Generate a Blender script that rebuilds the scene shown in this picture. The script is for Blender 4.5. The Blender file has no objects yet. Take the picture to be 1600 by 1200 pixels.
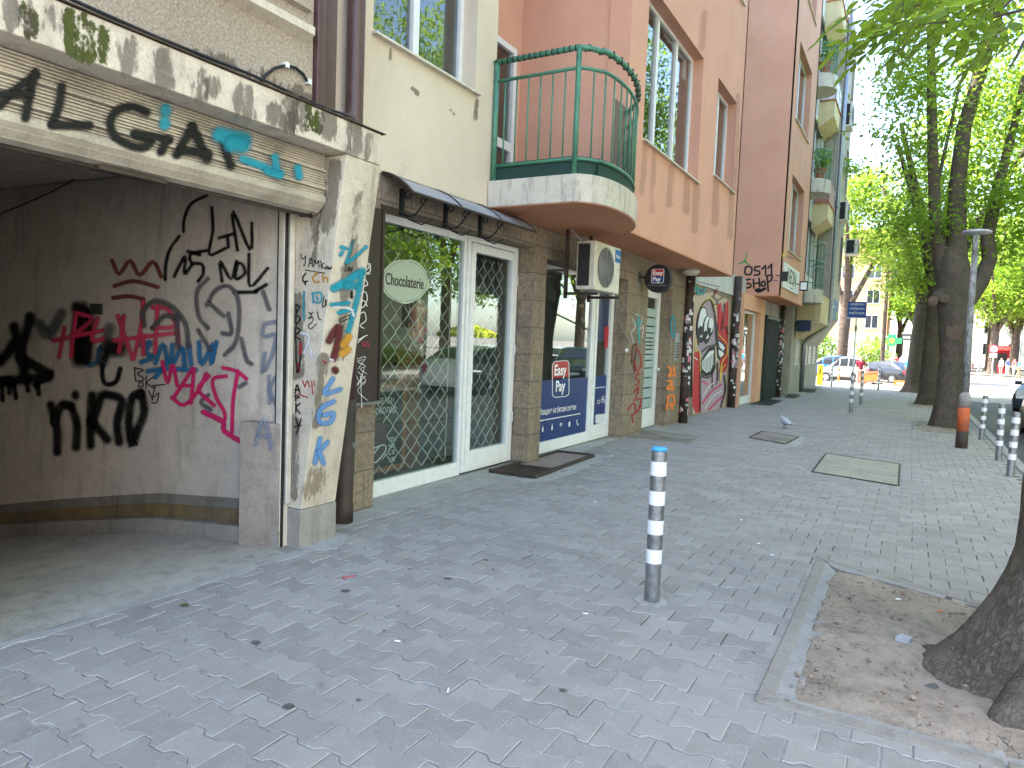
import bpy, bmesh, math, random
from mathutils import Vector, Matrix
rnd = random.Random(7)
SC = bpy.context.scene
COL = SC.collection
PI = math.pi
rad = math.radians

# ------------------------------------------------------------------ camera
F_PX, YAW, PITCH, ROLL, EYE = 1090.0, 0.517378668, 0.0655505736, 0.0394042709, 1.55
cf = Vector((-math.sin(YAW)*math.cos(PITCH), math.cos(YAW)*math.cos(PITCH), -math.sin(PITCH)))
r0 = Vector((math.cos(YAW), math.sin(YAW), 0))
u0 = r0.cross(cf)
cr = r0*math.cos(ROLL) + u0*math.sin(ROLL)
cu = cr.cross(cf)
EYEV = Vector((0, 0, EYE))
SLOPE = 0.005
def gz(y): return -SLOPE*max(-20, min(y, 45))
def ray(px, py): return cf + cr*((px-800)/F_PX) - cu*((py-600)/F_PX)
# survey helpers: where a sight line of the measured photograph meets a known real plane
def hX(px, py, x0):
    d = ray(px, py); return EYEV + d*(x0/d.x)
def hY(px, py, y0):
    d = ray(px, py); return EYEV + d*(y0/d.y)
def hG(px, py, dz=0.0):
    d = ray(px, py); return EYEV + d*((dz-EYE)/(d.z+SLOPE*d.y))
class SX:
    def __init__(s, x, off=0.004): s.x = x; s.off = off
    def __call__(s, px, py, k=0): p = hX(px, py, s.x); p.x += s.off + k; return p
class SY:
    def __init__(s, y, off=0.004): s.y = y; s.off = off
    def __call__(s, px, py, k=0): p = hY(px, py, s.y); p.y -= s.off + k; return p
class SPlane:
    def __init__(s, p, n, off=0.004): s.p = Vector(p); s.n = Vector(n).normalized(); s.off = off
    def __call__(s, px, py, k=0):
        d = ray(px, py); t = (s.p-EYEV).dot(s.n)/d.dot(s.n)
        return EYEV + d*t + s.n*(s.off+k)
class SPath:
    """a vertical wall following a plan polyline"""
    def __init__(s, path, off=0.004): s.path = path; s.off = off
    def __call__(s, px, py, k=0):
        d = ray(px, py); best = None
        for (ax, ay), (bx, by) in zip(s.path, s.path[1:]):
            ex, ey = bx-ax, by-ay
            det = d.x*(-ey) + ex*d.y
            if abs(det) < 1e-9: continue
            t = (ax*(-ey) + ex*ay)/det
            u = (d.x*ay - d.y*ax)/det
            if t > 0 and -0.02 <= u <= 1.02 and (best is None or t < best[0]):
                n = Vector((ey, -ex, 0)).normalized()
                if n.dot(d) > 0: n = -n
                best = (t, n)
        if best is None:
            t = 4.0; n = -d.normalized()
        else: t, n = best
        return EYEV + d*t + n*(s.off+k)

cam = bpy.data.cameras.new('camera'); co = bpy.data.objects.new('camera', cam); COL.objects.link(co)
cam.sensor_fit = 'HORIZONTAL'; cam.sensor_width = 36; cam.lens = F_PX/1600*36
cam.clip_start = 0.05; cam.clip_end = 2000
mw = Matrix.Identity(4)
for i in range(3):
    mw[i][0] = cr[i]; mw[i][1] = cu[i]; mw[i][2] = -cf[i]; mw[i][3] = EYEV[i]
co.matrix_world = mw
SC.camera = co

# ------------------------------------------------------------------ materials
class NT:
    def __init__(s, name):
        s.mat = bpy.data.materials.new(name); s.mat.use_nodes = True
        s.t = s.mat.node_tree; s.t.nodes.clear()
        s.out = s.t.nodes.new('ShaderNodeOutputMaterial')
        s.tc = s.t.nodes.new('ShaderNodeTexCoord')
    def n(s, typ, ins=None, **kw):
        nd = s.t.nodes.new('ShaderNode'+typ)
        for k, v in kw.items(): setattr(nd, k, v)
        for k, v in (ins or {}).items():
            if hasattr(v, 'is_output') or isinstance(v, bpy.types.NodeSocket): s.t.links.new(v, nd.inputs[k])
            else: nd.inputs[k].default_value = v
        return nd
    def vec(s, scale=(1, 1, 1), rot=(0, 0, 0), loc=(0, 0, 0), src=None):
        return s.n('Mapping', {'Vector': src or s.tc.outputs['Object'], 'Scale': scale, 'Rotation': rot, 'Location': loc}).outputs[0]
    def noise(s, scale, detail=3, rough=.55, vec=None, dist=0):
        return s.n('TexNoise', {'Vector': vec or s.tc.outputs['Object'], 'Scale': scale, 'Detail': detail, 'Roughness': rough, 'Distortion': dist}).outputs['Fac']
    def ramp(s, fac, a, b, ca=(0, 0, 0, 1), cb=(1, 1, 1, 1)):
        nd = s.n('ValToRGB', {'Fac': fac}); e = nd.color_ramp.elements
        e[0].position = a; e[0].color = ca; e[1].position = b; e[1].color = cb
        return nd.outputs[0]
    def mix(s, fac, a, b, mode='MIX'):
        nd = s.n('Mix', data_type='RGBA', blend_type=mode)
        for k, v in ((0, fac), (6, a), (7, b)):
            if isinstance(v, bpy.types.NodeSocket): s.t.links.new(v, nd.inputs[k])
            else: nd.inputs[k].default_value = (*v, 1) if isinstance(v, tuple) and len(v) == 3 else v
        return nd.outputs[2]
    def math(s, op, a, b=0.0, c=0.0):
        nd = s.n('Math', operation=op)
        for i, v in enumerate((a, b, c)):
            if isinstance(v, bpy.types.NodeSocket): s.t.links.new(v, nd.inputs[i])
            else: nd.inputs[i].default_value = v
        return nd.outputs[0]
    def bump(s, h, strength=.3, dist=.01, nrm=None):
        i = {'Height': h, 'Strength': strength, 'Distance': dist}
        if nrm is not None: i['Normal'] = nrm
        return s.n('Bump', i).outputs[0]
    def bsdf(s, col, rough=.8, metal=0.0, nrm=None, spec=.4, **extra):
        nd = s.n('BsdfPrincipled')
        def put(k, v):
            if isinstance(v, bpy.types.NodeSocket): s.t.links.new(v, nd.inputs[k])
            else: nd.inputs[k].default_value = (*v, 1) if isinstance(v, tuple) and len(v) == 3 else v
        put('Base Color', col); put('Roughness', rough); put('Metallic', metal); put('Specular IOR Level', spec)
        if nrm is not None: put('Normal', nrm)
        for k, v in extra.items(): put(k, v)
        return nd.outputs[0]
    def done(s, sh):
        s.t.links.new(sh, s.out.inputs[0]); return s.mat

MATS = {}
def plain(name, c, rough=.6, metal=0.0, spec=.4, var=.12, bump=.08, scale=9):
    """everyday surface: a slightly uneven tint, a worn gloss and a faint relief"""
    if name in MATS: return MATS[name]
    g = NT(name)
    n1 = g.noise(scale, 4); n2 = g.noise(scale*14, 2)
    f = g.math('MULTIPLY_ADD', n1, .7, g.math('MULTIPLY', n2, .3))
    d = tuple(x*(1-var*1.6) for x in c); l = tuple(min(1, x*(1+var)) for x in c)
    col = g.mix(g.ramp(f, .3, .7), d, l)
    r = g.math('MULTIPLY_ADD', n1, .25, rough-.12)
    MATS[name] = g.done(g.bsdf(col, r, metal, g.bump(n2, bump, .004), spec))
    return MATS[name]

def plaster(name, c1, c2, grain=70, gstr=.5, stains=((.05, .04, .03), .62, .4), streak=True, speck=.25, spec=.25):
    g = NT(name)
    big = g.noise(.9, 5, .6)
    str_ = g.noise(2.2, 6, .65, g.vec((3.2, 3.2, .22)))
    fine = g.noise(grain, 3, .7); fine2 = g.noise(grain*2.7, 2, .6)
    col = g.mix(g.ramp(big, .32, .68), c1, c2)
    if streak: col = g.mix(g.math('MULTIPLY', g.ramp(str_, .50, .78), stains[2]), col, stains[0])
    col = g.mix(g.math('MULTIPLY', g.ramp(g.noise(1.7, 7, .7, None, 1.0), stains[1], stains[1]+.16), stains[2]), col, stains[0])
    sp = g.math('MULTIPLY_ADD', g.ramp(fine, .28, .72), speck*1.5, 1-speck*.8)
    cs = g.n('CombineColor', {0: sp, 1: sp, 2: sp}).outputs[0]
    col = g.mix(1.0, col, cs, 'MULTIPLY')
    h = g.math('MULTIPLY_ADD', fine, .7, g.math('MULTIPLY', fine2, .4))
    MATS[name] = g.done(g.bsdf(col, .88, 0, g.bump(h, gstr, .012), spec))
    return MATS[name]

def stone(name, cols, w=.42, h=.34, mortar=(.09, .075, .06)):
    """sawn limestone cladding in coursed blocks, laid on street-facing (YZ) and end (XZ) faces"""
    g = NT(name)
    sep = g.n('SeparateXYZ', {0: g.n('NewGeometry').outputs['Position']})
    yy = g.math('ADD', sep.outputs[0], sep.outputs[1])
    v = g.n('CombineXYZ', {0: yy, 1: sep.outputs[2]}).outputs[0]
    v2 = g.n('VectorMath', {0: v, 1: g.n('VectorMath', {0: g.n('TexNoise', {'Vector': v, 'Scale': 9.0, 'Detail': 3}).outputs['Color'], 'Scale': .012}, operation='SCALE').outputs[0]}, operation='ADD').outputs[0]
    b = g.n('TexBrick', {'Vector': v2, 'Color1': (0, 0, 0, 1), 'Color2': (1, 1, 1, 1), 'Mortar': (.5, .5, .5, 1), 'Scale': 1.0,
                         'Mortar Size': .006, 'Mortar Smooth': .3, 'Bias': 0.0, 'Brick Width': w, 'Row Height': h}, offset=.37, squash=.8, squash_frequency=3)
    n1 = g.noise(4, 6, .65); fine = g.noise(55, 4, .7); wd = g.noise(17, 5, .7)
    col = g.mix(b.outputs[0], cols[0], cols[1])
    col = g.mix(g.ramp(n1, .35, .72), col, cols[2])
    col = g.mix(g.math('MULTIPLY', g.ramp(wd, .42, .68), .7), col, cols[3])
    col = g.mix(g.math('MULTIPLY', g.ramp(g.noise(1.3, 5, .65, g.vec((1, 1, .5))), .5, .72), .6), col, cols[3])
    sp = g.math('MULTIPLY_ADD', g.ramp(fine, .3, .7), .62, .66)
    col = g.mix(1.0, col, g.n('CombineColor', {0: sp, 1: sp, 2: sp}).outputs[0], 'MULTIPLY')
    col = g.mix(b.outputs[1], col, mortar)
    hgt = g.math('SUBTRACT', g.math('MULTIPLY_ADD', fine, .35, g.math('MULTIPLY', wd, .5)), g.math('MULTIPLY', b.outputs[1], 1.2))
    MATS[name] = g.done(g.bsdf(col, .85, 0, g.bump(hgt, .75, .015), .3))
    return MATS[name]

def concrete(name, c1, c2, dirt=(.03, .026, .02), amt=.7, moss=0.0, crack=0.0):
    g = NT(name)
    big = g.noise(1.6, 6, .6); st = g.noise(3.0, 7, .7, g.vec((2.4, 2.4, .35))); fine = g.noise(90, 3, .7); mid = g.noise(11, 6, .7)
    col = g.mix(g.ramp(big, .3, .7), c1, c2)
    col = g.mix(g.math('MULTIPLY', g.ramp(mid, .47, .62), .6), col, c2)
    col = g.mix(g.math('MULTIPLY', g.ramp(g.noise(5.5, 8, .75, None, .6), .52, .60), .35), col, tuple(x*.72 for x in c2))
    col = g.mix(g.math('MULTIPLY', g.ramp(st, .52, .74), amt), col, dirt)
    if moss:
        m = g.math('MULTIPLY', g.ramp(g.noise(1.1, 3, .5, g.vec((1, 1, .3), loc=(.6, .2, 0))), .57, .63), g.ramp(g.noise(26, 5, .75), .44, .6))
        col = g.mix(g.math('MULTIPLY', m, moss), col, (.10, .12, .018))
    sp = g.math('MULTIPLY_ADD', g.ramp(fine, .3, .7), .3, .84)
    col = g.mix(1.0, col, g.n('CombineColor', {0: sp, 1: sp, 2: sp}).outputs[0], 'MULTIPLY')
    h = g.math('MULTIPLY_ADD', fine, .4, mid)
    if crack:
        vo = g.n('TexVoronoi', {'Vector': g.n('VectorMath', {0: g.tc.outputs['Object'], 1: g.n('VectorMath', {0: g.n('TexNoise', {'Vector': g.tc.outputs['Object'], 'Scale': 6.0, 'Detail': 4}).outputs['Color'], 'Scale': .25}, operation='SCALE').outputs[0]}, operation='ADD').outputs[0], 'Scale': crack}, feature='DISTANCE_TO_EDGE').outputs[0]
        cr_ = g.math('MULTIPLY', g.ramp(vo, .004, .022, (1, 1, 1, 1), (0, 0, 0, 1)), g.ramp(g.noise(3.2, 4, .6), .46, .60))
        col = g.mix(g.math('MULTIPLY', cr_, .85), col, (.015, .013, .011))
        h = g.math('SUBTRACT', h, cr_)
    MATS[name] = g.done(g.bsdf(col, .85, 0, g.bump(h, .45, .012), .3))
    return MATS[name]

def glass(name, tint=(.86, .93, .9), refl=.06, rough=0.0):
    g = NT(name)
    fc = g.n('LayerWeight', {'Blend': .5}).outputs['Facing']
    f = g.math('MINIMUM', g.math('MULTIPLY_ADD', g.math('POWER', fc, 4.0), .95, refl), 1.0)
    t = g.n('BsdfTransparent', {'Color': (*tint, 1)}).outputs[0]
    gl = g.n('BsdfGlossy', {'Color': (.95, .97, .96, 1), 'Roughness': rough, 'Normal': g.bump(g.noise(.9, 1), .03, .02)}).outputs[0]
    MATS[name] = g.done(g.n('MixShader', {0: f, 1: t, 2: gl}).outputs[0])
    return MATS[name]

def spray(name, c, soft=.55, dens=.96, gran=.35):
    """aerosol or marker paint: dense in the middle of a stroke, breaking into specks at its edge"""
    if name in MATS: return MATS[name]
    g = NT(name)
    uv = g.n('UVMap').outputs[0]
    sp = g.n('SeparateXYZ', {0: uv})
    d = g.math('SQRT', g.math('ADD', g.math('POWER', sp.outputs[0], 2.0), g.math('POWER', sp.outputs[1], 2.0)))
    ns = g.noise(45, 4, .8); nb = g.noise(7, 3)
    d2 = g.math('ADD', d, g.math('MULTIPLY', g.math('SUBTRACT', ns, .5), gran*1.4))
    a = g.ramp(d2, max(.02, 1-soft), 1.0, (1, 1, 1, 1), (0, 0, 0, 1))
    a = g.math('MULTIPLY', a, g.math('MINIMUM', g.math('MULTIPLY_ADD', nb, .5, dens-.22), 1.0))
    b = g.bsdf(g.mix(nb, tuple(x*.85 for x in c), tuple(min(1, x*1.1) for x in c)), .6, 0, None, .3)
    MATS[name] = g.done(g.n('MixShader', {0: a, 1: g.n('BsdfTransparent').outputs[0], 2: b}).outputs[0])
    MATS[name].use_transparent_shadow = True if hasattr(MATS[name], 'use_transparent_shadow') else True
    return MATS[name]

def growth(name, c, thr, scale=34, stretch=1.0, dens=.95):
    """moss or run-off: patches broken up by their own grain, thinning towards the edge of the patch"""
    g = NT(name)
    sp = g.n('SeparateXYZ', {0: g.n('UVMap').outputs[0]})
    d = g.math('ADD', g.math('POWER', sp.outputs[0], 2.0), g.math('POWER', sp.outputs[1], 2.0))
    ns = g.noise(scale, 6, .72, g.vec((1, 1, stretch))); n2 = g.noise(scale*.22, 4, .6, g.vec((1, 1, stretch)))
    v = g.math('SUBTRACT', g.math('MULTIPLY_ADD', g.ramp(ns, .3, .7), .5, g.math('MULTIPLY', g.ramp(n2, .32, .68), .5)), g.math('MULTIPLY', d, .5))
    a = g.math('MULTIPLY', g.ramp(v, thr, thr+.14), dens)
    b = g.bsdf(g.mix(ns, tuple(x*.5 for x in c), tuple(min(1, x*1.7) for x in c)), .9, 0, None, .2)
    MATS[name] = g.done(g.n('MixShader', {0: a, 1: g.n('BsdfTransparent').outputs[0], 2: b}).outputs[0])
    return MATS[name]

def film(name, c, a=.9, rough=.35, refl=.05):
    """printed vinyl film on a pane"""
    g = NT(name)
    b = g.bsdf(c, rough, 0, None, .5)
    MATS[name] = g.done(g.n('MixShader', {0: a, 1: g.n('BsdfTransparent').outputs[0], 2: b}).outputs[0])
    return MATS[name]

def leafmat(name, c1, c2, trans=.55):
    g = NT(name)
    oi = g.n('NewGeometry').outputs['Random Per Island']
    col = g.mix(oi, c1, c2)
    d = g.bsdf(col, .45, 0, None, .35)
    tr = g.n('BsdfTranslucent', {'Color': g.mix(.55, col, (.48, .62, .05))}).outputs[0]
    MATS[name] = g.done(g.n('MixShader', {0: trans, 1: d, 2: tr}).outputs[0])
    return MATS[name]

def barkmat(name, c1, c2, sc=1.0, green=0.0):
    g = NT(name)
    v = g.vec((1, 1, .24))
    wob = g.n('VectorMath', {0: v, 1: g.n('VectorMath', {0: g.n('TexNoise', {'Vector': v, 'Scale': 9.0*sc, 'Detail': 6}).outputs['Color'], 'Scale': .16/sc}, operation='SCALE').outputs[0]}, operation='ADD').outputs[0]
    vo = g.n('TexVoronoi', {'Vector': wob, 'Scale': 30*sc, 'Randomness': 1.0}, feature='DISTANCE_TO_EDGE').outputs[0]
    vo2 = g.n('TexVoronoi', {'Vector': wob, 'Scale': 70*sc}, feature='DISTANCE_TO_EDGE').outputs[0]
    ridge = g.math('MULTIPLY_ADD', g.ramp(vo, 0, .42), .6, g.math('MULTIPLY', g.math('MULTIPLY', g.ramp(vo2, 0, .35), g.ramp(g.noise(22*sc, 5, .7, v), .3, .7)), .55))
    n1 = g.noise(5, 5, .65); n2 = g.noise(90, 4, .7)
    col = g.mix(g.ramp(ridge, .05, .6), c1, c2)
    col = g.mix(g.math('MULTIPLY', g.ramp(n1, .42, .72), .6), col, tuple(x*1.35 for x in c2))
    if green: col = g.mix(g.math('MULTIPLY', g.ramp(g.noise(1.7, 5, .7), .5, .66), green), col, (.06, .07, .035))
    col = g.mix(g.math('MULTIPLY', g.ramp(n2, .4, .8), .45), col, tuple(x*.6 for x in c1))
    h = g.math('MULTIPLY_ADD', n2, .25, ridge)
    MATS[name] = g.done(g.bsdf(col, .92, 0, g.bump(h, .65, .016), .15))
    return MATS[name]

# ------------------------------------------------------------------ mesh builder
class M:
    def __init__(s): s.v = []; s.f = []; s.mi = []; s.uv = []; s.k = 0
    def q(s, *pts, mi=0, uv=None):
        i = len(s.v); s.v.extend(Vector(p) for p in pts)
        s.f.append(tuple(range(i, i+len(pts)))); s.mi.append(mi)
        s.uv.append(uv or [(0, 0)]*len(pts)); return s
    def face(s, idx, mi=0): s.f.append(tuple(idx)); s.mi.append(mi); s.uv.append([(0, 0)]*len(idx))
    def box(s, x0, x1, y0, y1, z0, z1, mi=0):
        if x0 > x1: x0, x1 = x1, x0
        if y0 > y1: y0, y1 = y1, y0
        if z0 > z1: z0, z1 = z1, z0
        i = len(s.v)
        for z in (z0, z1):
            for x, y in ((x0, y0), (x1, y0), (x1, y1), (x0, y1)): s.v.append(Vector((x, y, z)))
        for f in ((3, 2, 1, 0), (4, 5, 6, 7), (0, 1, 5, 4), (1, 2, 6, 5), (2, 3, 7, 6), (3, 0, 4, 7)):
            s.face([i+k for k in f], mi)
        return s
    def obox(s, c, ax, ay, az, mi=0):
        """box from centre and three half-axis vectors"""
        c, ax, ay, az = Vector(c), Vector(ax), Vector(ay), Vector(az); i = len(s.v)
        for k in (-1, 1):
            for a, b in ((-1, -1), (1, -1), (1, 1), (-1, 1)): s.v.append(c+ax*a+ay*b+az*k)
        for f in ((3, 2, 1, 0), (4, 5, 6, 7), (0, 1, 5, 4), (1, 2, 6, 5), (2, 3, 7, 6), (3, 0, 4, 7)):
            s.face([i+k for k in f], mi)
        return s
    def prism(s, pts, lo, hi, axis='z', mi=0, mi_cap=None):
        n = len(pts); i = len(s.v)
        for h in (lo, hi):
            for a, b in pts:
                s.v.append(Vector((a, b, h)) if axis == 'z' else Vector((h, a, b)) if axis == 'x' else Vector((a, h, b)))
        mc = mi if mi_cap is None else mi_cap
        s.face(list(range(i, i+n))[::-1], mc); s.face(list(range(i+n, i+2*n)), mc)
        for k in range(n): s.face([i+k, i+(k+1) % n, i+n+(k+1) % n, i+n+k], mi)
        return s
    def tube(s, pts, r, n=8, cap=True, mi=0, rot=0.0):
        pts = [Vector(p) for p in pts]; m = len(pts); i = len(s.v)
        rs = r if isinstance(r, (list, tuple)) else [r]*m
        up = None
        for k in range(m):
            t = (pts[min(k+1, m-1)]-pts[max(k-1, 0)])
            t = t.normalized() if t.length > 1e-9 else Vector((0, 0, 1))
            if up is None: up = Vector((1, 0, 0)) if abs(t.x) < .9 else Vector((0, 1, 0))
            a = (up - t*up.dot(t)).normalized(); b = t.cross(a); up = a
            for j in range(n):
                th = 2*PI*j/n+rot; s.v.append(pts[k]+(a*math.cos(th)+b*math.sin(th))*rs[k])
        for k in range(m-1):
            for j in range(n):
                s.face([i+k*n+j, i+k*n+(j+1) % n, i+(k+1)*n+(j+1) % n, i+(k+1)*n+j], mi)
        if cap:
            s.face([i+j for j in range(n)][::-1], mi); s.face([i+(m-1)*n+j for j in range(n)], mi)
        return s
    def lathe(s, c, prof, n=16, axis='z', mi=0, cap=None):
        """prof: (radius, height) pairs about an axis through c"""
        c = Vector(c); i = len(s.v); m = len(prof)
        for r, h in prof:
            for j in range(n):
                a = 2*PI*j/n; p, q_ = r*math.cos(a), r*math.sin(a)
                s.v.append(c + (Vector((p, q_, h)) if axis == 'z' else Vector((h, p, q_)) if axis == 'x' else Vector((q_, h, p))))
        for k in range(m-1):
            for j in range(n): s.face([i+k*n+j, i+k*n+(j+1) % n, i+(k+1)*n+(j+1) % n, i+(k+1)*n+j], mi)
        if cap is None: cap = abs(prof[0][1]-prof[-1][1]) > 1e-6 and not (len(prof) == 2 and abs(prof[0][0]-prof[1][0]) < 1e-6)
        if cap and prof[0][0] > 1e-6: s.face([i+j for j in range(n)][::-1], mi)
        if cap and prof[-1][0] > 1e-6: s.face([i+(m-1)*n+j for j in range(n)], mi)
        return s
    def wall(s, plane, pos, thick, a0, a1, z0, z1, holes=(), mi=0, axis='x'):
        """a wall on the plane x=pos (axis 'x') or y=pos with real openings; thick runs to the back"""
        hs = [h for h in holes]
        A = sorted({a0, a1, *[min(max(h[0], a0), a1) for h in hs], *[min(max(h[1], a0), a1) for h in hs]})
        Z = sorted({z0, z1, *[min(max(h[2], z0), z1) for h in hs], *[min(max(h[3], z0), z1) for h in hs]})
        P = (lambda d, a, z: Vector((pos+d, a, z))) if axis == 'x' else (lambda d, a, z: Vector((a, pos+d, z)))
        def solid(i, j):
            if not (0 <= i < len(A)-1 and 0 <= j < len(Z)-1): return False
            ca, cz = (A[i]+A[i+1])/2, (Z[j]+Z[j+1])/2
            return not any(h[0] < ca < h[1] and h[2] < cz < h[3] for h in hs)
        for i in range(len(A)-1):
            for j in range(len(Z)-1):
                if not solid(i, j): continue
                b, c_, d, e = A[i], A[i+1], Z[j], Z[j+1]
                s.q(P(0, b, d), P(0, c_, d), P(0, c_, e), P(0, b, e), mi=mi)
                s.q(P(thick, c_, d), P(thick, b, d), P(thick, b, e), P(thick, c_, e), mi=mi)
                if not solid(i-1, j): s.q(P(thick, b, d), P(0, b, d), P(0, b, e), P(thick, b, e), mi=mi)
                if not solid(i+1, j): s.q(P(0, c_, d), P(thick, c_, d), P(thick, c_, e), P(0, c_, e), mi=mi)
                if not solid(i, j-1): s.q(P(thick, b, d), P(thick, c_, d), P(0, c_, d), P(0, b, d), mi=mi)
                if not solid(i, j+1): s.q(P(0, b, e), P(0, c_, e), P(thick, c_, e), P(thick, b, e), mi=mi)
        return s
    def stroke(s, pts, w, surf, mi=0, smooth=True, taper=0):
        """a ribbon of paint w wide along a path on a surface"""
        P = [Vector((a, b)) for a, b in pts]
        if len(P) == 1: P = [P[0]-Vector((.01, 0)), P[0]+Vector((.01, 0))]
        if smooth and len(P) > 2:
            Q = []
            E = [P[0]*2-P[1]]+P+[P[-1]*2-P[-2]]
            for k in range(1, len(E)-2):
                for t in (0, .25, .5, .75):
                    a, b, c, d = E[k-1], E[k], E[k+1], E[k+2]
                    Q.append(.5*((2*b)+(c-a)*t+(2*a-5*b+4*c-d)*t*t+(3*b-a-3*c+d)*t**3))
            Q.append(P[-1]); P = Q
        n = len(P)
        T = [(P[min(k+1, n-1)]-P[max(k-1, 0)]) for k in range(n)]
        T = [t.normalized() if t.length > 1e-6 else Vector((1, 0)) for t in T]
        st = [(P[0]-T[0]*w/2, T[0], 1)]+[(p, t, 0) for p, t in zip(P, T)]+[(P[-1]+T[-1]*w/2, T[-1], 1)]
        prev = None
        for (p, t, u) in st:
            s.k += 1; kk = (s.k % 400)*6e-6
            nn = Vector((-t.y, t.x))*w/2
            cur = (surf(p.x+nn.x, p.y+nn.y, kk), surf(p.x-nn.x, p.y-nn.y, kk), u)
            if prev: s.q(prev[0], prev[1], cur[1], cur[0], mi=mi, uv=[(prev[2], 1), (prev[2], -1), (cur[2], -1), (cur[2], 1)])
            prev = cur
        return s
    def poly(s, pts, surf, k=0.0, mi=0):
        s.q(*[surf(a, b, k) for a, b in pts], mi=mi); return s
    def build(s, name, mats, parent=None, smooth=False, bevel=0, loc=None, uvs=False, seg=1):
        me = bpy.data.meshes.new(name)
        if parent is not None: o0 = Vector(parent.matrix_world.translation) if False else Vector(worldloc(parent))
        elif loc is not None: o0 = Vector(loc)
        else:
            xs = [p.x for p in s.v]; ys = [p.y for p in s.v]
            o0 = Vector(((min(xs)+max(xs))/2, (min(ys)+max(ys))/2, min(p.z for p in s.v)))
        me.from_pydata([p-o0 for p in s.v], [], s.f)
        if not isinstance(mats, (list, tuple)): mats = [mats]
        for m in mats: me.materials.append(m)
        if len(mats) > 1: me.polygons.foreach_set('material_index', s.mi)
        if uvs:
            L = me.uv_layers.new(name='UVMap'); flat = [c for f in s.uv for uv in f for c in uv]
            L.data.foreach_set('uv', flat)
        if smooth: me.polygons.foreach_set('use_smooth', [True]*len(me.polygons))
        me.update()
        ob = bpy.data.objects.new(name, me); COL.objects.link(ob)
        if parent is not None: ob.parent = parent
        else: ob.location = o0
        if bevel:
            bv = ob.modifiers.new('bevel', 'BEVEL'); bv.width = bevel; bv.segments = seg; bv.limit_method = 'ANGLE'; bv.angle_limit = rad(40)
            wn = ob.modifiers.new('wn', 'WEIGHTED_NORMAL')
        return ob
def worldloc(o):
    p = Vector(o.location)
    while o.parent is not None: o = o.parent; p = p+Vector(o.location)
    return p
def tag(o, label=None, cat=None, group=None, kind=None):
    if label: o['label'] = label
    if cat: o['category'] = cat
    if group: o['group'] = group
    if kind: o['kind'] = kind
    return o
def thing(name, label, cat, loc=(0, 0, 0), group=None, rz=0.0):
    o = bpy.data.objects.new(name, None); COL.objects.link(o); o.location = loc; o.rotation_euler = (0, 0, rz)
    o.empty_display_size = .2
    return tag(o, label, cat, group)
def copy_tree(o, parent=None, ch=None):
    c = o.copy(); COL.objects.link(c)
    if parent is not None: c.parent = parent
    for k in [x for x in bpy.data.objects if x.parent == o]: copy_tree(k, c)
    return c
def text_mesh(name, body, size, mat, parent, M4, extrude=.001, align='CENTER', shear=0.0, sx=1.0, spacing=1.0, bold=0.0):
    """lettering cut as flat geometry; M4 places its plane in the world"""
    cu_ = bpy.data.curves.new(name, 'FONT'); cu_.body = body; cu_.size = size; cu_.align_x = align; cu_.align_y = 'CENTER'
    cu_.extrude = extrude; cu_.shear = shear; cu_.space_character = spacing; cu_.offset = bold
    t = bpy.data.objects.new(name, cu_); COL.objects.link(t)
    dg = bpy.context.evaluated_depsgraph_get(); dg.update()
    me = bpy.data.meshes.new_from_object(t.evaluated_get(dg))
    bpy.data.objects.remove(t); bpy.data.curves.remove(cu_)
    o0 = worldloc(parent) if parent is not None else Vector((0, 0, 0))
    me.transform(Matrix.Translation(-o0) @ M4 @ Matrix.Diagonal((sx, 1, 1, 1)))
    me.materials.clear(); me.materials.append(mat)
    ob = bpy.data.objects.new(name, me); COL.objects.link(ob)
    if parent is not None: ob.parent = parent
    return ob
def onX(p, tilt=0.0):
    """lettering on a street-facing wall: reads along +Y, up is Z, faces +X"""
    m = Matrix(((0, 0, 1, p[0]), (1, 0, 0, p[1]), (0, 1, 0, p[2]), (0, 0, 0, 1)))
    return m @ Matrix.Rotation(tilt, 4, 'Z')
def onY(p, tilt=0.0):
    """lettering that faces down the street towards -Y"""
    m = Matrix(((1, 0, 0, p[0]), (0, 0, -1, p[1]), (0, 1, 0, p[2]), (0, 0, 0, 1)))
    return m @ Matrix.Rotation(tilt, 4, 'Z')
def Zt(x0, y0, sc, pts): return [(x0+sc*a, y0+sc*b) for a, b in pts]
def paint(name, parent, items, surf, softness=None):
    """items: (colour key, width, [paths]) painted on one surface"""
    m = M(); keys = []
    for key, w, paths in items:
        if key not in keys: keys.append(key)
        for p in paths: m.stroke(p, w, surf, keys.index(key))
    return m.build(name, [PAINT[k] for k in keys], parent, uvs=True)
# ------------------------------------------------------------------ light and sky
W = bpy.data.worlds.new('World'); SC.world = W; W.use_nodes = True
wt = W.node_tree; bg = wt.nodes['Background']
SUN_EL, SUN_AZ = rad(58), math.atan2(-.96, -.28)
sky = wt.nodes.new('ShaderNodeTexSky'); sky.sky_type = 'NISHITA'; sky.sun_disc = False
sky.sun_elevation = SUN_EL; sky.sun_rotation = SUN_AZ; sky.air_density = 1.0; sky.dust_density = 1.6; sky.ozone_density = 1.0
wt.links.new(sky.outputs[0], bg.inputs[0]); bg.inputs[1].default_value = 0.15
sl = bpy.data.lights.new('sun', 'SUN'); sl.energy = 4.2; sl.angle = rad(.5); sl.color = (1, .94, .84)
so = bpy.data.objects.new('sun', sl); COL.objects.link(so)
sd = Vector((math.sin(SUN_AZ)*math.cos(SUN_EL), math.cos(SUN_AZ)*math.cos(SUN_EL), math.sin(SUN_EL)))
so.rotation_euler = sd.to_track_quat('Z', 'Y').to_euler(); so.location = (-20, -10, 40)
SC.view_settings.view_transform = 'Standard'; SC.view_settings.look = 'None'
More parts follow.
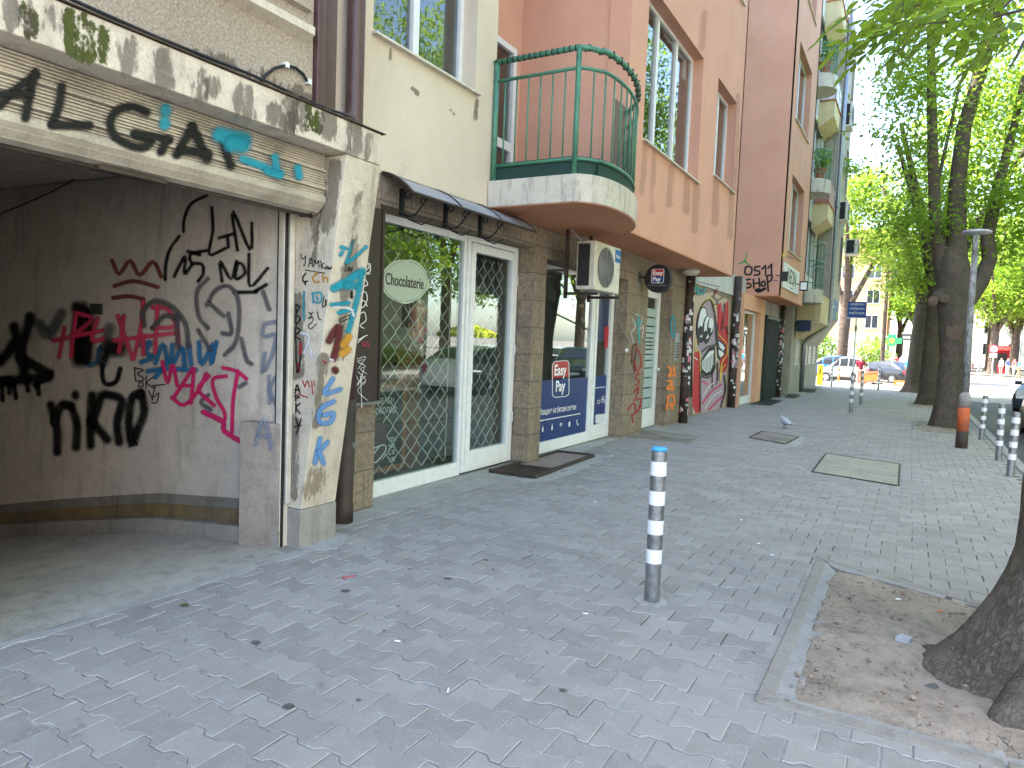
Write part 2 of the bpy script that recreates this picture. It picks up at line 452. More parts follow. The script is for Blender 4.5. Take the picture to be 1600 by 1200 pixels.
SC.view_settings.exposure = 2.85; SC.view_settings.gamma = 1.0
SC.cycles.max_bounces = 8; SC.cycles.diffuse_bounces = 4; SC.cycles.glossy_bounces = 4; SC.cycles.transparent_max_bounces = 24
SC.cycles.transmission_bounces = 4; SC.cycles.use_denoising = True
SC.cycles.sample_clamp_indirect = 6.0
SC.cycles.caustics_reflective = False; SC.cycles.caustics_refractive = False

# ------------------------------------------------------------------ shared materials
m_rough = plaster('roughcast_render', (.47, .40, .315), (.36, .30, .235), 62, 1.0, ((.09, .075, .055), .60, .55), False, .55)
m_cream = plaster('cream_render', (.665, .575, .445), (.575, .49, .375), 75, .4, ((.20, .165, .115), .60, .42), False, .16)
m_pink = plaster('pink_render', (.63, .345, .245), (.56, .30, .21), 85, .40, ((.24, .135, .095), .62, .34), False, .14)
m_soffit = plaster('orange_soffit_paint', (.62, .285, .165), (.54, .245, .14), 60, .25, ((.16, .10, .07), .6, .35), False, .10)
m_peach = plaster('peach_render', (.72, .40, .24), (.66, .36, .22), 60, .2, ((.3, .2, .14), .66, .3), False, .08)
m_pale = plaster('pale_grey_render', (.62, .62, .58), (.5, .5, .47), 60, .3, ((.2, .18, .15), .6, .4), True, .12)
m_yell = plaster('pale_yellow_render', (.66, .55, .33), (.55, .45, .27), 60, .3, ((.2, .17, .12), .6, .5), True, .12)
m_grey = plaster('weathered_grey_render', (.42, .38, .31), (.31, .28, .235), 50, .4, ((.10, .085, .065), .55, .7), True, .16)
m_beam = concrete('weathered_white_concrete', (.68, .61, .49), (.54, .48, .385), (.13, .105, .075), .62)
m_pyl = concrete('painted_pylon_concrete', (.66, .59, .46), (.52, .46, .36), (.20, .15, .095), .7)
m_plinth = concrete('grey_plinth_concrete', (.36, .335, .29), (.27, .25, .22), (.1, .09, .075), .5)
m_pier = concrete('stained_pier_concrete', (.36, .31, .26), (.25, .21, .175), (.07, .055, .042), .6)
m_gwall = concrete('grimy_garage_plaster', (.60, .53, .45), (.50, .44, .37), (.12, .10, .075), .5)
m_gfloor = concrete('garage_floor_concrete', (.44, .415, .375), (.34, .32, .29), (.09, .08, .07), .45)
m_mortar = concrete('smeared_mortar', (.41, .40, .38), (.33, .32, .30), (.15, .14, .125), .35)
m_slabc = concrete('balcony_concrete', (.60, .55, .455), (.49, .45, .375), (.05, .044, .037), .85)
m_stone = stone('limestone_cladding', ((.315, .262, .20), (.235, .195, .15), (.34, .255, .16), (.125, .105, .085)), mortar=(.13, .11, .09))
m_asph = concrete('asphalt', (.10, .098, .095), (.07, .069, .067), (.045, .045, .044), .4)
m_plaza = concrete('pale_worn_asphalt', (.30, .265, .22), (.24, .215, .185), (.15, .13, .11), .4)
m_kerb = concrete('granite_kerb', (.34, .335, .32), (.26, .255, .245), (.15, .14, .13), .4)
m_soil = concrete('cracked_dry_soil', (.35, .29, .232), (.24, .193, .15), (.10, .08, .062), .6, 0, 12)
m_white = plain('white_aluminium', (.78, .79, .77), .4, 0, .5, .06, .05)
m_cframe = plain('greyed_window_frame', (.70, .71, .72), .4, 0, .5, .06, .05)
m_shut = plain('cream_shutter_slats', (.46, .41, .32), .42, 0, .45, .30, .12, 4)
m_brown = plain('brown_pipe_paint', (.085, .042, .040), .42, 0, .5, .2, .1)
m_dkbrown = plain('dirty_brown_iron', (.055, .038, .028), .6, 0, .4, .45, .4, 6)
m_board = plain('dark_brown_board', (.040, .028, .024), .45, 0, .4, .1, .05)
m_black = plain('black_iron', (.018, .017, .017), .5)
m_rubber = plain('black_cable', (.015, .015, .016), .55)
m_green = plain('green_rail_paint', (.06, .20, .125), .42, 0, .5, .25, .15, 14)
m_dkgreen = plain('dark_green_mesh_sheet', (.010, .042, .032), .7)
m_gate = plain('dark_green_gate_paint', (.022, .040, .028), .5)
m_galv = plain('galvanised_steel', (.30, .31, .32), .38, .75, .5, .3, .15, 22)
m_band = plain('white_reflective_band', (.82, .83, .84), .45, 0, .5, .05, .05)
m_bluecap = plain('blue_plastic_cap', (.05, .34, .72), .35)
m_lamp = plain('grey_lamp_post_paint', (.40, .41, .42), .5, .2, .5, .35, .3, 5)
m_acw = plain('ivory_ac_casing', (.60, .56, .46), .45, 0, .45, .15, .05)
m_dark = plain('interior_shade_black', (.03, .028, .026), .8)  # near-black colour standing in for shade inside openings
m_grid = plain('grey_grille', (.33, .33, .32), .5, .3)
m_wire = plain('cream_lattice_wire', (.64, .62, .55), .5, .1)
m_navy = plain('navy_paint', (.012, .028, .085), .5)
m_navyl = plain('blue_frame_paint', (.03, .11, .36), .5)
m_orange = plain('orange_plastic', (.85, .20, .04), .5)
m_red = plain('red_plastic', (.55, .03, .03), .5)
m_yellow = plain('yellow_box_paint', (.78, .60, .02), .45)
m_chrome = plain('brushed_handle', (.6, .6, .6), .3, .8)
m_terra = plain('terracotta', (.42, .14, .07), .7)
m_wood = plain('brown_wood', (.22, .09, .04), .55)
m_wallint = plain('shop_wall', (.30, .28, .25), .8)
m_floorint = plain('shop_floor', (.22, .19, .16), .5)
m_awn = film('smoked_polycarbonate', (.30, .32, .37), .80, .25)
m_cur = plain('grey_net_curtain', (.22, .205, .185), .9)
m_curd = plain('dark_blind', (.055, .05, .045), .8)
m_glass = glass('shop_glass', (.84, .91, .88), .085)
m_wglass = glass('window_glass', (.70, .74, .74), .07)
m_bark = barkmat('ash_bark', (.066, .053, .041), (.135, .11, .086), 1.0, .4)
m_barkn = barkmat('near_ash_bark', (.070, .057, .045), (.165, .138, .11), 1.0, .5)
m_bark2 = barkmat('far_bark', (.05, .038, .03), (.14, .105, .08), .5)
m_leaf = leafmat('ash_leaf', (.085, .20, .028), (.17, .31, .045), .65)
m_leaf2 = leafmat('pale_leaf', (.14, .25, .04), (.26, .38, .06), .65)
m_leafn = leafmat('near_leaf', (.075, .16, .024), (.14, .25, .04), .62)
m_ltr = plain('white_lettering', (.85, .85, .84), .5, 0, .4, .02, .02)
m_ltrd = plain('dark_lettering', (.05, .045, .035), .5, 0, .4, .02, .02)

PAINT = {}
for k, c, so_, de in (('black', (.004, .004, .004), .6, 1.0), ('blacksoft', (.006, .006, .006), .62, .88), ('marker', (.012, .012, .014), .12, 1.1),
                      ('cyan', (.012, .27, .36), .6, .86), ('blue', (.02, .16, .34), .6, .8), ('paleblue', (.12, .28, .55), .6, .8),
                      ('brick', (.20, .05, .035), .35, .9), ('magenta', (.62, .02, .13), .4, .9), ('pink', (.75, .05, .13), .6, .75),
                      ('crimson', (.36, .02, .03), .4, .95), ('maroon', (.11, .022, .022), .45, .98), ('ochre', (.55, .27, .03), .5, .85),
                      ('white', (.78, .78, .77), .3, .98), ('whitesoft', (.72, .73, .75), .7, .7), ('grey', (.10, .10, .11), .6, .7), ('orange', (.82, .22, .03), .35, .95),
                      ('yellow', (.80, .58, .05), .25, 1.0), ('red', (.62, .04, .03), .2, 1.05), ('violet', (.42, .28, .42), .2, 1.05), ('teal', (.04, .34, .36), .35, .9),
                      ('green', (.03, .33, .06), .35, .95), ('greyblue', (.22, .25, .32), .65, .6), ('moss', (.085, .10, .012), .55, .95), ('grime', (.03, .024, .018), .95, .62), ('stripe', (.34, .24, .06), .2, .75), ('purple', (.25, .16, .42), .6, .6)):
    PAINT[k] = spray('paint_'+k, c, so_, de)
def flat(k, c): 
    if k not in MATS: plain(k, c, .65, 0, .3, .10, .05, 14)
    return MATS[k]

PAINT['moss'] = growth('moss_growth', (.06, .072, .016), .30, 48, .6, .9)
PAINT['grime'] = growth('runoff_grime', (.11, .09, .068), .24, 30, .3, .5)
PAINT['wash'] = growth('rain_wash', (.30, .18, .13), .16, 24, .12, .22)
PAINT['rust'] = growth('rust_run', (.17, .10, .055), .34, 40, .25, .4)
# ------------------------------------------------------------------ ground, road, kerb, paving
def sheet(name, x0, x1, ys, dz, mat, extra=None):
    m = M()
    for a, b in zip(ys, ys[1:]):
        m.q((x0, a, gz(a)+dz), (x1, a, gz(a)+dz), (x1, b, gz(b)+dz), (x0, b, gz(b)+dz))
    o = m.build(name, mat); o['kind'] = 'structure'; return o
m = M()
for x0, x1, ys in ((-600, 600, (-300, -20, -5)), (-600, 600, (4.0, 45, 1500)), (-600, -15, (-5, 0, 4.0)), (-3.65, 600, (-5, 0, 4.0))):
    for a, b in zip(ys, ys[1:]): m.q((x0, a, gz(a)-.3), (x1, a, gz(a)-.3), (x1, b, gz(b)-.3), (x0, b, gz(b)-.3))
m.build('ground', m_plaza, loc=(0, 0, 0))['kind'] = 'structure'
sheet('road', 1.62, 9.0, (-20, 0, 34), -.13, m_asph)
sheet('crossing_street', -90, 90, (34.0, 45, 84), -.12, m_plaza)
sheet('far_pavement', -90, 90, (84.004, 160), -.02, m_plaza)
m = M()
for a in range(-20, 34): m.box(1.47, 1.62, a+.004, a+.996, gz(a)-.3, gz(a+.5)+.004)
o = m.build('kerb', m_kerb, bevel=.012); o['kind'] = 'structure'
m = M()
for a in range(-20, 34): m.box(9.0, 9.15, a+.004, a+.996, gz(a)-.3, gz(a+.5)+.004)
o = m.build('far_kerb', m_kerb); o['kind'] = 'structure'
sheet('opposite_pavement', 9.15, 15.0, (-20, 0, 34), .0, m_kerb)
sheet('pavement_bed', -3.72, 1.47, (-20, 0, 3.53), -.0075, m_mortar)
sheet('pavement_bed', -4.42, 1.47, (3.53, 20, 35.4), -.0075, concrete('joint_sand', (.15, .14, .13), (.11, .10, .095), (.06, .055, .05), .4))
sheet('pavement_tongue', -4.42, 1.47, (35.4, 45), -.02, m_plaza)

# pavers: double-T concrete blocks, straight joints along the street, waved joints across it
PITS = []
def quadpx(pts): return [tuple(hG(*p).xy) for p in pts]
PLATE = quadpx([(1291.6, 709.6), (1404.6, 725.8), (1402, 759), (1270.5, 737.7)])
PLATE2 = quadpx([(1172, 684), (1192, 674), (1247, 683), (1227, 694)])
COVER = quadpx([(978, 684), (1004, 671), (1092, 683), (1078, 694)])
GRATE = quadpx([(766, 739), (835, 748), (927, 714), (872, 708)])
PIT = [(-.50, 3.17), (1.46, 3.17), (1.46, 4.95), (-.52, 5.74)]
PIT2 = [(-.02, 17.2), (1.46, 17.0), (1.46, 20.0), (.02, 20.0)]
PIT3 = [(-.10, 25.4), (1.46, 25.4), (1.46, 28.2), (-.10, 28.2)]
PIT4 = [(-.45, 35.0), (1.46, 34.4), (1.46, 38.0), (-.45, 38.0)]
def inside(p, poly, grow=0.0):
    x, y = p; c = False; n = len(poly)
    cx = sum(a for a, _ in poly)/n; cy = sum(b for _, b in poly)/n
    for i in range(n):
        (x1, y1), (x2, y2) = poly[i], poly[(i+1) % n]
        x1 += grow*(1 if x1 > cx else -1); y1 += grow*(1 if y1 > cy else -1); x2 += grow*(1 if x2 > cx else -1); y2 += grow*(1 if y2 > cy else -1)
        if (y1 > y) != (y2 > y) and x < (x2-x1)*(y-y1)/(y2-y1)+x1: c = not c
    return c
def pavers():
    Wd, P, A = .221, .154, .0135
    prof = [(-.5, 1), (-.33, 1), (-.305, .9), (-.195, -.9), (-.17, -1), (.17, -1), (.195, -.9), (.305, .9), (.33, 1), (.5, 1)]
    V = []; Fc = []; tint = []; rim = []
    r = random.Random(3)
    lo = M()
    for j in range(int(.2/P), int(35.3/P)):
        yb = j*P
        for i in range(-22, 9):
            xc = i*Wd+(Wd/2 if j % 2 else 0)
            yc = yb+P/2
            if xc > 1.46-Wd*.3 or xc < (-3.78 if yc < 3.55 else -3.97 if yc < 6.6 else -4.18 if yc < 8.9 else -4.34 if yc < 22 else -3.9): continue
            if inside((xc, yc), PIT, -.13) or inside((xc, yc), PLATE, -.13) or inside((xc, yc), PLATE2, -.08) or inside((xc, yc), COVER, -.08) or inside((xc, yc), GRATE, -.14): continue
            if inside((xc, yc), PIT2, -.17) or inside((xc, yc), PIT3, -.17) or inside((xc, yc), PIT4, -.17): continue
            dz = r.gauss(0, .0016); tx = r.gauss(0, .007); ty = r.gauss(0, .007); th = r.gauss(0, .008); ox = r.gauss(0, .0022); oy = r.gauss(0, .0022)
            near = yc < 12
            g = (.0015 if yc < 6.5 else .0010)+max(0, r.gauss(.0003, .0010))
            out = []
            for u, a in prof: out.append((u*Wd, -P/2-A*a))
            for u, a in reversed(prof): out.append((u*Wd, P/2+A*a))
            rings = ((g, -.010), (g+.0004, -.0028), (g+.0040, 0)) if near else ((g+.0008, -.009), (g+.0026, 0))
            base = len(V)
            n = len(out)
            for gg, zz in rings:
                for (x, y) in out:
                    sx = x-gg*(1 if x > 0 else -1) if abs(x) > Wd*.49 else x
                    sy = y-gg*(1 if y > 0 else -1)
                    px_, py_ = sx*math.cos(th)-sy*math.sin(th), sx*math.sin(th)+sy*math.cos(th)
                    V.append((xc+px_+ox, yc+py_+oy, gz(yc)+zz+dz+px_*tx+py_*ty-SLOPE*py_*0))
            t = r.random()
            for k in range(len(rings)-1):
                for q in range(n):
                    Fc.append((base+k*n+q, base+k*n+(q+1) % n, base+(k+1)*n+(q+1) % n, base+(k+1)*n+q)); tint.append(t); rim.append(1.0 if k == len(rings)-2 else 0.0)
            Fc.append(tuple(base+(len(rings)-1)*n+q for q in range(n))); tint.append(t); rim.append(0.0)
    me = bpy.data.meshes.new('pavement'); me.from_pydata(V, [], Fc)
    at = me.attributes.new('tint', 'FLOAT', 'FACE'); at.data.foreach_set('value', tint)
    ae = me.attributes.new('rim', 'FLOAT', 'FACE'); ae.data.foreach_set('value', rim)
    g = NT('paver_concrete')
    tn = g.n('Attribute', attribute_name='tint').outputs['Fac']
    pos = g.n('NewGeometry').outputs['Position']
    big = g.n('TexNoise', {'Vector': pos, 'Scale': 1.1, 'Detail': 6, 'Roughness': .62}).outputs[0]
    mid = g.n('TexNoise', {'Vector': pos, 'Scale': 9.0, 'Detail': 6, 'Roughness': .7}).outputs[0]
    fine = g.n('TexNoise', {'Vector': pos, 'Scale': 260.0, 'Detail': 3, 'Roughness': .7}).outputs[0]
    spk = g.n('TexNoise', {'Vector': pos, 'Scale': 120.0, 'Detail': 1}).outputs[0]
    col = g.mix(tn, (.240, .222, .207), (.316, .294, .273))
    col = g.mix(g.math('MULTIPLY', g.ramp(big, .42, .70), .55), col, (.225, .208, .193))
    col = g.mix(g.math('MULTIPLY', g.ramp(mid, .48, .72), .35), col, (.37, .37, .362))
    col = g.mix(g.math('MULTIPLY', g.ramp(g.n('TexNoise', {'Vector': pos, 'Scale': 3.1, 'Detail': 5, 'Roughness': .7}).outputs[0], .63, .72), .5), col, (.11, .10, .095))
    vo = g.n('TexVoronoi', {'Vector': pos, 'Scale': 2.4, 'Randomness': 1.0})
    spot = g.ramp(g.n('VectorMath', {0: vo.outputs['Position'], 1: g.n('VectorMath', {0: pos, 'Scale': 2.4}, operation='SCALE').outputs[0]}, operation='DISTANCE').outputs['Value'], .035, .06, (1, 1, 1, 1), (0, 0, 0, 1))
    col = g.mix(g.math('MULTIPLY', spot, .0), col, (.06, .058, .055))
    col = g.mix(g.math('MULTIPLY', g.n('Attribute', attribute_name='rim').outputs['Fac'], g.math('MULTIPLY', g.ramp(mid, .35, .65), .7)), col, (.43, .42, .40))  # paler chamfers: worn cement rim, with the edge highlight painted in
    f2 = g.math('MULTIPLY_ADD', fine, .5, .75)
    col = g.mix(1.0, col, g.n('CombineColor', {0: f2, 1: f2, 2: f2}).outputs[0], 'MULTIPLY')
    col = g.mix(g.ramp(spk, .70, .74), col, (.44, .44, .43))
    h = g.math('MULTIPLY_ADD', fine, .7, mid)
    g.done(g.bsdf(col, .78, 0, g.bump(h, .28, .004), .35))
    me.materials.append(g.mat); me.update()
    o = bpy.data.objects.new('pavement', me); COL.objects.link(o); o['kind'] = 'structure'
pavers()
# edging of smeared mortar along the fronts and round covers
def patch(name, polys, dz, mat, thick=.03, bevel=0, wobble=0.0):
    m = M(); r = random.Random(5)
    for pl in polys:
        P = []
        for (a, b), (c, d) in zip(pl, pl[1:]+pl[:1]):
            n = max(1, int(math.hypot(c-a, d-b)/.09)) if wobble else 1
            for k in range(n):
                t = k/n; P.append((a+(c-a)*t+r.gauss(0, wobble), b+(d-b)*t+r.gauss(0, wobble)))
        i = len(m.v); n = len(P)
        for x, y in P: m.v.append(Vector((x, y, gz(y)+dz-thick)))
        for x, y in P: m.v.append(Vector((x, y, gz(y)+dz)))
        m.face(range(i, i+n)[::-1]); m.face(range(i+n, i+2*n))
        for k in range(n): m.face([i+k, i+(k+1) % n, i+n+(k+1) % n, i+n+k])
    return m.build(name, mat, bevel=bevel)
o = patch('pavement_edge', [[(-4.4, 3.98), (-3.86, 4.0), (-3.86, 6.62), (-3.98, 6.7), (-4.4, 6.7)], [(-4.4, 6.705), (-4.08, 6.7), (-4.0, 8.95), (-4.2, 11.4), (-4.4, 11.4)],
                            [(-3.82, 3.56), (-3.66, 3.50), (-3.5, 3.72), (-3.66, 4.0), (-4.0, 3.97)],
                            [(-3.69, -2), (-3.60, -2), (-3.62, 1.5), (-3.60, 3.5), (-3.69, 3.53)]], .005, m_mortar, .03, 0, .012)
o['kind'] = 'structure'
GDROP = ((-3.0, 0), (-4.2, 0), (-5.12, .08), (-6.35, .30), (-7.38, .50), (-14.2, 1.75))
def gdrop(x):
    for (xa, da), (xb, db) in zip(GDROP, GDROP[1:]):
        if x >= xb: return da+(db-da)*max(0, (xa-x)/(xa-xb))
    return GDROP[-1][1]
m = M(); XX = [-3.69-.35*k for k in range(31)]
for xa, xb in zip(XX, XX[1:]):
    for ya, yb in ((-4, 0), (0, 2), (2, 3.9)): m.q((xb, ya, gz(ya)+.003-gdrop(xb)), (xa, ya, gz(ya)+.003-gdrop(xa)), (xa, yb, gz(yb)+.003-gdrop(xa)), (xb, yb, gz(yb)+.003-gdrop(xb)))
o = m.build('garage_floor', m_gfloor, smooth=True); o['kind'] = 'structure'

# tree pit: cracked soil inside a frame of flush kerb stones
def pit(poly, name, frame=True, sub=26, seed=1):
    m = M(); n = sub; r = random.Random(seed)
    a, b, c, d = [Vector((*p, 0)) for p in poly]
    from mathutils import noise as mn
    idx = {}
    for i in range(n+1):
        for j in range(n+1):
            p = (a.lerp(b, i/n)).lerp(d.lerp(c, i/n), j/n)
            e = min(i, n-i, j, n-j)
            z = gz(p.y)-.020+min(e, 5)*.0065+.022*mn.fractal(Vector((p.x*3, p.y*3, seed)), .8, 2, 4)+.012*mn.noise(Vector((p.x*13, p.y*13, 4)))
            idx[i, j] = len(m.v); m.v.append(Vector((p.x, p.y, z)))
    for i in range(n):
        for j in range(n): m.face([idx[i, j], idx[i+1, j], idx[i+1, j+1], idx[i, j+1]])
    o = m.build(name, m_soil, smooth=True); o['kind'] = 'structure'
    return o
pit([(-.45, 3.22), (1.46, 3.22), (1.46, 4.92), (-.47, 5.63)], 'soil', sub=64)
m = M(); rs = random.Random(31)
for _ in range(900):
    x, y = rs.uniform(-.40, 1.2), rs.uniform(3.3, 5.45)
    if not inside((x, y), [(-.38, 3.32), (1.3, 3.32), (1.3, 4.85), (-.40, 5.48)]): continue
    s_ = min(.028, .003+abs(rs.gauss(0, .006))); z = gz(y)+.012+s_*.3; i = len(m.v)
    for (a, b, c) in ((1, 0, 0), (0, 1, 0), (-1, 0, 0), (0, -1, 0), (0, 0, .8), (0, 0, -.8)): m.v.append(Vector((x+a*s_*rs.uniform(.6, 1.3), y+b*s_*rs.uniform(.6, 1.3), z+c*s_*rs.uniform(.6, 1.2))))
    for f in ((0, 1, 4), (1, 2, 4), (2, 3, 4), (3, 0, 4), (1, 0, 5), (2, 1, 5), (3, 2, 5), (0, 3, 5)): m.face([i+q for q in f])
o = m.build('soil_crumbs', concrete('soil_clod', (.34, .27, .21), (.20, .155, .115), (.10, .08, .06), .5)); o['kind'] = 'stuff'
for k, p in enumerate((PIT2, PIT3, PIT4)): pit(p, 'soil', sub=16, seed=k+3)
o = patch('kerb', [[(-.505, 3.17), (-.425, 3.25), (-.435, 4.3), (-.505, 4.3)], [(-.507, 4.306), (-.437, 4.306), (-.45, 5.62), (-.52, 5.735)],
                   [(-.505, 3.165), (.42, 3.165), (.42, 3.245), (-.42, 3.245)], [(.426, 3.165), (1.46, 3.165), (1.46, 3.245), (.426, 3.245)],
                   [(-.52, 5.74), (-.45, 5.63), (.40, 5.285), (.42, 5.36)], [(.426, 5.358), (.406, 5.283), (1.46, 4.88), (1.46, 4.96)]], .010, concrete('old_kerb_stone', (.31, .285, .25), (.24, .22, .19), (.13, .115, .10), .5), .08, .006)
o['kind'] = 'structure'
o = patch('kerb', [[(-.385, 4.31), (-.47, 4.32), (-.48, 5.62), (-.365, 5.45)], [(-.47, 4.305), (-.46, 3.22), (-.345, 3.28), (-.375, 4.30)], [(-.47, 5.65), (.30, 5.34), (.30, 5.25), (-.38, 5.51)], [(-.40, 3.21), (.5, 3.21), (.5, 3.285), (-.35, 3.285)]], .006, concrete('inner_mortar', (.34, .33, .31), (.27, .26, .245), (.13, .12, .11), .4), .06, 0, .007)
o['kind'] = 'structure'

# covers and grates in the paving
def cover(name, label, quad, mat, seams=0, dz=.011, frame=None, group=None):
    cx = sum(p[0] for p in quad)/4; cy = sum(p[1] for p in quad)/4
    t = thing(name, label, 'cover', (cx, cy, gz(cy)), group)
    a, b, c, d = [Vector((p[0], p[1], gz(p[1])+dz)) for p in quad]
    k = max(1, seams)
    m = M()
    for s in range(k):
        e0, e1 = s/k+.008, (s+1)/k-.008
        p0, p1, p2, p3 = a.lerp(d, e0), b.lerp(c, e0), b.lerp(c, e1), a.lerp(d, e1)
        i = len(m.v)
        for p in (p0, p1, p2, p3): m.v.append(p-Vector((0, 0, .05)))
        for p in (p0, p1, p2, p3): m.v.append(p)
        for f in ((3, 2, 1, 0), (4, 5, 6, 7), (0, 1, 5, 4), (1, 2, 6, 5), (2, 3, 7, 6), (3, 0, 4, 7)): m.face([i+q for q in f])
    m.build('slab', mat, t, bevel=.004)
    m = M(); fw = .022
    for p, q in ((a, b), (b, c), (c, d), (d, a)):
        e = (q-p).normalized(); nrm = Vector((-e.y, e.x, 0)); mid = (p+q)/2
        if nrm.dot(Vector((cx, cy, mid.z))-mid) > 0: nrm = -nrm
        m.obox(mid+nrm*fw*.6-Vector((0, 0, .012)), e*(q-p).length/2*1.0, nrm*fw/2, Vector((0, 0, .014)))
    m.build('frame', frame or m_dkbrown, t)
    return t
m_plate = concrete('lichened_slab', (.37, .36, .29), (.28, .275, .22), (.14, .13, .10), .5)
m_grav = concrete('pebbled_slab', (.36, .32, .26), (.15, .13, .11), (.08, .07, .06), .7)
t = cover('manhole_cover', 'large pale concrete slab cover in three strips, set in the paving near the bollards', PLATE, m_plate, 3)
m = M()
for px, py in ((1340, 731), (1337, 742.5)):
    p = hG(px, py, .008); m.obox(p, (.055, -.012, 0), (.004, .014, 0), (0, 0, .002))
p = hG(1393, 754, .008); m.obox(p, (.04, -.005, 0), (.004, .02, 0), (0, 0, .003))
m.build('lifting_slot', m_black, t)
cover('manhole_cover', 'small square pebbled cover in the paving right behind the pigeon', PLATE2, m_grav, 1)
cover('manhole_cover', 'pebbled slab cover against the stone pier by the striped glass door', COVER, m_grav, 1, .011, m_kerb)
t = thing('cellar_hatch', 'rusty framed cellar hatch with a pinkish slab and a grating strip', 'hatch', (*[sum(p[k] for p in GRATE)/4 for k in (0, 1)], gz(8)))
a, b, c, d = [Vector((p[0], p[1], gz(p[1])+.016)) for p in GRATE]
m = M(); s0, s1 = a.lerp(d, .28), b.lerp(c, .28)
i = len(m.v)
for p in (s0, s1, c, d): m.v.append(p-Vector((0, 0, .05)))
for p in (s0, s1, c, d): m.v.append(p)
for f in ((3, 2, 1, 0), (4, 5, 6, 7), (0, 1, 5, 4), (1, 2, 6, 5), (2, 3, 7, 6), (3, 0, 4, 7)): m.face([i+q for q in f])
m.build('slab', concrete('pink_slab', (.34, .275, .24), (.26, .21, .185), (.15, .12, .1), .5), t)
m = M()
for k in range(9):
    p0, p1 = a.lerp(d, .02+.028*k), b.lerp(c, .02+.028*k)
    e = (p1-p0); m.obox((p0+p1)/2, e/2, Vector((0, .016, 0)), Vector((0, 0, .006)))
m.build('grating', m_dkbrown, t)
m = M()
for p, q in ((a, b), (b, c), (c, d), (d, a), (s0, s1)):
    e = (q-p); nr = Vector((-e.y, e.x, 0)).normalized()
    m.obox((p+q)/2+Vector((0, 0, .004)), e/2, nr*.022, Vector((0, 0, .022)))
m.build('frame', m_dkbrown, t)
o = patch('pavement_edge', [[(-4.3, 6.78), (-3.5, 6.72), (-3.42, 7.3), (-3.62, 7.2), (-3.64, 6.95), (-4.25, 6.9)], [(-3.62, 7.2), (-3.42, 7.3), (-3.55, 9.15), (-4.3, 9.1), (-4.3, 8.9), (-3.72, 8.93)],
                            [(-1.74, 12.5), (-1.55, 12.45), (-1.55, 13.9), (-1.72, 13.85)]], .003, m_mortar, .03, 0, .02)
o['kind'] = 'structure'
# ------------------------------------------------------------------ garage building (nearest, at the kerb of the driveway)
B = thing('garage_building', 'weathered concrete building with an open graffitied garage bay and a half-raised shutter', 'building', (-5, 0, 0))
m = M()
m.prism([(-3.98, 2.74), (-3.36, 2.74), (-3.36, 2.955), (-3.98, 2.955)], -4, 3.59, 'y')
m.prism([(-3.98, 2.735), (-3.36, 2.735), (-3.36, 2.955), (-3.98, 2.955)], 3.593, 3.90, 'y')
m.build('beam', m_beam, B, bevel=.008)
m = M(); m.prism([(-4.0, 2.956), (-3.345, 2.956), (-3.345, 2.963), (-4.0, 2.980)], -4, 3.925, 'y'); m.build('flashing', m_dkbrown, B)
m = M()
i = len(m.v)
y0, y1 = 3.55, 3.90
m.prism([(-4.05, .262), (-3.72, .262), (-3.36, 2.733), (-4.05, 2.733)], y0, y1, 'y')
m.build('pylon', m_pyl, B, bevel=.006)
m = M(); m.box(-4.06, -3.715, y0-.008, y1+.008, -.05, .26); m.build('plinth', m_plinth, B, bevel=.008)
m = M(); m.box(-3.905, -3.845, 3.47, 3.545, -.05, 2.74); m.box(-3.835, -3.815, 3.50, 3.545, .3, 2.74); m.build('door_jamb', m_acw, B, bevel=.004)
GW = [(-3.85, 3.52), (-4.20, 3.45), (-4.6, 3.43), (-5.12, 3.39), (-5.7, 3.37), (-6.35, 3.33), (-7.38, 3.27), (-9, 3.05), (-11, 2.5), (-14.1, 1.0)]
def vwall(path, z0, z1, name, mat, parent, off=0.0, thick=.12):
    m = M(); N = []
    for k in range(len(path)):
        a = Vector((*path[max(k-1, 0)], 0)); b = Vector((*path[min(k+1, len(path)-1)], 0)); t = (b-a).normalized()
        n = Vector((t.y, -t.x, 0)); 
        if n.dot(Vector((0, 0, 0))-a) < 0: n = -n
        N.append(n)
    fr = [Vector((*p, 0))+n*off for p, n in zip(path, N)]; bk = [Vector((*p, 0))-n*thick for p, n in zip(path, N)]
    up = lambda v, z: Vector((v.x, v.y, z))
    D = [gdrop(p[0]) for p in path]; T = [0 if z1 > 1 else d for d in D]
    for k in range(len(path)-1):
        b0, b1, t0, t1 = z0-D[k], z0-D[k+1], z1-T[k], z1-T[k+1]
        m.q(up(fr[k], b0), up(fr[k+1], b1), up(fr[k+1], t1), up(fr[k], t0))
        m.q(up(fr[k], t0), up(fr[k+1], t1), up(bk[k+1], t1), up(bk[k], t0))
        m.q(up(bk[k+1], b1), up(bk[k], b0), up(bk[k], t0), up(bk[k+1], t1))
    return m.build(name, mat, parent)
def densify(path, it=2):
    P = [Vector(p) for p in path]
    for _ in range(it):
        Q = [P[0]]
        for a, b in zip(P, P[1:]): Q += [a*.75+b*.25, a*.25+b*.75]
        P = Q+[P[-1]]
    return [tuple(p) for p in P]
GWd = densify(GW)
vwall(GWd, -.05, 2.72, 'interior_wall', m_gwall, B)
vwall(GWd, -.05, .10, 'wall_kerb', m_plinth, B, .07)
m_stripe = concrete('faded_yellow_band', (.24, .165, .055), (.15, .12, .08), (.055, .045, .035), .85)
vwall(GWd, .105, .21, 'painted_band', m_stripe, B, .012, .0)
vwall(GWd, .212, .29, 'skirting_band', concrete('dirty_band', (.25, .23, .2), (.17, .155, .13), (.06, .05, .04), .7), B, .010, .0)
m = M(); m.prism([(-3.85, 3.455), (-3.85, 3.56), (-4.14, 3.56), (-4.14, 3.352)], -.05, .88); m.build('pier', m_pier, B, bevel=.008)
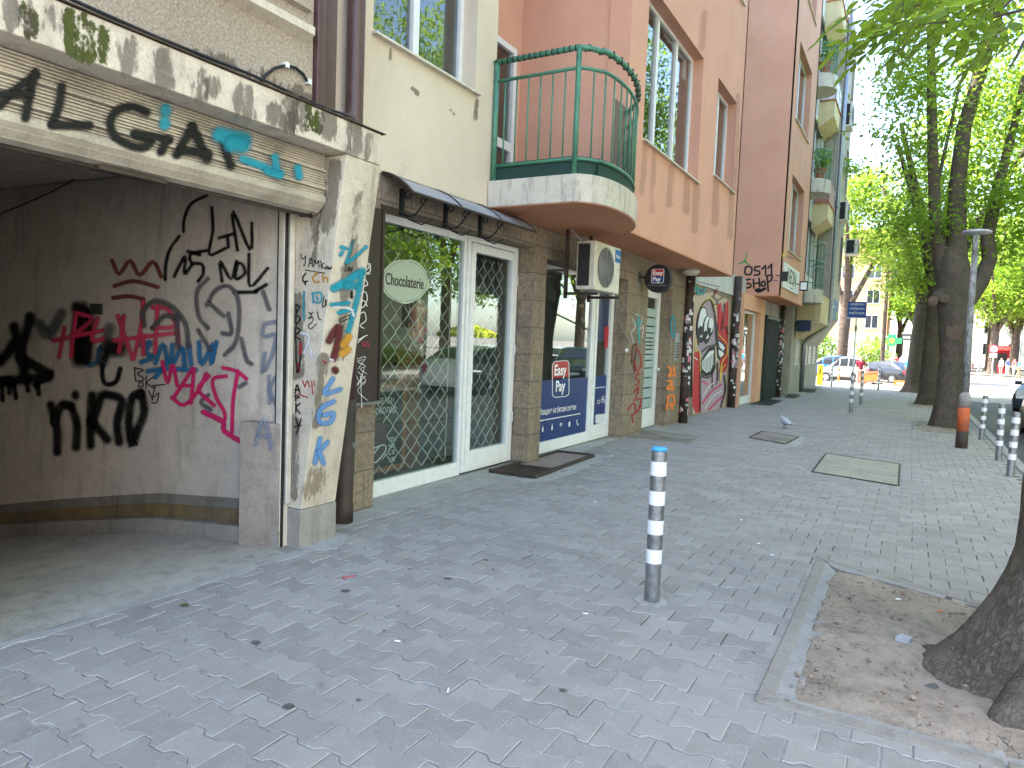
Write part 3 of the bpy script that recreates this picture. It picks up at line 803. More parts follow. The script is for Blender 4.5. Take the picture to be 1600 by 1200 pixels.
m = M(); m.box(-14.2, -3.66, -4, 3.58, 2.73, 2.95); m.build('ceiling', m_gwall, B)
m = M(); m.box(-14.4, -14.15, -4, 3.6, -2, 2.73); m.box(-14.2, -3.7, -4.2, -4.0, -2, 2.73); m.box(-4.0, -3.62, -4.0, 1.42, -.05, 2.73); m.build('rear_and_shading_wall', m_gwall, B)  # last box is an unseen front closure, added to darken the bay
m = M(); m.box(-13, -4.42, -4, 3.98, 2.98, 13.45); m.build('rear_block', m_rough, B)
m = M(); m.box(-3.845, -3.84, 3.475, 3.50, -.02, 2.74); m.box(-3.93, -3.906, 3.485, 3.53, -.05, 2.74); m.build('door_track', m_black, B)
paint('moss_streaks', B, [('moss', 30, [[(38, 12), (40, 50)], [(47, 22), (48, 52)], [(108, 24), (112, 82)], [(124, 30), (128, 86)], [(138, 40), (141, 92)], [(160, 48), (161, 92)], [(482, 172), (483, 196)], [(496, 178), (497, 200)]]), ('grime', 44, [[(45, 15), (46, 48)], [(78, 20), (80, 45)], [(310, 118), (312, 150)], [(330, 130), (331, 140)], [(452, 160), (455, 190)], [(470, 168), (472, 196)], [(250, 90), (252, 130)], [(200, 70), (202, 110)], [(15, 10), (15, 40)], [(380, 145), (382, 178)], [(510, 185), (510, 205)], [(550, 190), (552, 232)], [(430, 178), (450, 192)] ])], SX(-3.36, .003))
paint('grime_streaks', B, [('grime', 60, [[(405, 128), (440, 145), (478, 168)], [(300, 92), (380, 125)]])], SX(-3.95, .003))
# vent hole (a dark box standing for its shade) and hanging wire inside
gs = SPath(GWd, .006)
m = M(); p = gs(152, 483); q = gs(139, 483); e = (p-q); e.z = 0; e.normalize(); n = Vector((e.y, -e.x, 0))
c = (gs(139, 474)+gs(166, 492))/2
m.obox(c, e*.072, n*.012, Vector((0, 0, .044))); m.build('vent', m_dark, B)
m = M(); pts = [gs(x, y, .03) for x, y in ((0, 338), (40, 322), (90, 300), (130, 278), (152, 266))]
m.tube(pts, .006, 5); m.build('cable', m_dkbrown, B)
# roller shutter: slats, ribs and the bottom bar that turns inward
m = M(); prof = []
z = 2.735
while z > 2.475:
    rib = int(round((2.735-z)/.0165)) % 7 == 6
    if rib: prof += [(-3.545, z), (-3.522, z-.003), (-3.520, z-.014), (-3.545, z-.018)]; z -= .019
    else: prof += [(-3.552, z), (-3.541, z-.003), (-3.541, z-.012), (-3.552, z-.0155)]; z -= .0165
prof += [(-3.535, 2.465), (-3.525, 2.45), (-3.527, 2.42), (-3.55, 2.395), (-3.553, 2.39), (-3.585, 2.362), (-3.59, 2.356), (-3.64, 2.342), (-3.66, 2.345)]
ya, yb = -4.0, 3.535
for (xa, za), (xb, zb) in zip(prof, prof[1:]): m.q((xa, ya, za), (xa, yb, za), (xb, yb, zb), (xb, ya, zb))
P0 = prof[0]; 
for (xa, za), (xb, zb) in zip(prof, prof[1:]): m.q((xa, yb, za), (-3.66, yb, za), (-3.66, yb, zb), (xb, yb, zb))
sh = m.build('roller_shutter', m_shut, B)
m = M(); m.tube([(-3.66, ya, 2.338), (-3.66, yb, 2.338)], .016, 6); m.box(-3.69, -3.60, 2.05, 2.42, 2.318, 2.338); m.build('bottom_bar', m_dkbrown, sh)
m = M(); m.tube([hY(x, y, 3.5) for x, y in ((460, 330), (470, 338), (482, 338), (492, 328))], .006, 5); m.build('cable', m_rubber, sh)
Z1 = lambda *p: Zt(0, 0, .375, p)
Z2 = lambda *p: Zt(0, 400, .375, p)
Z3 = lambda *p: Zt(430, 360, .2, p)
paint('shutter_graffiti', sh, [
    ('black', 19, [Z1((0, 440), (60, 375), (150, 310)), Z1((145, 300), (122, 400), (105, 490)), Z1((0, 392), (125, 392)), Z1((255, 360), (245, 440), (215, 515)), Z1((215, 522), (370, 522)),
                   Z1((610, 468), (550, 445), (490, 458), (458, 510), (480, 570), (550, 608), (605, 612), (622, 580), (560, 558)), Z1((560, 556), (705, 580)), Z1((695, 580), (670, 632)),
                   Z1((735, 645), (765, 590), (800, 525)), Z1((800, 528), (835, 600), (862, 665)), Z1((755, 625), (868, 640)), Z1((930, 590), (960, 690))]),
    ('cyan', 24, [Z1((690, 455), (690, 465)), Z1((685, 505), (685, 520))]),
    ('cyan', 34, [Z1((915, 560), (960, 572), (1015, 580)), Z1((965, 600), (1010, 605))]),
    ('cyan', 17, [Z1((1010, 662), (1080, 688), (1165, 722)), Z1((1145, 655), (1150, 700)), Z1((1110, 712), (1165, 730)), Z1((1240, 700), (1245, 735))])], SX(-3.522, .004))
paint('wall_graffiti', B, [
    ('blacksoft', 19, [Z2((215, 620), (240, 720), (240, 815)), Z2((228, 690), (262, 620), (295, 625)), Z2((300, 630), (325, 700), (320, 795)), Z2((318, 578), (318, 582)), Z2((388, 580), (380, 690), (382, 790)), Z2((425, 585), (390, 690)), Z2((388, 690), (450, 765)), Z2((440, 575), (510, 600), (492, 690), (500, 775)), Z2((590, 575), (555, 590), (540, 690), (552, 785), (578, 720), (604, 650), (592, 570))]),
    ('blacksoft', 22, [Z2((62, 295), (85, 390), (105, 485)), Z2((130, 255), (85, 420)), Z2((100, 430), (210, 492)), Z2((30, 520), (200, 505)), Z2((5, 440), (40, 400), (55, 370))]),
    ('grey', 24, [Z2((170, 285), (205, 330), (260, 240)), Z2((320, 215), (350, 240)), Z2((460, 300), (430, 440))]),
    ('blacksoft', 34, [Z2((345, 225), (330, 330), (335, 430)), Z2((365, 260), (360, 420)), Z2((465, 385), (500, 385))]),
    ('blacksoft', 11, [Z2((450, 400), (430, 470), (440, 530), (485, 525), (505, 470)), Z2((10, 510), (15, 600)), Z2((40, 510), (42, 570)), Z2((60, 540), (70, 590)), Z2((115, 510), (120, 560)), Z2((160, 530), (165, 575)), Z2((150, 540), (185, 515))]),
    ('pink', 10, [Z2((320, 240), (300, 420)), Z2((322, 238), (385, 262), (322, 322)), Z2((410, 260), (388, 350), (432, 345)), Z2((272, 300), (250, 420)), Z2((228, 352), (432, 310)), Z2((495, 250), (555, 425)), Z2((600, 190), (590, 300), (560, 430)), Z2((480, 352), (742, 320)), Z2((640, 215), (702, 222), (732, 292), (640, 300)), Z2((660, 208), (650, 400)), Z2((738, 262), (748, 365)), Z2((520, 250), (500, 400)), Z2((600, 330), (600, 410))]),
    ('grey', 12, [Z2((605, 290), (600, 230), (650, 188), (720, 212), (775, 280), (790, 375)), Z2((740, 250), (745, 380)), Z2((640, 300), (690, 250), (745, 260))]),
    ('grey', 10, [Z2((865, 205), (900, 145), (950, 125), (990, 165), (1000, 250), (985, 360), (940, 412)), Z2((870, 95), (825, 150), (832, 250), (870, 300)), Z2((830, 310), (880, 392)), Z2((880, 200), (935, 250)), Z2((955, 240), (968, 320), (930, 322)), Z2((1100, 150), (1125, 222)), Z2((1008, 345), (1030, 430), (1050, 450)), Z2((870, 580), (840, 610), (880, 640)), Z2((1000, 545), (1025, 530))]),
    ('blacksoft', 8, [Z2((980, 152), (1072, 150)), Z2((1068, 145), (1112, 120))]),
    ('blue', 11, [Z2((590, 370), (632, 360), (610, 400), (640, 422), (592, 442)), Z2((650, 445), (682, 368), (702, 445)), Z2((722, 370), (718, 455), (762, 380), (772, 455)), Z2((790, 372), (800, 450)), Z2((620, 480), (700, 470), (820, 475)), Z2((832, 360), (842, 452), (890, 370), (882, 452), (905, 360)), Z2((650, 505), (702, 442)), Z2((372, 375), (365, 448), (408, 440), (418, 378), (422, 450))]),
    ('marker', 2.2, [Z2((565, 465), (570, 520), (605, 512), (575, 490), (602, 475), (562, 466)), Z2((590, 520), (580, 545), (600, 540), (595, 520)), Z2((612, 500), (612, 550)), Z2((640, 505), (615, 528), (645, 550)), Z2((622, 560), (640, 600)), Z2((650, 545), (640, 590), (665, 570), (655, 610), (635, 610)), Z2((640, 540), (690, 535))]),
    ('magenta', 7.5, [Z2((680, 440), (702, 530), (722, 452), (742, 540)), Z2((725, 592), (760, 540), (805, 470)), Z2((720, 590), (770, 620), (830, 560), (862, 490)), Z2((762, 540), (800, 540)), Z2((812, 470), (800, 612)), Z2((875, 500), (830, 555), (895, 622)), Z2((945, 500), (890, 515), (905, 590), (938, 650), (930, 690), (855, 648)), Z2((932, 465), (990, 480), (1030, 512)), Z2((995, 480), (975, 600), (970, 735))]),
    ('magenta', 10, [Z2((850, 650), (930, 688), (938, 728), (1005, 772))]),
    ('blacksoft', 7.5, [Z1((865, 815), (800, 850), (772, 912), (768, 965)), Z1((750, 985), (712, 1040), (695, 1100), (692, 1165)), Z1((730, 1152), (775, 1068), (772, 1142), (805, 1102)), Z1((862, 1045), (800, 1058), (802, 1095), (845, 1102), (850, 1140), (828, 1172)), Z1((785, 1048), (835, 1062)),
                      Z1((885, 865), (890, 960), (875, 1060), (942, 1035)), Z1((915, 992), (975, 975)), Z1((950, 985), (955, 1030)), Z1((992, 1042), (972, 880), (1045, 1042), (1052, 930)), Z1((928, 1172), (920, 1090), (965, 1162), (988, 1090)), Z1((992, 1100), (985, 1162), (1022, 1140), (1012, 1102), (990, 1095)), Z1((1040, 1060), (1045, 1192), (1118, 1118))]),
    ('brick', 8, [Z2((470, 20), (500, 75), (545, 20), (585, 80), (640, 25), (675, 85)), Z2((480, 125), (560, 105), (660, 130)), Z2((475, 175), (540, 168), (600, 180))])], gs)
paint('pier_graffiti', B, [('greyblue', 10, [Z2((1150, 275), (1105, 288), (1100, 335), (1150, 330), (1140, 400), (1108, 475)), Z2((1105, 405), (1095, 480)), Z2((1122, 500), (1125, 612)), Z2((1155, 500), (1126, 552), (1152, 620))])], gs)
pn = Vector((-3.85+4.14, 3.455-3.352, 0)).normalized(); pn = Vector((pn.y, -pn.x, 0))
paint('pier_graffiti', B, [('greyblue', 11, [Z2((1066, 782), (1100, 680), (1132, 800)), Z2((1082, 752), (1126, 752))])], SPlane((-3.85, 3.455, 0), pn, .006))
paint('pylon_grime', B, [('grime', 34, [[(492, 300), (488, 400)], [(466, 470), (464, 580)], [(453, 660), (452, 770)], [(520, 260), (508, 360)]])], SY(3.55, .003))
paint('pylon_graffiti', B, [
    ('marker', 1.6, [Z3((205, 190), (215, 225), (240, 205)), Z3((240, 198), (235, 270), (222, 272)), Z3((262, 285), (285, 215), (296, 282)), Z3((268, 260), (293, 258)), Z3((305, 285), (312, 230), (325, 265), (342, 235), (346, 290)), Z3((362, 240), (365, 300)), Z3((386, 255), (367, 275), (391, 300)), Z3((402, 278), (394, 298), (412, 300), (408, 279)), Z3((418, 285), (422, 305), (432, 290), (438, 305), (445, 280)), Z3((240, 310), (390, 335)),
                     Z3((265, 640), (292, 660), (262, 690), (300, 680), (290, 720), (262, 740), (282, 772), (322, 730)), Z3((275, 655), (300, 640)), Z3((388, 510), (372, 600), (402, 572), (395, 540)), Z3((410, 545), (395, 560), (405, 590)), Z3((335, 640), (345, 690), (365, 700))]),
    ('black', 3.2, [Z3((242, 335), (220, 368), (226, 402), (256, 396)), Z3((238, 400), (238, 425)), Z3((165, 578), (195, 598), (168, 645)), Z3((165, 580), (168, 645)), Z3((165, 660), (198, 690), (165, 742)), Z3((165, 660), (166, 740)), Z3((160, 755), (202, 782), (162, 822), (198, 852)), Z3((165, 860), (168, 1000), (175, 1110)), Z3((200, 870), (202, 1000), (182, 1112)), Z3((162, 770), (162, 850))]),
    ('marker', 2.6, [Z2((1232, 572), (1240, 535), (1252, 572)), Z2((1232, 558), (1250, 558)), Z2((1232, 580), (1235, 604)), Z2((1232, 580), (1250, 588), (1235, 594)), Z2((1235, 614), (1235, 652)), Z2((1252, 614), (1236, 632), (1252, 655)), Z2((1235, 675), (1243, 702)), Z2((1257, 680), (1236, 742)), Z2((1230, 712), (1256, 706))]),
    ('ochre', 3.4, [Z3((332, 338), (295, 370), (318, 405), (346, 400)), Z3((375, 350), (380, 402)), Z3((380, 376), (410, 370), (414, 402)), Z3((318, 325), (325, 345))]),
    ('cyan', 4, [Z3((230, 480), (228, 590), (230, 700)), Z3((295, 492), (362, 490), (360, 560), (300, 562)), Z3((300, 500), (302, 555)), Z3((325, 512), (340, 540))]),
    ('crimson', 5, [Z3((205, 885), (200, 965)), Z3((178, 1040), (190, 1095))]),
    ('crimson', 2.2, [Z2((1262, 520), (1272, 545)), Z2((1272, 545), (1282, 520), (1292, 545)), Z2((1310, 520), (1312, 540)), Z2((1300, 522), (1305, 575)), Z2((1240, 575), (1285, 590))]),
    ('whitesoft', 7, [Z3((205, 800), (270, 830), (232, 955)), Z3((285, 930), (290, 990))])], SY(3.55, .004))
pf = SPlane((-3.72, 3.55, .262), (2.471, 0, -.36), .005)
paint('pylon_grime', B, [('rust', 40, [[(478, 770), (500, 740)]]), ('grime', 22, [[(575, 215), (572, 245)], [(560, 300), (552, 420)], [(540, 420), (530, 560)], [(505, 560), (495, 660)]])], pf)
paint('pylon_graffiti', B, [
    ('cyan', 8.5, [Z3((605, 85), (585, 150), (550, 255)), Z3((550, 258), (630, 200), (705, 128)), Z3((512, 130), (552, 142)), Z3((506, 192), (522, 170)), Z3((435, 578), (570, 566)), Z3((492, 642), (572, 622))]),
    ('cyan', 18, [Z3((455, 450), (560, 395), (675, 320)), Z3((560, 432), (640, 432))]),
    ('cyan', 13, [Z3((672, 335), (640, 520), (592, 700), (566, 790))]),
    ('maroon', 14, [Z3((480, 760), (450, 800), (418, 860)), Z3((497, 760), (482, 880), (452, 1000)), Z3((462, 1088), (468, 1095))]),
    ('ochre', 15, [Z3((572, 830), (530, 892)), Z3((565, 930), (522, 962))]),
    ('marker', 1.5, [Z3((545, 300), (538, 312), (560, 318), (567, 292), (545, 284)), Z3((575, 290), (580, 312), (600, 285), (590, 322)), Z3((500, 695), (575, 660)), Z3((500, 695), (506, 716)), Z3((506, 716), (582, 682)), Z3((575, 660), (582, 682))]),
    ('black', 7, [Z3((592, 480), (592, 520))]), ('whitesoft', 6, [Z3((600, 640), (610, 665)), Z3((425, 1005), (445, 1015)), Z3((450, 600), (560, 605), (600, 625))]),
    ('crimson', 3, [Z3((372, 1020), (392, 1035))]),
    ('paleblue', 11, [Z2((1385, 510), (1350, 572), (1415, 555)), Z2((1388, 605), (1335, 635), (1328, 690), (1372, 692), (1388, 655), (1350, 662)), Z2((1332, 760), (1310, 860)), Z2((1362, 775), (1320, 822)), Z2((1328, 812), (1346, 862))])], pf)
# roughcast storey above, with its projecting ledge
m = M(); m.box(-4.4, -3.95, -4, 3.80, 2.975, 13.5); m.build('upper_wall', m_rough, B)
m = M(); m.prism([(-3.95, 3.62), (-3.87, 3.665), (-3.87, 3.72), (-3.95, 3.74)], -4, 3.74, 'y'); m.build('ledge', m_beam, B)
m = M(); m.prism([(-3.95, 3.83), (-3.90, 3.84), (-3.90, 3.86), (-3.95, 3.88)], -4, 3.74, 'y'); m.build('ledge', m_rough, B)
m = M(); m.tube([hX(x, y, -3.93) for x, y in ((408, 128), (416, 116), (430, 106), (447, 102), (462, 106), (474, 116), (482, 130))], .011, 6)
m.tube([(-3.37, a, 2.978+.012*(k % 2)) for k, a in enumerate((1.0, 1.6, 2.2, 2.8, 3.3, 3.62))]+[(-3.5, 3.8, 2.985)], .009, 6); m.build('cable', m_rubber, B)
m = M(); p = hX(447, 102, -3.93); m.obox(p, (.018, 0, 0), (0, .016, 0), (0, 0, .018)); p = hX(482, 128, -3.93); m.obox(p, (.018, 0, 0), (0, .016, 0), (0, 0, .018)); m.build('cable_clip', m_white, B)

# ------------------------------------------------------------------ downpipes between the two buildings
t = thing('downpipe', 'flat-sided brown boxed downpipe against the roughcast wall', 'downpipe', (-3.95, 3.9, 2.98))
m = M(); m.box(-4.08, -3.91, 3.81, 3.90, 2.975, 13.4); m.box(-4.05, -3.93, 3.905, 4.03, 2.975, 13.4); m.build('casing', m_brown, t, bevel=.01)
t = thing('downpipe', 'round brown downpipe that runs past the leaning pylon to a mossy iron foot', 'downpipe', (-3.97, 4.23, 0))
m = M(); m.tube([(-4.0, 4.30, z) for z in (.9, 2, 4, 8, 13.4)], .072, 14); m.build('pipe', m_brown, t, smooth=True)
m = M(); m.tube([(-3.98, 4.26, -.05), (-3.98, 4.26, .12), (-3.985, 4.27, .16), (-4.0, 4.3, 1.0)], [.085, .085, .076, .076], 14); m.build('foot', m_dkbrown, t, smooth=True)
m = M(); m.lathe((-4.0, 4.295, .62), [(.079, -.022), (.084, -.022), (.084, .022), (.079, .022)], 14); m.box(-4.12, -4.06, 4.26, 4.32, .605, .635); m.build('clamp', m_galv, t)

# ------------------------------------------------------------------ apartment building: cream and pink, shops below
A = thing('apartment_building', 'pink and cream apartment building with shops in stone piers and a green-railed balcony', 'building', (-6, 9, 0))
XS, XG, XB = -4.12, -4.35, -3.38
m = M()
m.wall('x', XS, -.3, 4.33, 14.44, -.1, 2.935, [(4.79, 7.68, -.2, 2.68), (8.02, 10.98, -.2, 2.58), (12.0, 13.45, -.2, 2.62)])
m.wall('x', XS, -.3, 6.62, 14.44, 2.94, 3.04)
m.build('ground_floor', m_stone, A)
m = M()
m.wall('x', XS+.015, -.3, 4.0, 6.60, 2.94, 13.6, [(4.62, 6.2, 4.1, 5.95), (4.62, 6.2, 7.9, 9.7)])
m.box(-4.5, XS, 3.99, 4.34, -.1, 2.935)
m.build('cream_wall', m_cream, A)
m = M(); m.wall('x', -5.0, -.25, 6.3, 8.68, 3.2, 13.6, [(6.75, 8.52, 3.3, 5.5)]); m.box(-5.0, -4.41, 6.32, 6.598, 3.0, 13.6)
m.box(-5.0, -3.40, 8.68, 8.76, 3.06, 13.6)
m.build('balcony_recess', m_pink, A)
m = M()
m.wall('x', XB, -.3, 8.66, 15.2, 3.05, 13.6, [(9.28, 12.08, 4.36, 6.40), (13.1, 14.66, 4.72, 6.44), (9.28, 12.08, 8.0, 10.1), (13.1, 14.66, 8.4, 10.1)])
m.box(-4.6, XB, 15.12, 15.2, 3.06, 13.6); m.box(-4.6, XB-.31, 8.77, 15.1, 13.3, 13.6)
m.build('bay', m_pink, A)
m = M(); m.box(-4.42, XB-.004, 8.69, 15.19, 3.03, 3.052); m.build('soffit', m_soffit, A)
# gap between the bays: mural wall and the pale wall above
m = M(); m.wall('x', -4.30, -.25, 14.45, 19.6, -.12, 2.93, [(15.30, 16.02, .36, 2.56)]); m.build('mural_wall', m_stone, A)
m = M(); m.wall('x', -4.28, -.9, 14.45, 21.0, 2.935, 3.5); m.wall('x', -5.16, -.25, 15.21, 21.06, 3.505, 17); m.build('pale_wall', m_pale, A)  # upper wall carried unseen past the roof to block sun on the next flank
m = M(); m.box(-13, -5.42, 4.0, 21.0, 3.1, 17); m.box(-5.42, -4.46, 4.0, 6.3, 10.2, 13.5); m.box(-5.42, -4.46, 3.99, 4.6, 3.1, 10.2); m.build('rear_block', m_cream, A)  # building mass, raised unseen to keep sun off the second block
def window(parent, y0, y1, z0, z1, x, nsash=2, blind=None, fm=None, depth=.06, name='window', sill=True, xs=None):
    """street-facing casement: white frame, sashes, one pane, a blind or curtain inside, a sill"""
    fm = fm or m_cframe
    m = M(); fw = .055
    for a, b, c, d in ((y0, y1, z0, z0+fw), (y0, y1, z1-fw, z1)): m.box(x-depth, x, a, b, c, d)
    for a, b in ((y0, y0+fw), (y1-fw, y1)): m.box(x-depth+.001, x-.001, a, b, z0+fw, z1-fw)
    for k in range(1, nsash):
        yy = y0+(y1-y0)*k/nsash; m.box(x-depth+.002, x+.006, yy-.045, yy+.045, z0+fw, z1-fw)
    f = m.build(name, fm, parent)
    m = M(); m.box(x-depth*.6, x-depth*.5, y0+fw*.5, y1-fw*.5, z0+fw*.5, z1-fw*.5); m.build('pane', m_wglass, f)
    if blind:
        m = M(); n = 40
        for k in range(n):
            ya, yb = y0+fw+(y1-y0-2*fw)*k/n, y0+fw+(y1-y0-2*fw)*(k+1)/n
            xa, xb_ = x-.16-.014*math.sin(k*1.9), x-.16-.014*math.sin((k+1)*1.9)
            m.q((xa, ya, z0), (xb_, yb, z0), (xb_, yb, z1), (xa, ya, z1))
        m.build('curtain', blind, f)
    m = M(); m.box(x-.62, x-.5, y0-.1, y1+.1, z0-.1, z1+.1); m.build('unlit_depth_backing', m_dark, f)  # dark slab paints in the unlit depth behind the pane
    if sill and xs is not None:
        m = M(); m.prism([(x, z0-.035), (xs+.055, z0-.05), (xs+.055, z0-.03), (x, z0-.005)], y0-.02, y1+.05, 'y'); m.build('sill', m_acw, f)
    return f
for zz in (0, 3.8):
    window(A, 4.62, 6.2, 4.1+zz, (5.95 if not zz else 9.7), -4.28, 2, m_cur, None, .07, xs=XS+.015)
    window(A, 9.28, 12.08, 4.36+zz*.958, 6.40+zz*.974, -3.56, 3, m_curd, xs=XB)
    window(A, 13.1, 14.66, 4.72+zz*.968, 6.44+zz*.963, -3.56, 2, m_curd, xs=XB)
# balcony door in the recess
m = M()
for a, b in ((6.75, 6.83), (7.55, 7.63), (8.44, 8.52)): m.box(-5.06, -4.97, a, b, 3.3, 5.5)
for a, b in ((3.3, 3.38), (4.1, 4.22), (5.42, 5.5)): m.box(-5.058, -4.972, 6.83, 8.44, a, b)
f = m.build('balcony_door', m_cframe, A)
m = M(); m.box(-5.03, -5.02, 6.8, 8.5, 3.35, 5.46); m.build('pane', m_wglass, f)
m = M(); m.box(-5.3, -5.25, 6.7, 8.6, 3.2, 5.6); m.build('curtain', m_curd, f)
# balcony
BP = [(-4.10, 6.50), (-3.05, 6.50), (-2.93, 6.60), (-2.85, 6.76), (-2.81, 6.98), (-2.80, 7.22), (-2.82, 7.5), (-2.88, 7.8), (-2.98, 8.12), (-3.12, 8.42), (-3.375, 8.69)]
BPd = [BP[0]]+[tuple(p) for p in densify(BP[1:], 2)]
m = M(); m.prism(BPd+[(-3.40, 8.69), (-4.98, 8.66), (-4.98, 6.61), (-4.10, 6.61)], 2.955, 3.235); bal = m.build('balcony', m_slabc, A, bevel=.006)
m = M(); m.prism([(x-.012*(1 if x > -4 else 0), max(y, 6.512)) for x, y in BPd]+[(-4.10, 8.6)], 2.947, 2.955); m.build('underside', m_soffit, bal)
def inset(p, d=.06): 
    x, y = p; return (x-d*.9 if x > -3.3 or y > 6.9 else x, y+d*(1 if y < 6.7 else 0))
RP = [inset(p) for p in BPd]
for nm, z, r in (('top_rail', 4.50, .030), ('middle_rail', 4.30, .019), ('bottom_rail', 3.40, .019)): M().tube([(x, y, z) for x, y in RP], r, 8).build(nm, m_green, bal, smooth=True)
for x, zt in ((RP[0][0]+.03, 4.5), (RP[1][0], 4.52)): M().tube([(x, RP[0][1], 3.235), (x, RP[0][1], zt)], .030, 8).build('post', m_green, bal, smooth=True)
for k in range(1, 7):
    x = RP[0][0]+(RP[1][0]-RP[0][0])*k/7; M().tube([(x, RP[0][1], 3.4), (x, RP[0][1], 4.3)], .010, 6).build('baluster', m_green, bal, smooth=True)
L = [0]
for a, b in zip(RP[1:], RP[2:]): L.append(L[-1]+math.hypot(b[0]-a[0], b[1]-a[1]))
def along(path, L, s):
    for k in range(len(L)-1):
        if L[k] <= s <= L[k+1]:
            t = (s-L[k])/(L[k+1]-L[k]+1e-9); a, b = path[k], path[k+1]; return (a[0]+(b[0]-a[0])*t, a[1]+(b[1]-a[1])*t)
    return path[-1]
for k in range(1, 14):
    x, y = along(RP[1:], L, L[-1]*k/14); M().tube([(x, y, 3.4), (x, y, 4.3)], .010, 6).build('baluster', m_green, bal, smooth=True)
m = M()
for a, b in zip(RP, RP[1:]): m.q((a[0]-.012, a[1]+.012, 3.24), (b[0]-.012, b[1]+.012, 3.24), (b[0]-.012, b[1]+.012, 3.43), (a[0]-.012, a[1]+.012, 3.43)); m.q((a[0]-.016, a[1]+.016, 3.43), (b[0]-.016, b[1]+.016, 3.43), (b[0]-.016, b[1]+.016, 3.24), (a[0]-.016, a[1]+.016, 3.24))
m.build('toe_sheet', m_dkgreen, bal)
m = M(); pr = None
for k in range(12):
    x, y = along(RP[1:], L, L[-1]*(.25+.72*k/11)); cu_ = (x-.03, y)
    if pr: m.q((pr[0], pr[1], 3.45), (cu_[0], cu_[1], 3.45), (cu_[0], cu_[1], 4.12), (pr[0], pr[1], 4.12))
    pr = cu_
m.build('screen', film('green_screen', (.012, .05, .04), .72, .6), bal)
m = M()
for k in range(15):
    t_ = (k+.5)/15; x = RP[0][0]+(RP[1][0]-RP[0][0])*t_; m.lathe((x, RP[0][1], 4.50), [(.031, -.006), (.034, -.006), (.034, .006), (.031, .006)], 8, 'x')
for k in range(14):
    x, y = along(RP[1:], L, L[-1]*(k+.5)/14); m.obox((x, y, 4.5), (.033, 0, 0), (0, .005, 0), (0, 0, .033))
m.build('cable_tie', m_rubber, bal)

# shop fronts -----------------------------------------------------------
def rect_frame(m, x0, x1, y0, y1, z0, z1, w, wb=None, wt_=None):
    wb = wb or w; wt_ = wt_ or w
    m.box(x0, x1, y0, y0+w, z0, z1); m.box(x0, x1, y1-w, y1, z0, z1)
    m.box(x0+.001, x1-.001, y0+w, y1-w, z0, z0+wb); m.box(x0+.001, x1-.001, y0+w, y1-w, z1-wt_, z1)
m = M()
rect_frame(m, XG-.07, XG, 4.80, 6.52, -.02, 2.67, .05, .15, .075)
s1 = m.build('shop_front', m_white, A, bevel=.004)
m = M(); rect_frame(m, XG-.065, XG+.012, 6.53, 7.66, .0, 2.67, .06, .07, .06); m.build('door_frame', m_white, s1, bevel=.004)
m = M(); rect_frame(m, XG-.055, XG+.022, 6.60, 7.60, .035, 2.60, .085, .20, .10); d1 = m.build('door_leaf', m_white, s1, bevel=.004)
m = M(); m.box(XG-.04, XG-.03, 4.84, 6.48, .1, 2.62); m.box(XG-.03, XG-.02, 6.66, 7.54, .2, 2.53); m.build('pane', m_glass, s1)
m = M(); m.box(XG+.022, XG+.036, 6.62, 6.665, 1.0, 1.22); m.tube([(XG+.036, 6.642, 1.16), (XG+.07, 6.642, 1.16), (XG+.075, 6.655, 1.16), (XG+.075, 6.77, 1.155)], .011, 8)
m.build('door_handle', m_white, s1)
m = M()
for z in (.5, 1.35, 2.2): m.tube([(XG+.03, 7.625, z), (XG+.03, 7.625, z+.12)], .011, 6)
m.build('hinge', m_white, s1)
# folding lattice grille behind the panes
m = M()
def lattice(y0, y1, z0, z1, x, s=.10, ph=.19):
    for k in range(int((y1-y0)/s)+1):
        yc = y0+s/2+k*s; sg = 1 if k % 2 else -1; pts = []
        for j in range(int((z1-z0)/(ph/6))+1):
            z = z0+j*ph/6; t = ((z-z0)/ph) % 1; tri = 1-4*abs(t-.5)
            w = max(-1, min(1, tri*1.12)); pts.append((x+.005*sg, min(max(yc+sg*w*s*.5, y0-.01), y1+.01), z))
        m.tube(pts, .0062, 4, False)
lattice(4.92, 6.44, .14, 2.36, XG-.16); lattice(6.68, 7.53, .22, 2.5, XG-.12, .095)
m.build('lattice_grille', m_wire, s1)
m = M()
for (x0, x1, y0, y1, z0, z1) in ((-8.2, -8.1, 4.4, 7.9, -.05, 2.9), (-8.1, -4.45, 4.40, 4.44, -.05, 2.9), (-8.1, -4.45, 7.86, 7.9, -.05, 2.9)): m.box(x0, x1, y0, y1, z0, z1)
m.build('shop_wall', m_wallint, s1)
m = M(); m.box(-8.1, -4.43, 4.44, 7.86, -.06, .02); m.build('shop_floor', m_floorint, s1)
m = M(); m.box(-8.1, -4.43, 4.44, 7.86, 2.72, 2.8); m.build('shop_ceiling', m_wallint, s1)
m = M(); m.box(-6.4, -5.9, 4.6, 6.6, .02, 1.05); m.box(-8.05, -7.7, 4.6, 7.7, .02, 2.2); m.build('counter', m_wood, s1)
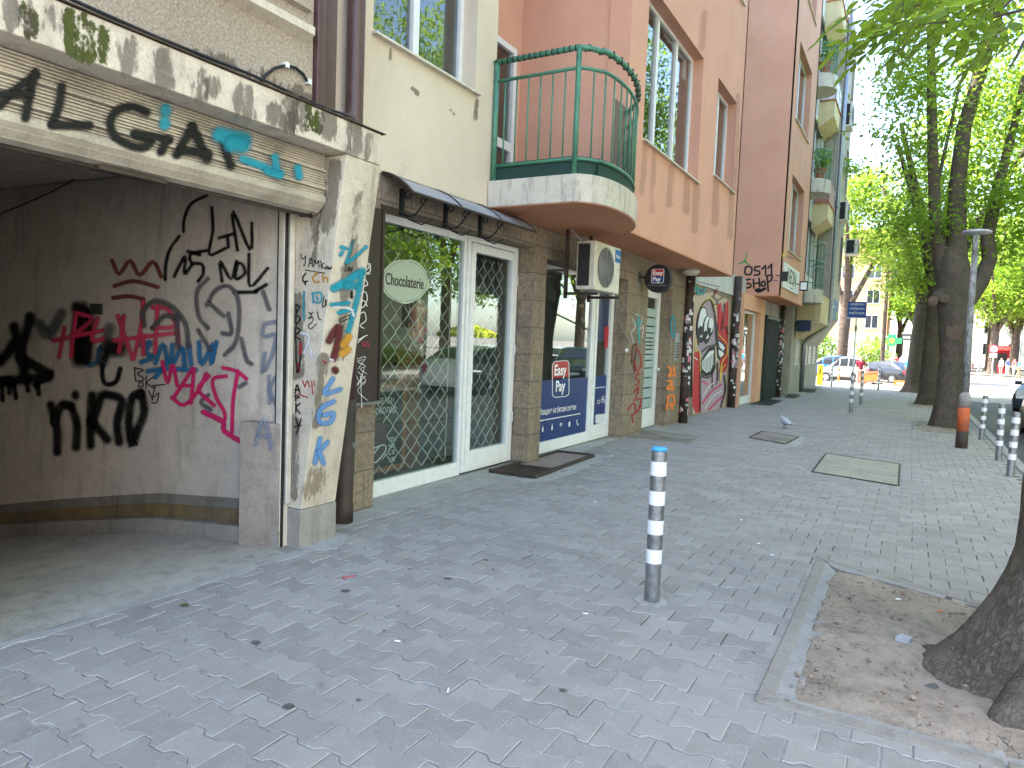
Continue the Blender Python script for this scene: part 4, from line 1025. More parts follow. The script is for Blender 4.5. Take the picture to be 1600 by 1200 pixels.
# round sign on the pane
sx = SX(XG-.03, .006)
m = M(); ring = []
for k in range(40):
    a = 2*PI*k/40; w = 1+.02*math.sin(5*a+.4)+.012*math.sin(9*a)
    ring.append((632+37.5*w*math.cos(a), 439.5+34.5*w*math.sin(a)))
m.poly(ring, sx); m.build('round_sticker', film('frosted_green_film', (.50, .60, .47), .80, .5), s1)
pc = sx(632, 440.5); wd = (sx(665, 440)-sx(601, 440)).length
text_mesh('sticker_lettering', 'Chocolaterie', .158, m_ltrd, s1, onX((pc.x+.004, pc.y, pc.z)), .0005, sx=.72, bold=.002)
m = M(); 
for sc_ in (.93,):
    for k in range(0, 40):
        if k % 10 in (0,): continue
        a = 2*PI*k/40; b = 2*PI*(k+.7)/40
        m.stroke([(632+37*sc_*math.cos(a), 439.5+34*sc_*math.sin(a)), (632+37*sc_*math.cos(b), 439.5+34*sc_*math.sin(b))], .7, SX(XG-.03, .008), smooth=False)
m.build('sticker_ring', PAINT['marker'], s1, uvs=True)
# things inside the chocolate shop window
t = thing('menu_board', 'chalkboard menu in an orange wooden frame standing behind the lattice', 'menu board', (-4.72, 5.4, 0))
xm = -4.66
p0, p1 = hX(562, 612, xm), hX(634, 612, xm)
m = M(); m.box(xm-.02, xm, 4.95, p1.y-.03, .16, 1.0); m.build('slate', plain('slate_board', (.018, .022, .022), .6), t)
m = M(); rect_frame(m, xm-.025, xm+.012, 4.90, p1.y, .12, 1.05, .05); m.build('board_frame', plain('orange_wood', (.36, .13, .045), .5), t)
for j, (tx, yy) in enumerate((('МЛЕЧЕН', 655-28), ('ШОКОЛАД', 640+2), ('70%', 687), ('56%', 697), ('2,20', 707), ('3,80', 718))):
    p = hX(612 if j > 1 else 600, yy, xm+.002); text_mesh('chalk_lettering', tx, .085 if j < 2 else .07, m_ltr, t, onX((p.x, p.y, p.z)), .0005, sx=.9)
t = thing('poster', 'dark brown poster with a cocoa pod and a white letter D in the window', 'poster', (-4.41, 5.0, .2))
sp_ = SX(-4.405, 0)
m = M(); m.poly([(560, 740), (560, 648), (572, 645), (604, 663), (604, 690), (596, 725), (575, 738)], sp_); m.poly([(560, 740), (575, 738), (596, 725), (604, 690), (604, 663), (572, 645), (560, 648)], SX(-4.408, 0)); m.build('sheet', plain('poster_brown', (.075, .04, .033), .5), t)
Zp = lambda *p: Zt(440, 500, .275, p)
paint('poster_drawing', t, [('white', 1.3, [Zp((470, 655), (505, 635), (517, 665), (500, 730), (460, 790), (437, 822)), Zp((475, 650), (450, 700), (437, 770)), Zp((480, 650), (500, 665)), Zp((470, 675), (500, 690)), Zp((460, 700), (492, 715)), Zp((452, 725), (482, 745)), Zp((445, 755), (470, 770)), Zp((497, 640), (505, 615), (490, 600))]),
                            ('white', 2.2, [Zp((555, 715), (475, 825)), Zp((515, 730), (580, 710), (590, 740), (545, 800), (520, 812))])], SX(-4.403, .003))
t = thing('ornament', 'salmon pink wrapped sweet ornament with a red bow behind the shop lattice', 'ornament', (*hX(650, 590, -4.8).xy, .95))
c = hX(650, 510, -4.8)
m = M()
m.lathe((c.x, c.y, c.z), [(0, -.16), (.07, -.15), (.10, -.06), (.085, .02), (.06, .05), (.10, .12), (.13, .2), (.05, .26), (0, .27)], 16); m.build('wrap', plain('salmon_wrap', (.62, .23, .14), .45), t, smooth=True)
m = M(); 
for s in (-1, 1): m.lathe((c.x+.07, c.y+s*.06, c.z-.03), [(0, -.05), (.03, -.03), (.035, .01), (.0, .04)], 8)
m.box(c.x+.05, c.x+.085, c.y-.03, c.y+.03, c.z-.20, c.z-.05); m.build('bow', plain('red_bow', (.6, .02, .1), .4), t)
m = M(); m.box(c.x-.12, c.x+.12, c.y-.25, c.y+.25, c.z-.20, c.z-.165); m.box(c.x-.1, c.x-.07, c.y-.22, c.y+.22, 0.02, c.z-.2); m.build('shelf', m_wood, t)

m = M()
rect_frame(m, XG-.07, XG, 8.02, 10.14, -.03, 2.57, .06, .16, .07)
s2 = m.build('shop_front', m_white, A, bevel=.004)
m = M(); rect_frame(m, XG-.07, XG+.004, 10.145, 10.98, -.03, 2.57, .06, .05, .06); m.build('door_frame', m_white, s2, bevel=.004)
m = M(); rect_frame(m, XG-.06, XG+.016, 10.22, 10.91, .02, 2.50, .075, .19, .09); m.build('door_leaf', m_white, s2, bevel=.004)
m = M(); m.box(XG-.04, XG-.03, 8.06, 10.1, .1, 2.52); m.box(XG-.03, XG-.02, 10.27, 10.86, .15, 2.45); m.build('pane', m_glass, s2)
m_blue = film('blue_vinyl', (.016, .045, .17), .94, .3)
m = M(); m.box(XG-.027, XG-.024, 8.08, 10.08, .131, .985); m.box(XG-.017, XG-.014, 10.295, 10.835, .211, 1.0); m.build('blue_film', m_blue, s2)
m_redf = film('red_vinyl', (.45, .015, .02), .92, .3)
xv = SX(XG-.024, .003)
def rrect(cx, cy, hw, hh, r, skew=0.0, n=5):
    out = []
    for sx_, sy_, a0 in ((1, 1, 0), (-1, 1, PI/2), (-1, -1, PI), (1, -1, 3*PI/2)):
        for k in range(n+1):
            a = a0+PI/2*k/n; x = cx+sx_*(hw-r)+r*math.cos(a); y = cy+sy_*(hh-r)+r*math.sin(a); out.append((x, y+skew*(x-cx)))
    return out
m = M(); 
R_ = rrect(875.5, 592, 13, 28, 6, -.10); top = [(x, min(y, 590-.1*(x-875))) for x, y in R_]
m.poly(top, xv); m.build('logo_panel', m_redf, s2)
m = M(); m.stroke(R_+[R_[0]], 1.3, SX(XG-.024, .006), smooth=False); m.build('logo_outline', PAINT['white'], s2, uvs=True)
for tx, yy in (('Easy', 579), ('Pay', 604)):
    p = hX(875.5, yy, XG-.016); text_mesh('logo_lettering', tx, .215, m_ltr, s2, onX((p.x, p.y, p.z)), .0005, sx=1.05, bold=.006)
p0, p1 = hX(843, 650, XG-.018), hX(903, 639, XG-.018)
text_mesh('window_lettering', 'Плащане на битови сметки', .125, m_ltr, s2, onX((p0.x, 9.06, .545)), .0005, sx=.74, shear=.15)
m = M(); m.box(XG-.022, XG-.019, 8.14, 9.85, .425, .437); m.box(XG-.012, XG-.009, 10.36, 10.78, .80, .81)
# utility pictograms: bolt, drop, flame, waves, house, handset
def pic(cy, kind):
    z = .30; a = lambda dy, dz: (XG-.019, cy+dy*.06, z+dz*.06)
    if kind == 0: m.q(a(-.3, .1), a(.1, 1), a(.05, .25), a(.4, .25), a(-.1, -1), a(0, -.1))
    if kind in (1, 2):
        m.q(a(0, 1), a(-.35, .1), a(-.3, -.4), a(0, -.7), a(.3, -.4), a(.35, .1))
    if kind == 3:
        for r_ in (.35, .7, 1.0):
            for k in range(6):
                t0, t1 = PI*(.25+.5*k/6), PI*(.25+.5*(k+1)/6)
                m.q(a(r_*math.cos(t0), r_*math.sin(t0)-.4), a(r_*math.cos(t1), r_*math.sin(t1)-.4), a((r_+.16)*math.cos(t1), (r_+.16)*math.sin(t1)-.4), a((r_+.16)*math.cos(t0), (r_+.16)*math.sin(t0)-.4))
    if kind == 4: m.q(a(-.6, .2), a(0, .8), a(.6, .2), a(.45, .2), a(.45, -.6), a(-.45, -.6), a(-.45, .2))
    if kind == 5: m.q(a(-.6, .7), a(-.3, .9), a(-.1, .5), a(-.25, .3), a(.2, -.35), a(.45, -.3), a(.65, -.6), a(.35, -.85), a(-.2, -.4), a(-.55, .2))
for k in range(6): pic(8.3+.29*k, k)
m.build('pictogram', m_ltr, s2)
m = M(); m.poly(rrect(939, 654, 9, 7, 3, -.1), SX(XG-.014, .003)); m.build('logo_panel', film('white_vinyl', (.72, .73, .75), .95, .4), s2)
m = M()
for (px, py, rr) in ((942, 622, 3), (949, 624, 3), (935, 628, 3), (941, 626, 3), (946, 628, 3), (950, 630, 3)):
    m.stroke([(px+rr*.6*math.cos(a), py+rr*math.sin(a)) for a in [k*PI/4 for k in range(9)]], .8, SX(XG-.014, .004), 0)
m.build('pictogram', PAINT['white'], s2, uvs=True)
m = M(); m.poly(rrect(950, 527, 6.5, 17, 3, -.08), SX(XG-.02, .004)); m.build('red_sticker', m_redf, s2)
m = M(); m.box(XG-.019, XG-.0165, 10.33, 10.8, 1.55, 2.42); m.build('notice_sheet', film('navy_sheet', (.03, .045, .12), .85, .3), s2)
m = M(); m.box(-7, -6.9, 7.92, 11.2, -.05, 2.9); m.box(-6.9, -4.45, 7.91, 7.95, -.05, 2.9); m.box(-6.9, -4.45, 11.1, 11.14, -.05, 2.9); m.build('shop_wall', m_wallint, s2)
m = M(); m.box(-6.9, -4.43, 7.95, 11.1, -.07, .0); m.box(-6.9, -4.43, 7.95, 11.1, 2.62, 2.7); m.build('shop_floor', m_floorint, s2)

m = M(); rect_frame(m, XG-.07, XG, 12.02, 13.44, -.06, 2.6, .07, .05, .08); s3 = m.build('house_door', m_white, A, bevel=.004)
m = M(); rect_frame(m, XG-.06, XG+.014, 12.10, 13.36, -.02, 2.52, .10, .32, .10); m.build('door_leaf', m_white, s3, bevel=.004)
m = M(); m.box(XG-.03, XG-.02, 12.18, 13.28, .25, 2.45); m.build('pane', m_glass, s3)
m = M(); zz = .32; k = 0
hs = [.17]*6+[.13, .10, .075, .055, .04]; hs = hs[:3]+[.16, .12, .09, .07, .05, .04, .05, .07, .1, .14, .16]
for h in hs:
    m.box(XG-.018, XG-.015, 12.21, 13.25, zz, zz+h); zz += h+.026
m.build('frosted_stripe', film('frosted_film', (.42, .54, .53), .82, .5), s3)
m = M(); m.box(-6.2, -6.1, 11.2, 14.0, -.1, 2.9); m.box(-6.1, -4.45, 11.2, 11.24, -.1, 2.9); m.box(-6.1, -4.45, 13.9, 13.94, -.1, 2.9); m.build('hall_wall', m_wallint, s3)
m = M(); m.lathe((XG+.014, 13.31, 1.05), [(0, .08), (.03, .07), (.033, .05), (.012, .03), (.012, 0)][::-1], 12, 'x'); m.build('door_knob', m_white, s3, smooth=True)
m = M(); m.box(XS-.005, XS+.02, 13.72, 14.02, 1.22, 1.78); ic = m.build('intercom', m_galv, A, bevel=.005)
m = M()
for r_ in range(6):
    for c_ in range(2): m.box(XS+.02, XS+.026, 13.77+c_*.13, 13.84+c_*.13, 1.28+r_*.055, 1.315+r_*.055)
m.build('bell_button', m_black, ic)
m = M(); m.lathe((XS, 11.02, 1.42), [(.035, 0), (.035, .025), (.02, .03), (0, .03)], 12, 'x'); m.build('lock_plate', m_white, A)
# graffiti on the stone piers
E7 = lambda *p: Zt(740, 480, .25, p)
E5 = lambda *p: Zt(740, 330, .25, p)
paint('pier_graffiti', A, [
    ('teal', 3.5, [E5((1030, 650), (1028, 720), (1035, 820)), E5((1010, 700), (1055, 690))]),
    ('whitesoft', 1.6, [E5((985, 660), (1010, 720), (985, 760), (1000, 830)), E5((1050, 670), (1040, 740), (1060, 720), (1050, 790)), E5((1000, 640), (1060, 660))]),
    ('maroon', 3.4, [E5((985, 950), (990, 860), (1005, 830), (1015, 850), (1000, 950), (1005, 1000))]),
    ('crimson', 2.8, [E5((1015, 850), (1040, 900), (1045, 960), (1020, 1000), (1005, 940)), E5((1030, 1010), (1010, 1040), (1035, 1065), (1012, 1090)), E5((1000, 1130), (1030, 1100), (1015, 1160)), E7((960, 640), (1000, 600), (1010, 660), (980, 680)), E7((1000, 580), (1045, 575), (1030, 640)), E7((1010, 660), (1045, 620)), E7((990, 690), (995, 720))]),
    ('cyan', 3.2, [E5((1240, 655), (1232, 720), (1245, 790), (1255, 740), (1250, 660), (1238, 655))]),
    ('orange', 4.0, [E7((1215, 370), (1235, 400), (1215, 430), (1255, 420)), E7((1250, 370), (1255, 430)), E7((1210, 460), (1240, 465), (1205, 510), (1250, 505)), E7((1235, 470), (1240, 520)), E7((1210, 560), (1245, 550), (1250, 610), (1205, 610)), E7((1215, 560), (1205, 640)), E7((1235, 600), (1240, 640))])], SX(XS, .006))
# mural on the wall between the bays
MU = lambda *p: Zt(1060, 410, .2, p)
mur = SX(-4.30, .003)
pal = [flat('mural_red', (.50, .03, .035)), flat('mural_violet', (.36, .28, .33)), flat('mural_mauve', (.46, .32, .38)), flat('mural_black', (.015, .015, .018)), flat('mural_white', (.74, .74, .76)), flat('mural_yellow', (.72, .52, .05)), flat('mural_beige', (.52, .40, .30))]
m = M()
shapes = [(6, [(120, 250), (270, 235), (400, 300), (395, 1130), (110, 1190), (110, 700)]), (0, [(122, 705), (160, 690), (170, 1165), (135, 1182), (104, 1110)]), (0, [(300, 330), (330, 315), (345, 400), (378, 300), (392, 300), (385, 800), (350, 900), (318, 950), (305, 905), (322, 800), (300, 560)]),
          (2, [(165, 880), (260, 890), (300, 840), (340, 870), (362, 850), (356, 990), (322, 1130), (178, 1172)]), (1, [(160, 350), (215, 300), (252, 310), (280, 430), (292, 600), (285, 700), (240, 870), (180, 860), (165, 760), (150, 640)])]
for j, (c_, pl) in enumerate(shapes): m.poly(MU(*pl), mur, .0006*(j+1), c_)
def ell(cx, cy, rx, ry, tilt=0, n=22): return [(cx+rx*math.cos(a)*math.cos(tilt)-ry*math.sin(a)*math.sin(tilt), cy+rx*math.cos(a)*math.sin(tilt)+ry*math.sin(a)*math.cos(tilt)) for a in [2*PI*k/n for k in range(n)]]
kk = .004
for (cx, cy, rx, ry, tl) in ((185, 480, 46, 145, .08), (222, 520, 36, 110, .06), (250, 500, 26, 72, .05)):
    m.poly(MU(*ell(cx-4, cy+6, rx, ry, tl)), mur, kk, 3); m.poly(MU(*ell(cx+1, cy-10, rx*.72, ry*.80, tl)), mur, kk+.0006, 4); m.poly(MU(*ell(cx-rx*.35, cy+ry*.38, rx*.42, ry*.27, tl)), mur, kk+.0012, 3); kk += .002
m.poly(MU((166, 770), (235, 665), (282, 650), (285, 780), (262, 870), (215, 890), (166, 850)), mur, .011, 3)
m.poly(MU((180, 775), (238, 695), (272, 685), (270, 790), (245, 850), (215, 862), (182, 832)), mur, .0116, 4)
for k in range(8):
    x = 188+k*11; m.poly(MU((x, 700+(8-k)*9), (x+4, 700+(8-k)*9), (x+9, 862-abs(k-3)*8), (x+5, 862-abs(k-3)*8)), mur, .0122, 3)
m.poly(MU((290, 590), (325, 610), (366, 650), (362, 710), (320, 765), (302, 740)), mur, .012, 3)
m.poly(MU((308, 615), (340, 640), (360, 668), (345, 690), (318, 665)), mur, .0126, 4); m.poly(MU((310, 680), (345, 700), (350, 720), (325, 745), (312, 720)), mur, .0126, 4)
m.build('mural', pal, A)
paint('mural_lines', A, [('yellow', 1.3, [MU((150, 440), (160, 370), (195, 330), (215, 285), (245, 280), (272, 340), (280, 420)), MU((290, 540), (330, 590), (372, 640), (370, 720), (330, 790), (318, 930), (340, 820), (368, 800)), MU((130, 600), (128, 690), (160, 700), (165, 900))]),
                         ('marker', 1.4, [MU((300, 480), (300, 590), (285, 640)), MU((175, 900), (195, 880), (225, 905)), MU((165, 880), (165, 1170)), MU((258, 880), (258, 980)), MU((300, 200), (282, 240), (270, 260)), MU((255, 262), (290, 290), (300, 320), (270, 330)), MU((305, 290), (340, 275))]),
                         ('teal', 2.2, [MU((95, 130), (130, 140), (100, 175), (135, 190)), MU((100, 200), (130, 180), (125, 230)), MU((140, 190), (140, 250)), MU((155, 205), (150, 250), (172, 240)), MU((175, 200), (180, 250), (198, 230), (196, 200)), MU((90, 160), (105, 250)), MU((120, 115), (128, 130))]),
                         ('crimson', 1.6, [MU((285, 210), (275, 250), (295, 230)), MU((335, 430), (345, 420), (340, 460), (350, 470)), MU((30, 1120), (50, 1190)), MU((60, 1110), (70, 1180)), MU((35, 1150), (80, 1140))]),
                         ('purple', 2.2, [MU((140, 150), (200, 165), (310, 190))]), ('white', 1.6, [MU((185, 1040), (240, 960), (300, 930)), MU((200, 1140), (260, 1050), (330, 1000)), MU((110, 740), (140, 760))]), ('pink', 3.2, [MU((180, 1100), (250, 1010), (330, 950)), MU((230, 1150), (300, 1080), (345, 1040)), MU((180, 930), (220, 950)), MU((340, 420), (350, 380)), MU((310, 420), (325, 340))]), ('marker', 2.0, [MU((150, 640), (140, 500), (160, 380), (200, 310), (250, 300), (280, 420), (292, 600)), MU((175, 700), (220, 660), (290, 640)), MU((165, 860), (200, 900), (250, 880), (285, 800)), MU((350, 880), (360, 990), (325, 1130)), MU((300, 780), (300, 900), (285, 950))]), ('maroon', 2.5, [MU((355, 320), (350, 430), (330, 520)), MU((380, 560), (370, 500), (345, 520))])], SX(-4.30, .026))
m = M(); m.box(-4.42, -4.40, 15.31, 16.01, .37, 2.55); f = m.build('blocked_window', m_navy, A)
m = M(); m.box(-4.40, -4.285, 15.302, 15.34, .36, 2.56); m.build('window_frame', m_navyl, f)
paint('wall_streaks', A, [('wash', 14, [[(1006, 226), (1002, 300)], [(1022, 240), (1019, 330)], [(1050, 262), (1047, 320)], [(1088, 288), (1084, 360)], [(1072, 276), (1070, 330)], [(1119, 282), (1116, 350)], [(1143, 300), (1140, 370)], [(1100, 20), (1096, 75)], [(1152, 150), (1146, 300)]])], SX(XB, .004))
paint('wall_streaks', A, [('grime', 9, [[(644, 138), (652, 146)], [(704, 172), (708, 178)], [(745, 158), (743, 186)], [(610, 76), (609, 92)]])], SX(XS+.015, .004))
# polycarbonate awning on scrolled iron brackets
m = M(); prof = []
for k in range(9):
    t_ = k/8; prof.append((-4.10+.335*t_, 2.945-.05*t_-.135*t_*t_))
for (xa, za), (xb, zb) in zip(prof, prof[1:]):
    m.q((xa, 4.78, za), (xb, 4.78, zb), (xb, 7.02, zb), (xa, 7.02, za)); m.q((xa, 7.02, za-.008), (xb, 7.02, zb-.008), (xb, 4.78, zb-.008), (xa, 4.78, za-.008))
aw = m.build('awning', m_awn, A, smooth=False)
m = M(); m.tube([(-3.765, 4.77, 2.755), (-3.765, 7.03, 2.755)], .013, 6)
for yy in (4.78, 5.53, 6.27, 7.02): m.tube([(x, yy, z+.004) for x, z in prof], .010, 6)
m.tube([(-4.095, 4.77, 2.945), (-4.095, 7.03, 2.945)], .012, 6)
m.build('awning_rim', m_dkbrown, aw)
for px, py in ((629, 300), (697, 328), (751, 345)):
    m = M(); y0 = hX(px, py, XS+.02).y
    m.box(XS-.002, XS+.035, y0-.02, y0+.02, 2.62, 2.86)
    m.tube([(XS+.03, y0, 2.64)]+[(XS+.03+.30*t_, y0, 2.64-.05*math.sin(PI*min(1, t_*1.3))+.13*t_*t_) for t_ in (.2, .4, .6, .8, 1)], .009, 6)
    for cx, cz, r_ in ((-4.03, 2.80, .05), (-3.86, 2.735, .04)):
        m.tube([(cx+r_*(1-k/22)*math.cos(.5*k), y0, cz+r_*(1-k/22)*math.sin(.5*k)) for k in range(16)], .007, 5)
    m.tube([(XS+.03, y0-.05, 2.66), (XS+.03, y0+.1, 2.60), (XS+.03, y0+.28, 2.585), (XS+.03, y0+.46, 2.66)], .008, 5)
    m.build('awning_bracket', m_black, aw)
# ------------------------------------------------------------------ second pink block
P2 = thing('apartment_building', 'second pink apartment block with black lettering sprayed on its flank, peach shop below', 'building', (-6, 23.5, 0))
m = M()
m.wall('x', XB, -.3, 21.07, 26.2, 3.07, 14.2, [(22.15, 24.75, 4.5, 6.7), (22.0, 24.75, 8.28, 10.45), (22.0, 24.75, 12.0, 13.9)])
m.box(-5.2, XB, 21.072, 21.35, 3.072, 14.2); m.box(-4.75, XB, 26.0, 26.2, 3.072, 14.2)
m.build('bay', m_pink, P2)
m = M(); m.box(-13, -4.76, 21.08, 26.19, 3.1, 14.1); m.box(-13, -4.1, 26.2, 35.2, 3.25, 15.3); m.build('rear_block', m_pink, P2)
m = M(); m.box(-4.6, XB-.004, 21.08, 26.19, 3.04, 3.068); m.build('soffit', m_soffit, P2)
for (a, b, c, d) in ((22.15, 24.75, 4.5, 6.7), (22.0, 24.75, 8.28, 10.45), (22.0, 24.75, 12.0, 13.9)): window(P2, a, b, c, d, -3.56, 2, m_cur if c < 5 else m_curd, xs=XB)
Y05 = lambda *p: Zt(1000, 380, .25, p)
paint('wall_graffiti', P2, [('marker', 3.0, [Y05((660, 150), (657, 190), (690, 195), (700, 160), (680, 145), (660, 152)), Y05((750, 145), (720, 150), (718, 170), (745, 175), (745, 195), (715, 200)), Y05((762, 162), (783, 142)), Y05((785, 140), (785, 197)), Y05((800, 157), (820, 134)), Y05((822, 132), (822, 192)),
                                           Y05((690, 225), (655, 232), (655, 250), (690, 255), (690, 275), (655, 280)), Y05((708, 225), (712, 280)), Y05((745, 220), (748, 272)), Y05((710, 252), (748, 248)), Y05((762, 245), (760, 265), (780, 265), (780, 240), (765, 240)), Y05((795, 210), (802, 300)), Y05((790, 205), (825, 200), (820, 230), (798, 245)), Y05((725, 300), (790, 280), (745, 305), (720, 292), (745, 285))]),
                          ('green', 1.8, [Y05((670, 60), (655, 110), (620, 130)), Y05((650, 105), (680, 135)), Y05((632, 118), (665, 120))]), ('purple', 2, [Y05((830, 232), (862, 235))])], SY(21.07, .006))
paint('wall_graffiti', P2, [('yellow', 1.6, [Y05((885, 65), (900, 75), (910, 60)), Y05((890, 85), (900, 70))]), ('grey', 1.3, [Y05((918, 80), (925, 95), (935, 82), (945, 100), (955, 90), (975, 110))]), ('green', 1.6, [Y05((995, 95), (1010, 85))])], SX(XB, .006))
# ground floor: peach shop, recessed gate, door
m = M()
m.wall('x', -4.02, -.4, 19.62, 22.75, -.14, 3.03, [(19.75, 22.05, -.2, 2.60)])
m.build('peach_wall', m_peach, P2)
m = M(); rect_frame(m, -4.24, -4.17, 19.75, 22.05, -.10, 2.6, .05, .22, .07); sf = m.build('shop_front', m_white, P2)
m = M(); m.box(-4.21, -4.20, 19.78, 22.02, .1, 2.55); m.build('pane', m_glass, sf)
m = M(); m.box(-6.5, -6.4, 19.6, 22.4, -.1, 3.0); m.box(-6.4, -4.45, 22.2, 22.3, -.1, 3.0); m.build('shop_wall', plain('sandy_shop_wall', (.40, .22, .13), .8), sf)
m = M(); m.wall('x', -4.05, -.3, 22.76, 26.9, -.16, 3.03, [(22.95, 25.35, -.2, 2.6), (25.75, 26.75, -.2, 2.55)]); m.build('ground_floor', m_grey, P2)
g_ = M()
for k in range(25):
    y = 23.0+2.3*k/24; g_.box(-4.00+.03*(k % 2), -3.985+.03*(k % 2), y-.014, y+.014, -.1, 2.5)
for sgn in (1, -1):
    for k in range(8):
        y = 23.0+2.3*k/8; g_.tube([(-3.975, y if sgn > 0 else y+.29, -.05), (-3.975, y+.29 if sgn > 0 else y, 2.45)], .008, 4)
g_.box(-4.03, -3.95, 22.95, 25.35, 2.48, 2.56); g_.build('folding_gate', m_gate, P2)
m = M(); m.box(-4.30, -4.28, 22.95, 25.35, -.15, 2.6); m.build('gate_shade_backing', m_dark, P2)  # dark sheet stands in for shade behind the gate
m = M(); rect_frame(m, -4.12, -4.03, 25.75, 26.75, -.14, 2.55, .09, .25, .08); sf = m.build('glazed_door', m_white, P2)
m = M(); m.box(-4.09, -4.08, 25.8, 26.7, 0, 2.5); m.build('pane', m_glass, sf); m = M(); m.box(-4.6, -4.5, 25.6, 26.9, -.1, 2.7); m.build('blind', m_cur, sf)
# stickered black downpipes on either side of the gap between the blocks
def stickered(x, y, z1, label, seed, r=.095):
    t = thing('downpipe', label, 'downpipe', (x, y, gz(y)))
    m = M(); m.tube([(x, y, gz(y)-.05), (x, y, .9), (x, y, 1.8), (x, y, z1)], r, 14); m.lathe((x, y, .95), [(r+.001, -.04), (r+.012, -.03), (r+.012, .03), (r+.001, .04)], 14); m.build('pipe', m_dkbrown, t, smooth=True)
    rr = random.Random(seed); m = M()
    for k in range(70):
        a0 = rr.uniform(-PI*.75, PI*.12); z = rr.choice((rr.uniform(.1, 2.9), rr.uniform(1.0, 2.4), rr.uniform(.9, 1.6))); w = rr.uniform(.03, .08)/r; h = rr.uniform(.03, .13)
        i0 = len(m.v); N = 3; mi = rr.choice((0, 0, 0, 0, 0, 1, 2, 3))
        q = r+.0015+k*.00004; tl = rr.uniform(-.02, .02)
        for j in range(N):
            b0, b1 = a0+w*j/N, a0+w*(j+1)/N
            m.q((x+q*math.cos(b0), y+q*math.sin(b0), z), (x+q*math.cos(b1), y+q*math.sin(b1), z+tl/N), (x+q*math.cos(b1), y+q*math.sin(b1), z+h+tl/N), (x+q*math.cos(b0), y+q*math.sin(b0), z+h), mi=mi)
    m.build('sticker', [flat('sticker_white', (.62, .62, .63)), flat('sticker_grey', (.3, .31, .33)), flat('sticker_pink', (.62, .18, .22)), flat('sticker_black', (.03, .03, .035))], t)
stickered(-4.04, 14.36, 3.03, 'dark downpipe covered in stickers beside the orange-sprayed stone pier', 1)
stickered(-4.17, 19.45, 3.45, 'dark downpipe plastered with stickers between the mural and the peach shop', 2, .10)
stickered(-3.93, 25.55, 3.04, 'dark stickered downpipe beside the green folding gate', 3)
# ------------------------------------------------------------------ beige corner block with stacked balconies
C_ = thing('apartment_building', 'beige corner apartment block with stacked round balconies and a grey drainpipe', 'building', (-6, 31, 0))
m = M(); m.wall('x', -3.78, -.4, 26.92, 35.3, -.22, 3.2, [(28.0, 29.6, .95, 2.5), (30.6, 34.9, .95, 2.5)]); m.build('ground_floor', m_grey, C_)
m = M(); m.box(-12, -3.85, 35.0, 35.28, -.25, 15.4); m.build('end_wall', m_pale, C_)
def louvre(y0, y1, z0, z1, x, n, parent, mat):
    m = M()
    for k in range(n):
        z = z0+(z1-z0)*k/n; m.q((x, y0, z), (x, y1, z), (x-.03, y1, z+(z1-z0)/n*.9), (x-.03, y0, z+(z1-z0)/n*.9))
    m.box(x-.06, x-.04, y0, y1, z0, z1)
    for y in (y0, y1): m.box(x-.04, x+.015, y-.03, y+.03, z0, z1)
    return m.build('shutter', mat, parent)
louvre(28.0, 29.6, .95, 2.5, -3.80, 12, C_, m_shut)
for k in range(3): louvre(30.65+1.4*k, 31.95+1.4*k, .95, 2.5, -3.80, 12, C_, m_shut)
m = M(); m.wall('x', -3.55, -.3, 26.2, 30.4, 3.2, 15.4, [(26.6, 29.8, 4.3, 6.3), (26.6, 29.8, 7.9, 9.9), (26.6, 29.8, 11.5, 13.5)]); m.build('loggia_wall', m_pale, C_)
m = M(); m.wall('x', -3.02, -.5, 30.4, 35.3, 3.0, 15.4, [(34.0, 35.0, 4.6, 6.6), (34.0, 35.0, 8.4, 10.4), (34.0, 35.0, 12.2, 14.2)]); m.box(-3.5, -3.03, 30.38, 30.41, 3.0, 15.4); m.prism([(-3.76, 1.75), (-3.02, 2.95), (-3.02, 3.0), (-3.76, 3.0)], 30.4, 35.3, 'y')
m.build('grey_wall', m_grey, C_)
m = M(); m.prism([(-3.76, 1.95), (-2.95, 2.55), (-2.95, 3.5), (-3.76, 3.5)], 27.6, 30.37, 'y'); m.box(-3.75, -2.93, 27.58, 30.38, 3.5, 3.56); m.build('oriel_base', m_yell, C_)
for zz in (4.3, 7.9, 11.5): window(C_, 26.6, 29.8, zz, zz+2, -3.66, 3, m_cur, sill=False)
for zz in (4.6, 8.4, 12.2): window(C_, 34.0, 35.0, zz, zz+2, -3.12, 1, m_curd, xs=-3.02)
# yellow parapet balconies
for zz in (6.85, 10.55, 14.1):
    m = M(); m.box(-3.55, -3.02, 28.3, 30.3, zz-.45, zz+.12); m.prism([(-3.55, zz-.8), (-3.02, zz-.45), (-3.02, zz-.449), (-3.55, zz-.449)], 28.3, 30.3, 'y'); b = m.build('balcony', m_yell, C_, bevel=.01)
    m = M(); m.box(-3.55, -2.98, 28.26, 30.34, zz+.12, zz+.17); m.build('coping', m_terra, b)
    m = M()
    for y in (28.35, 29.3, 30.25): m.tube([(-3.0, y, zz+.17), (-3.0, y, zz+.95)], .02, 6)
    m.tube([(-3.5, 28.35, zz+.95), (-3.0, 28.35, zz+.95), (-3.0, 30.25, zz+.95)], .025, 6); m.tube([(-3.5, 28.35, zz+.6), (-3.0, 28.35, zz+.6), (-3.0, 30.25, zz+.6)], .012, 6)
    m.build('railing', m_lamp, b)
    m = M(); m.box(-3.02, -3.005, 28.4, 30.2, zz+.2, zz+.9); m.box(-3.5, -3.02, 28.39, 28.40, zz+.2, zz+.9); m.build('screen', flat('faded_red_sheet', (.42, .22, .18)) if zz < 9 else m_cframe, b)
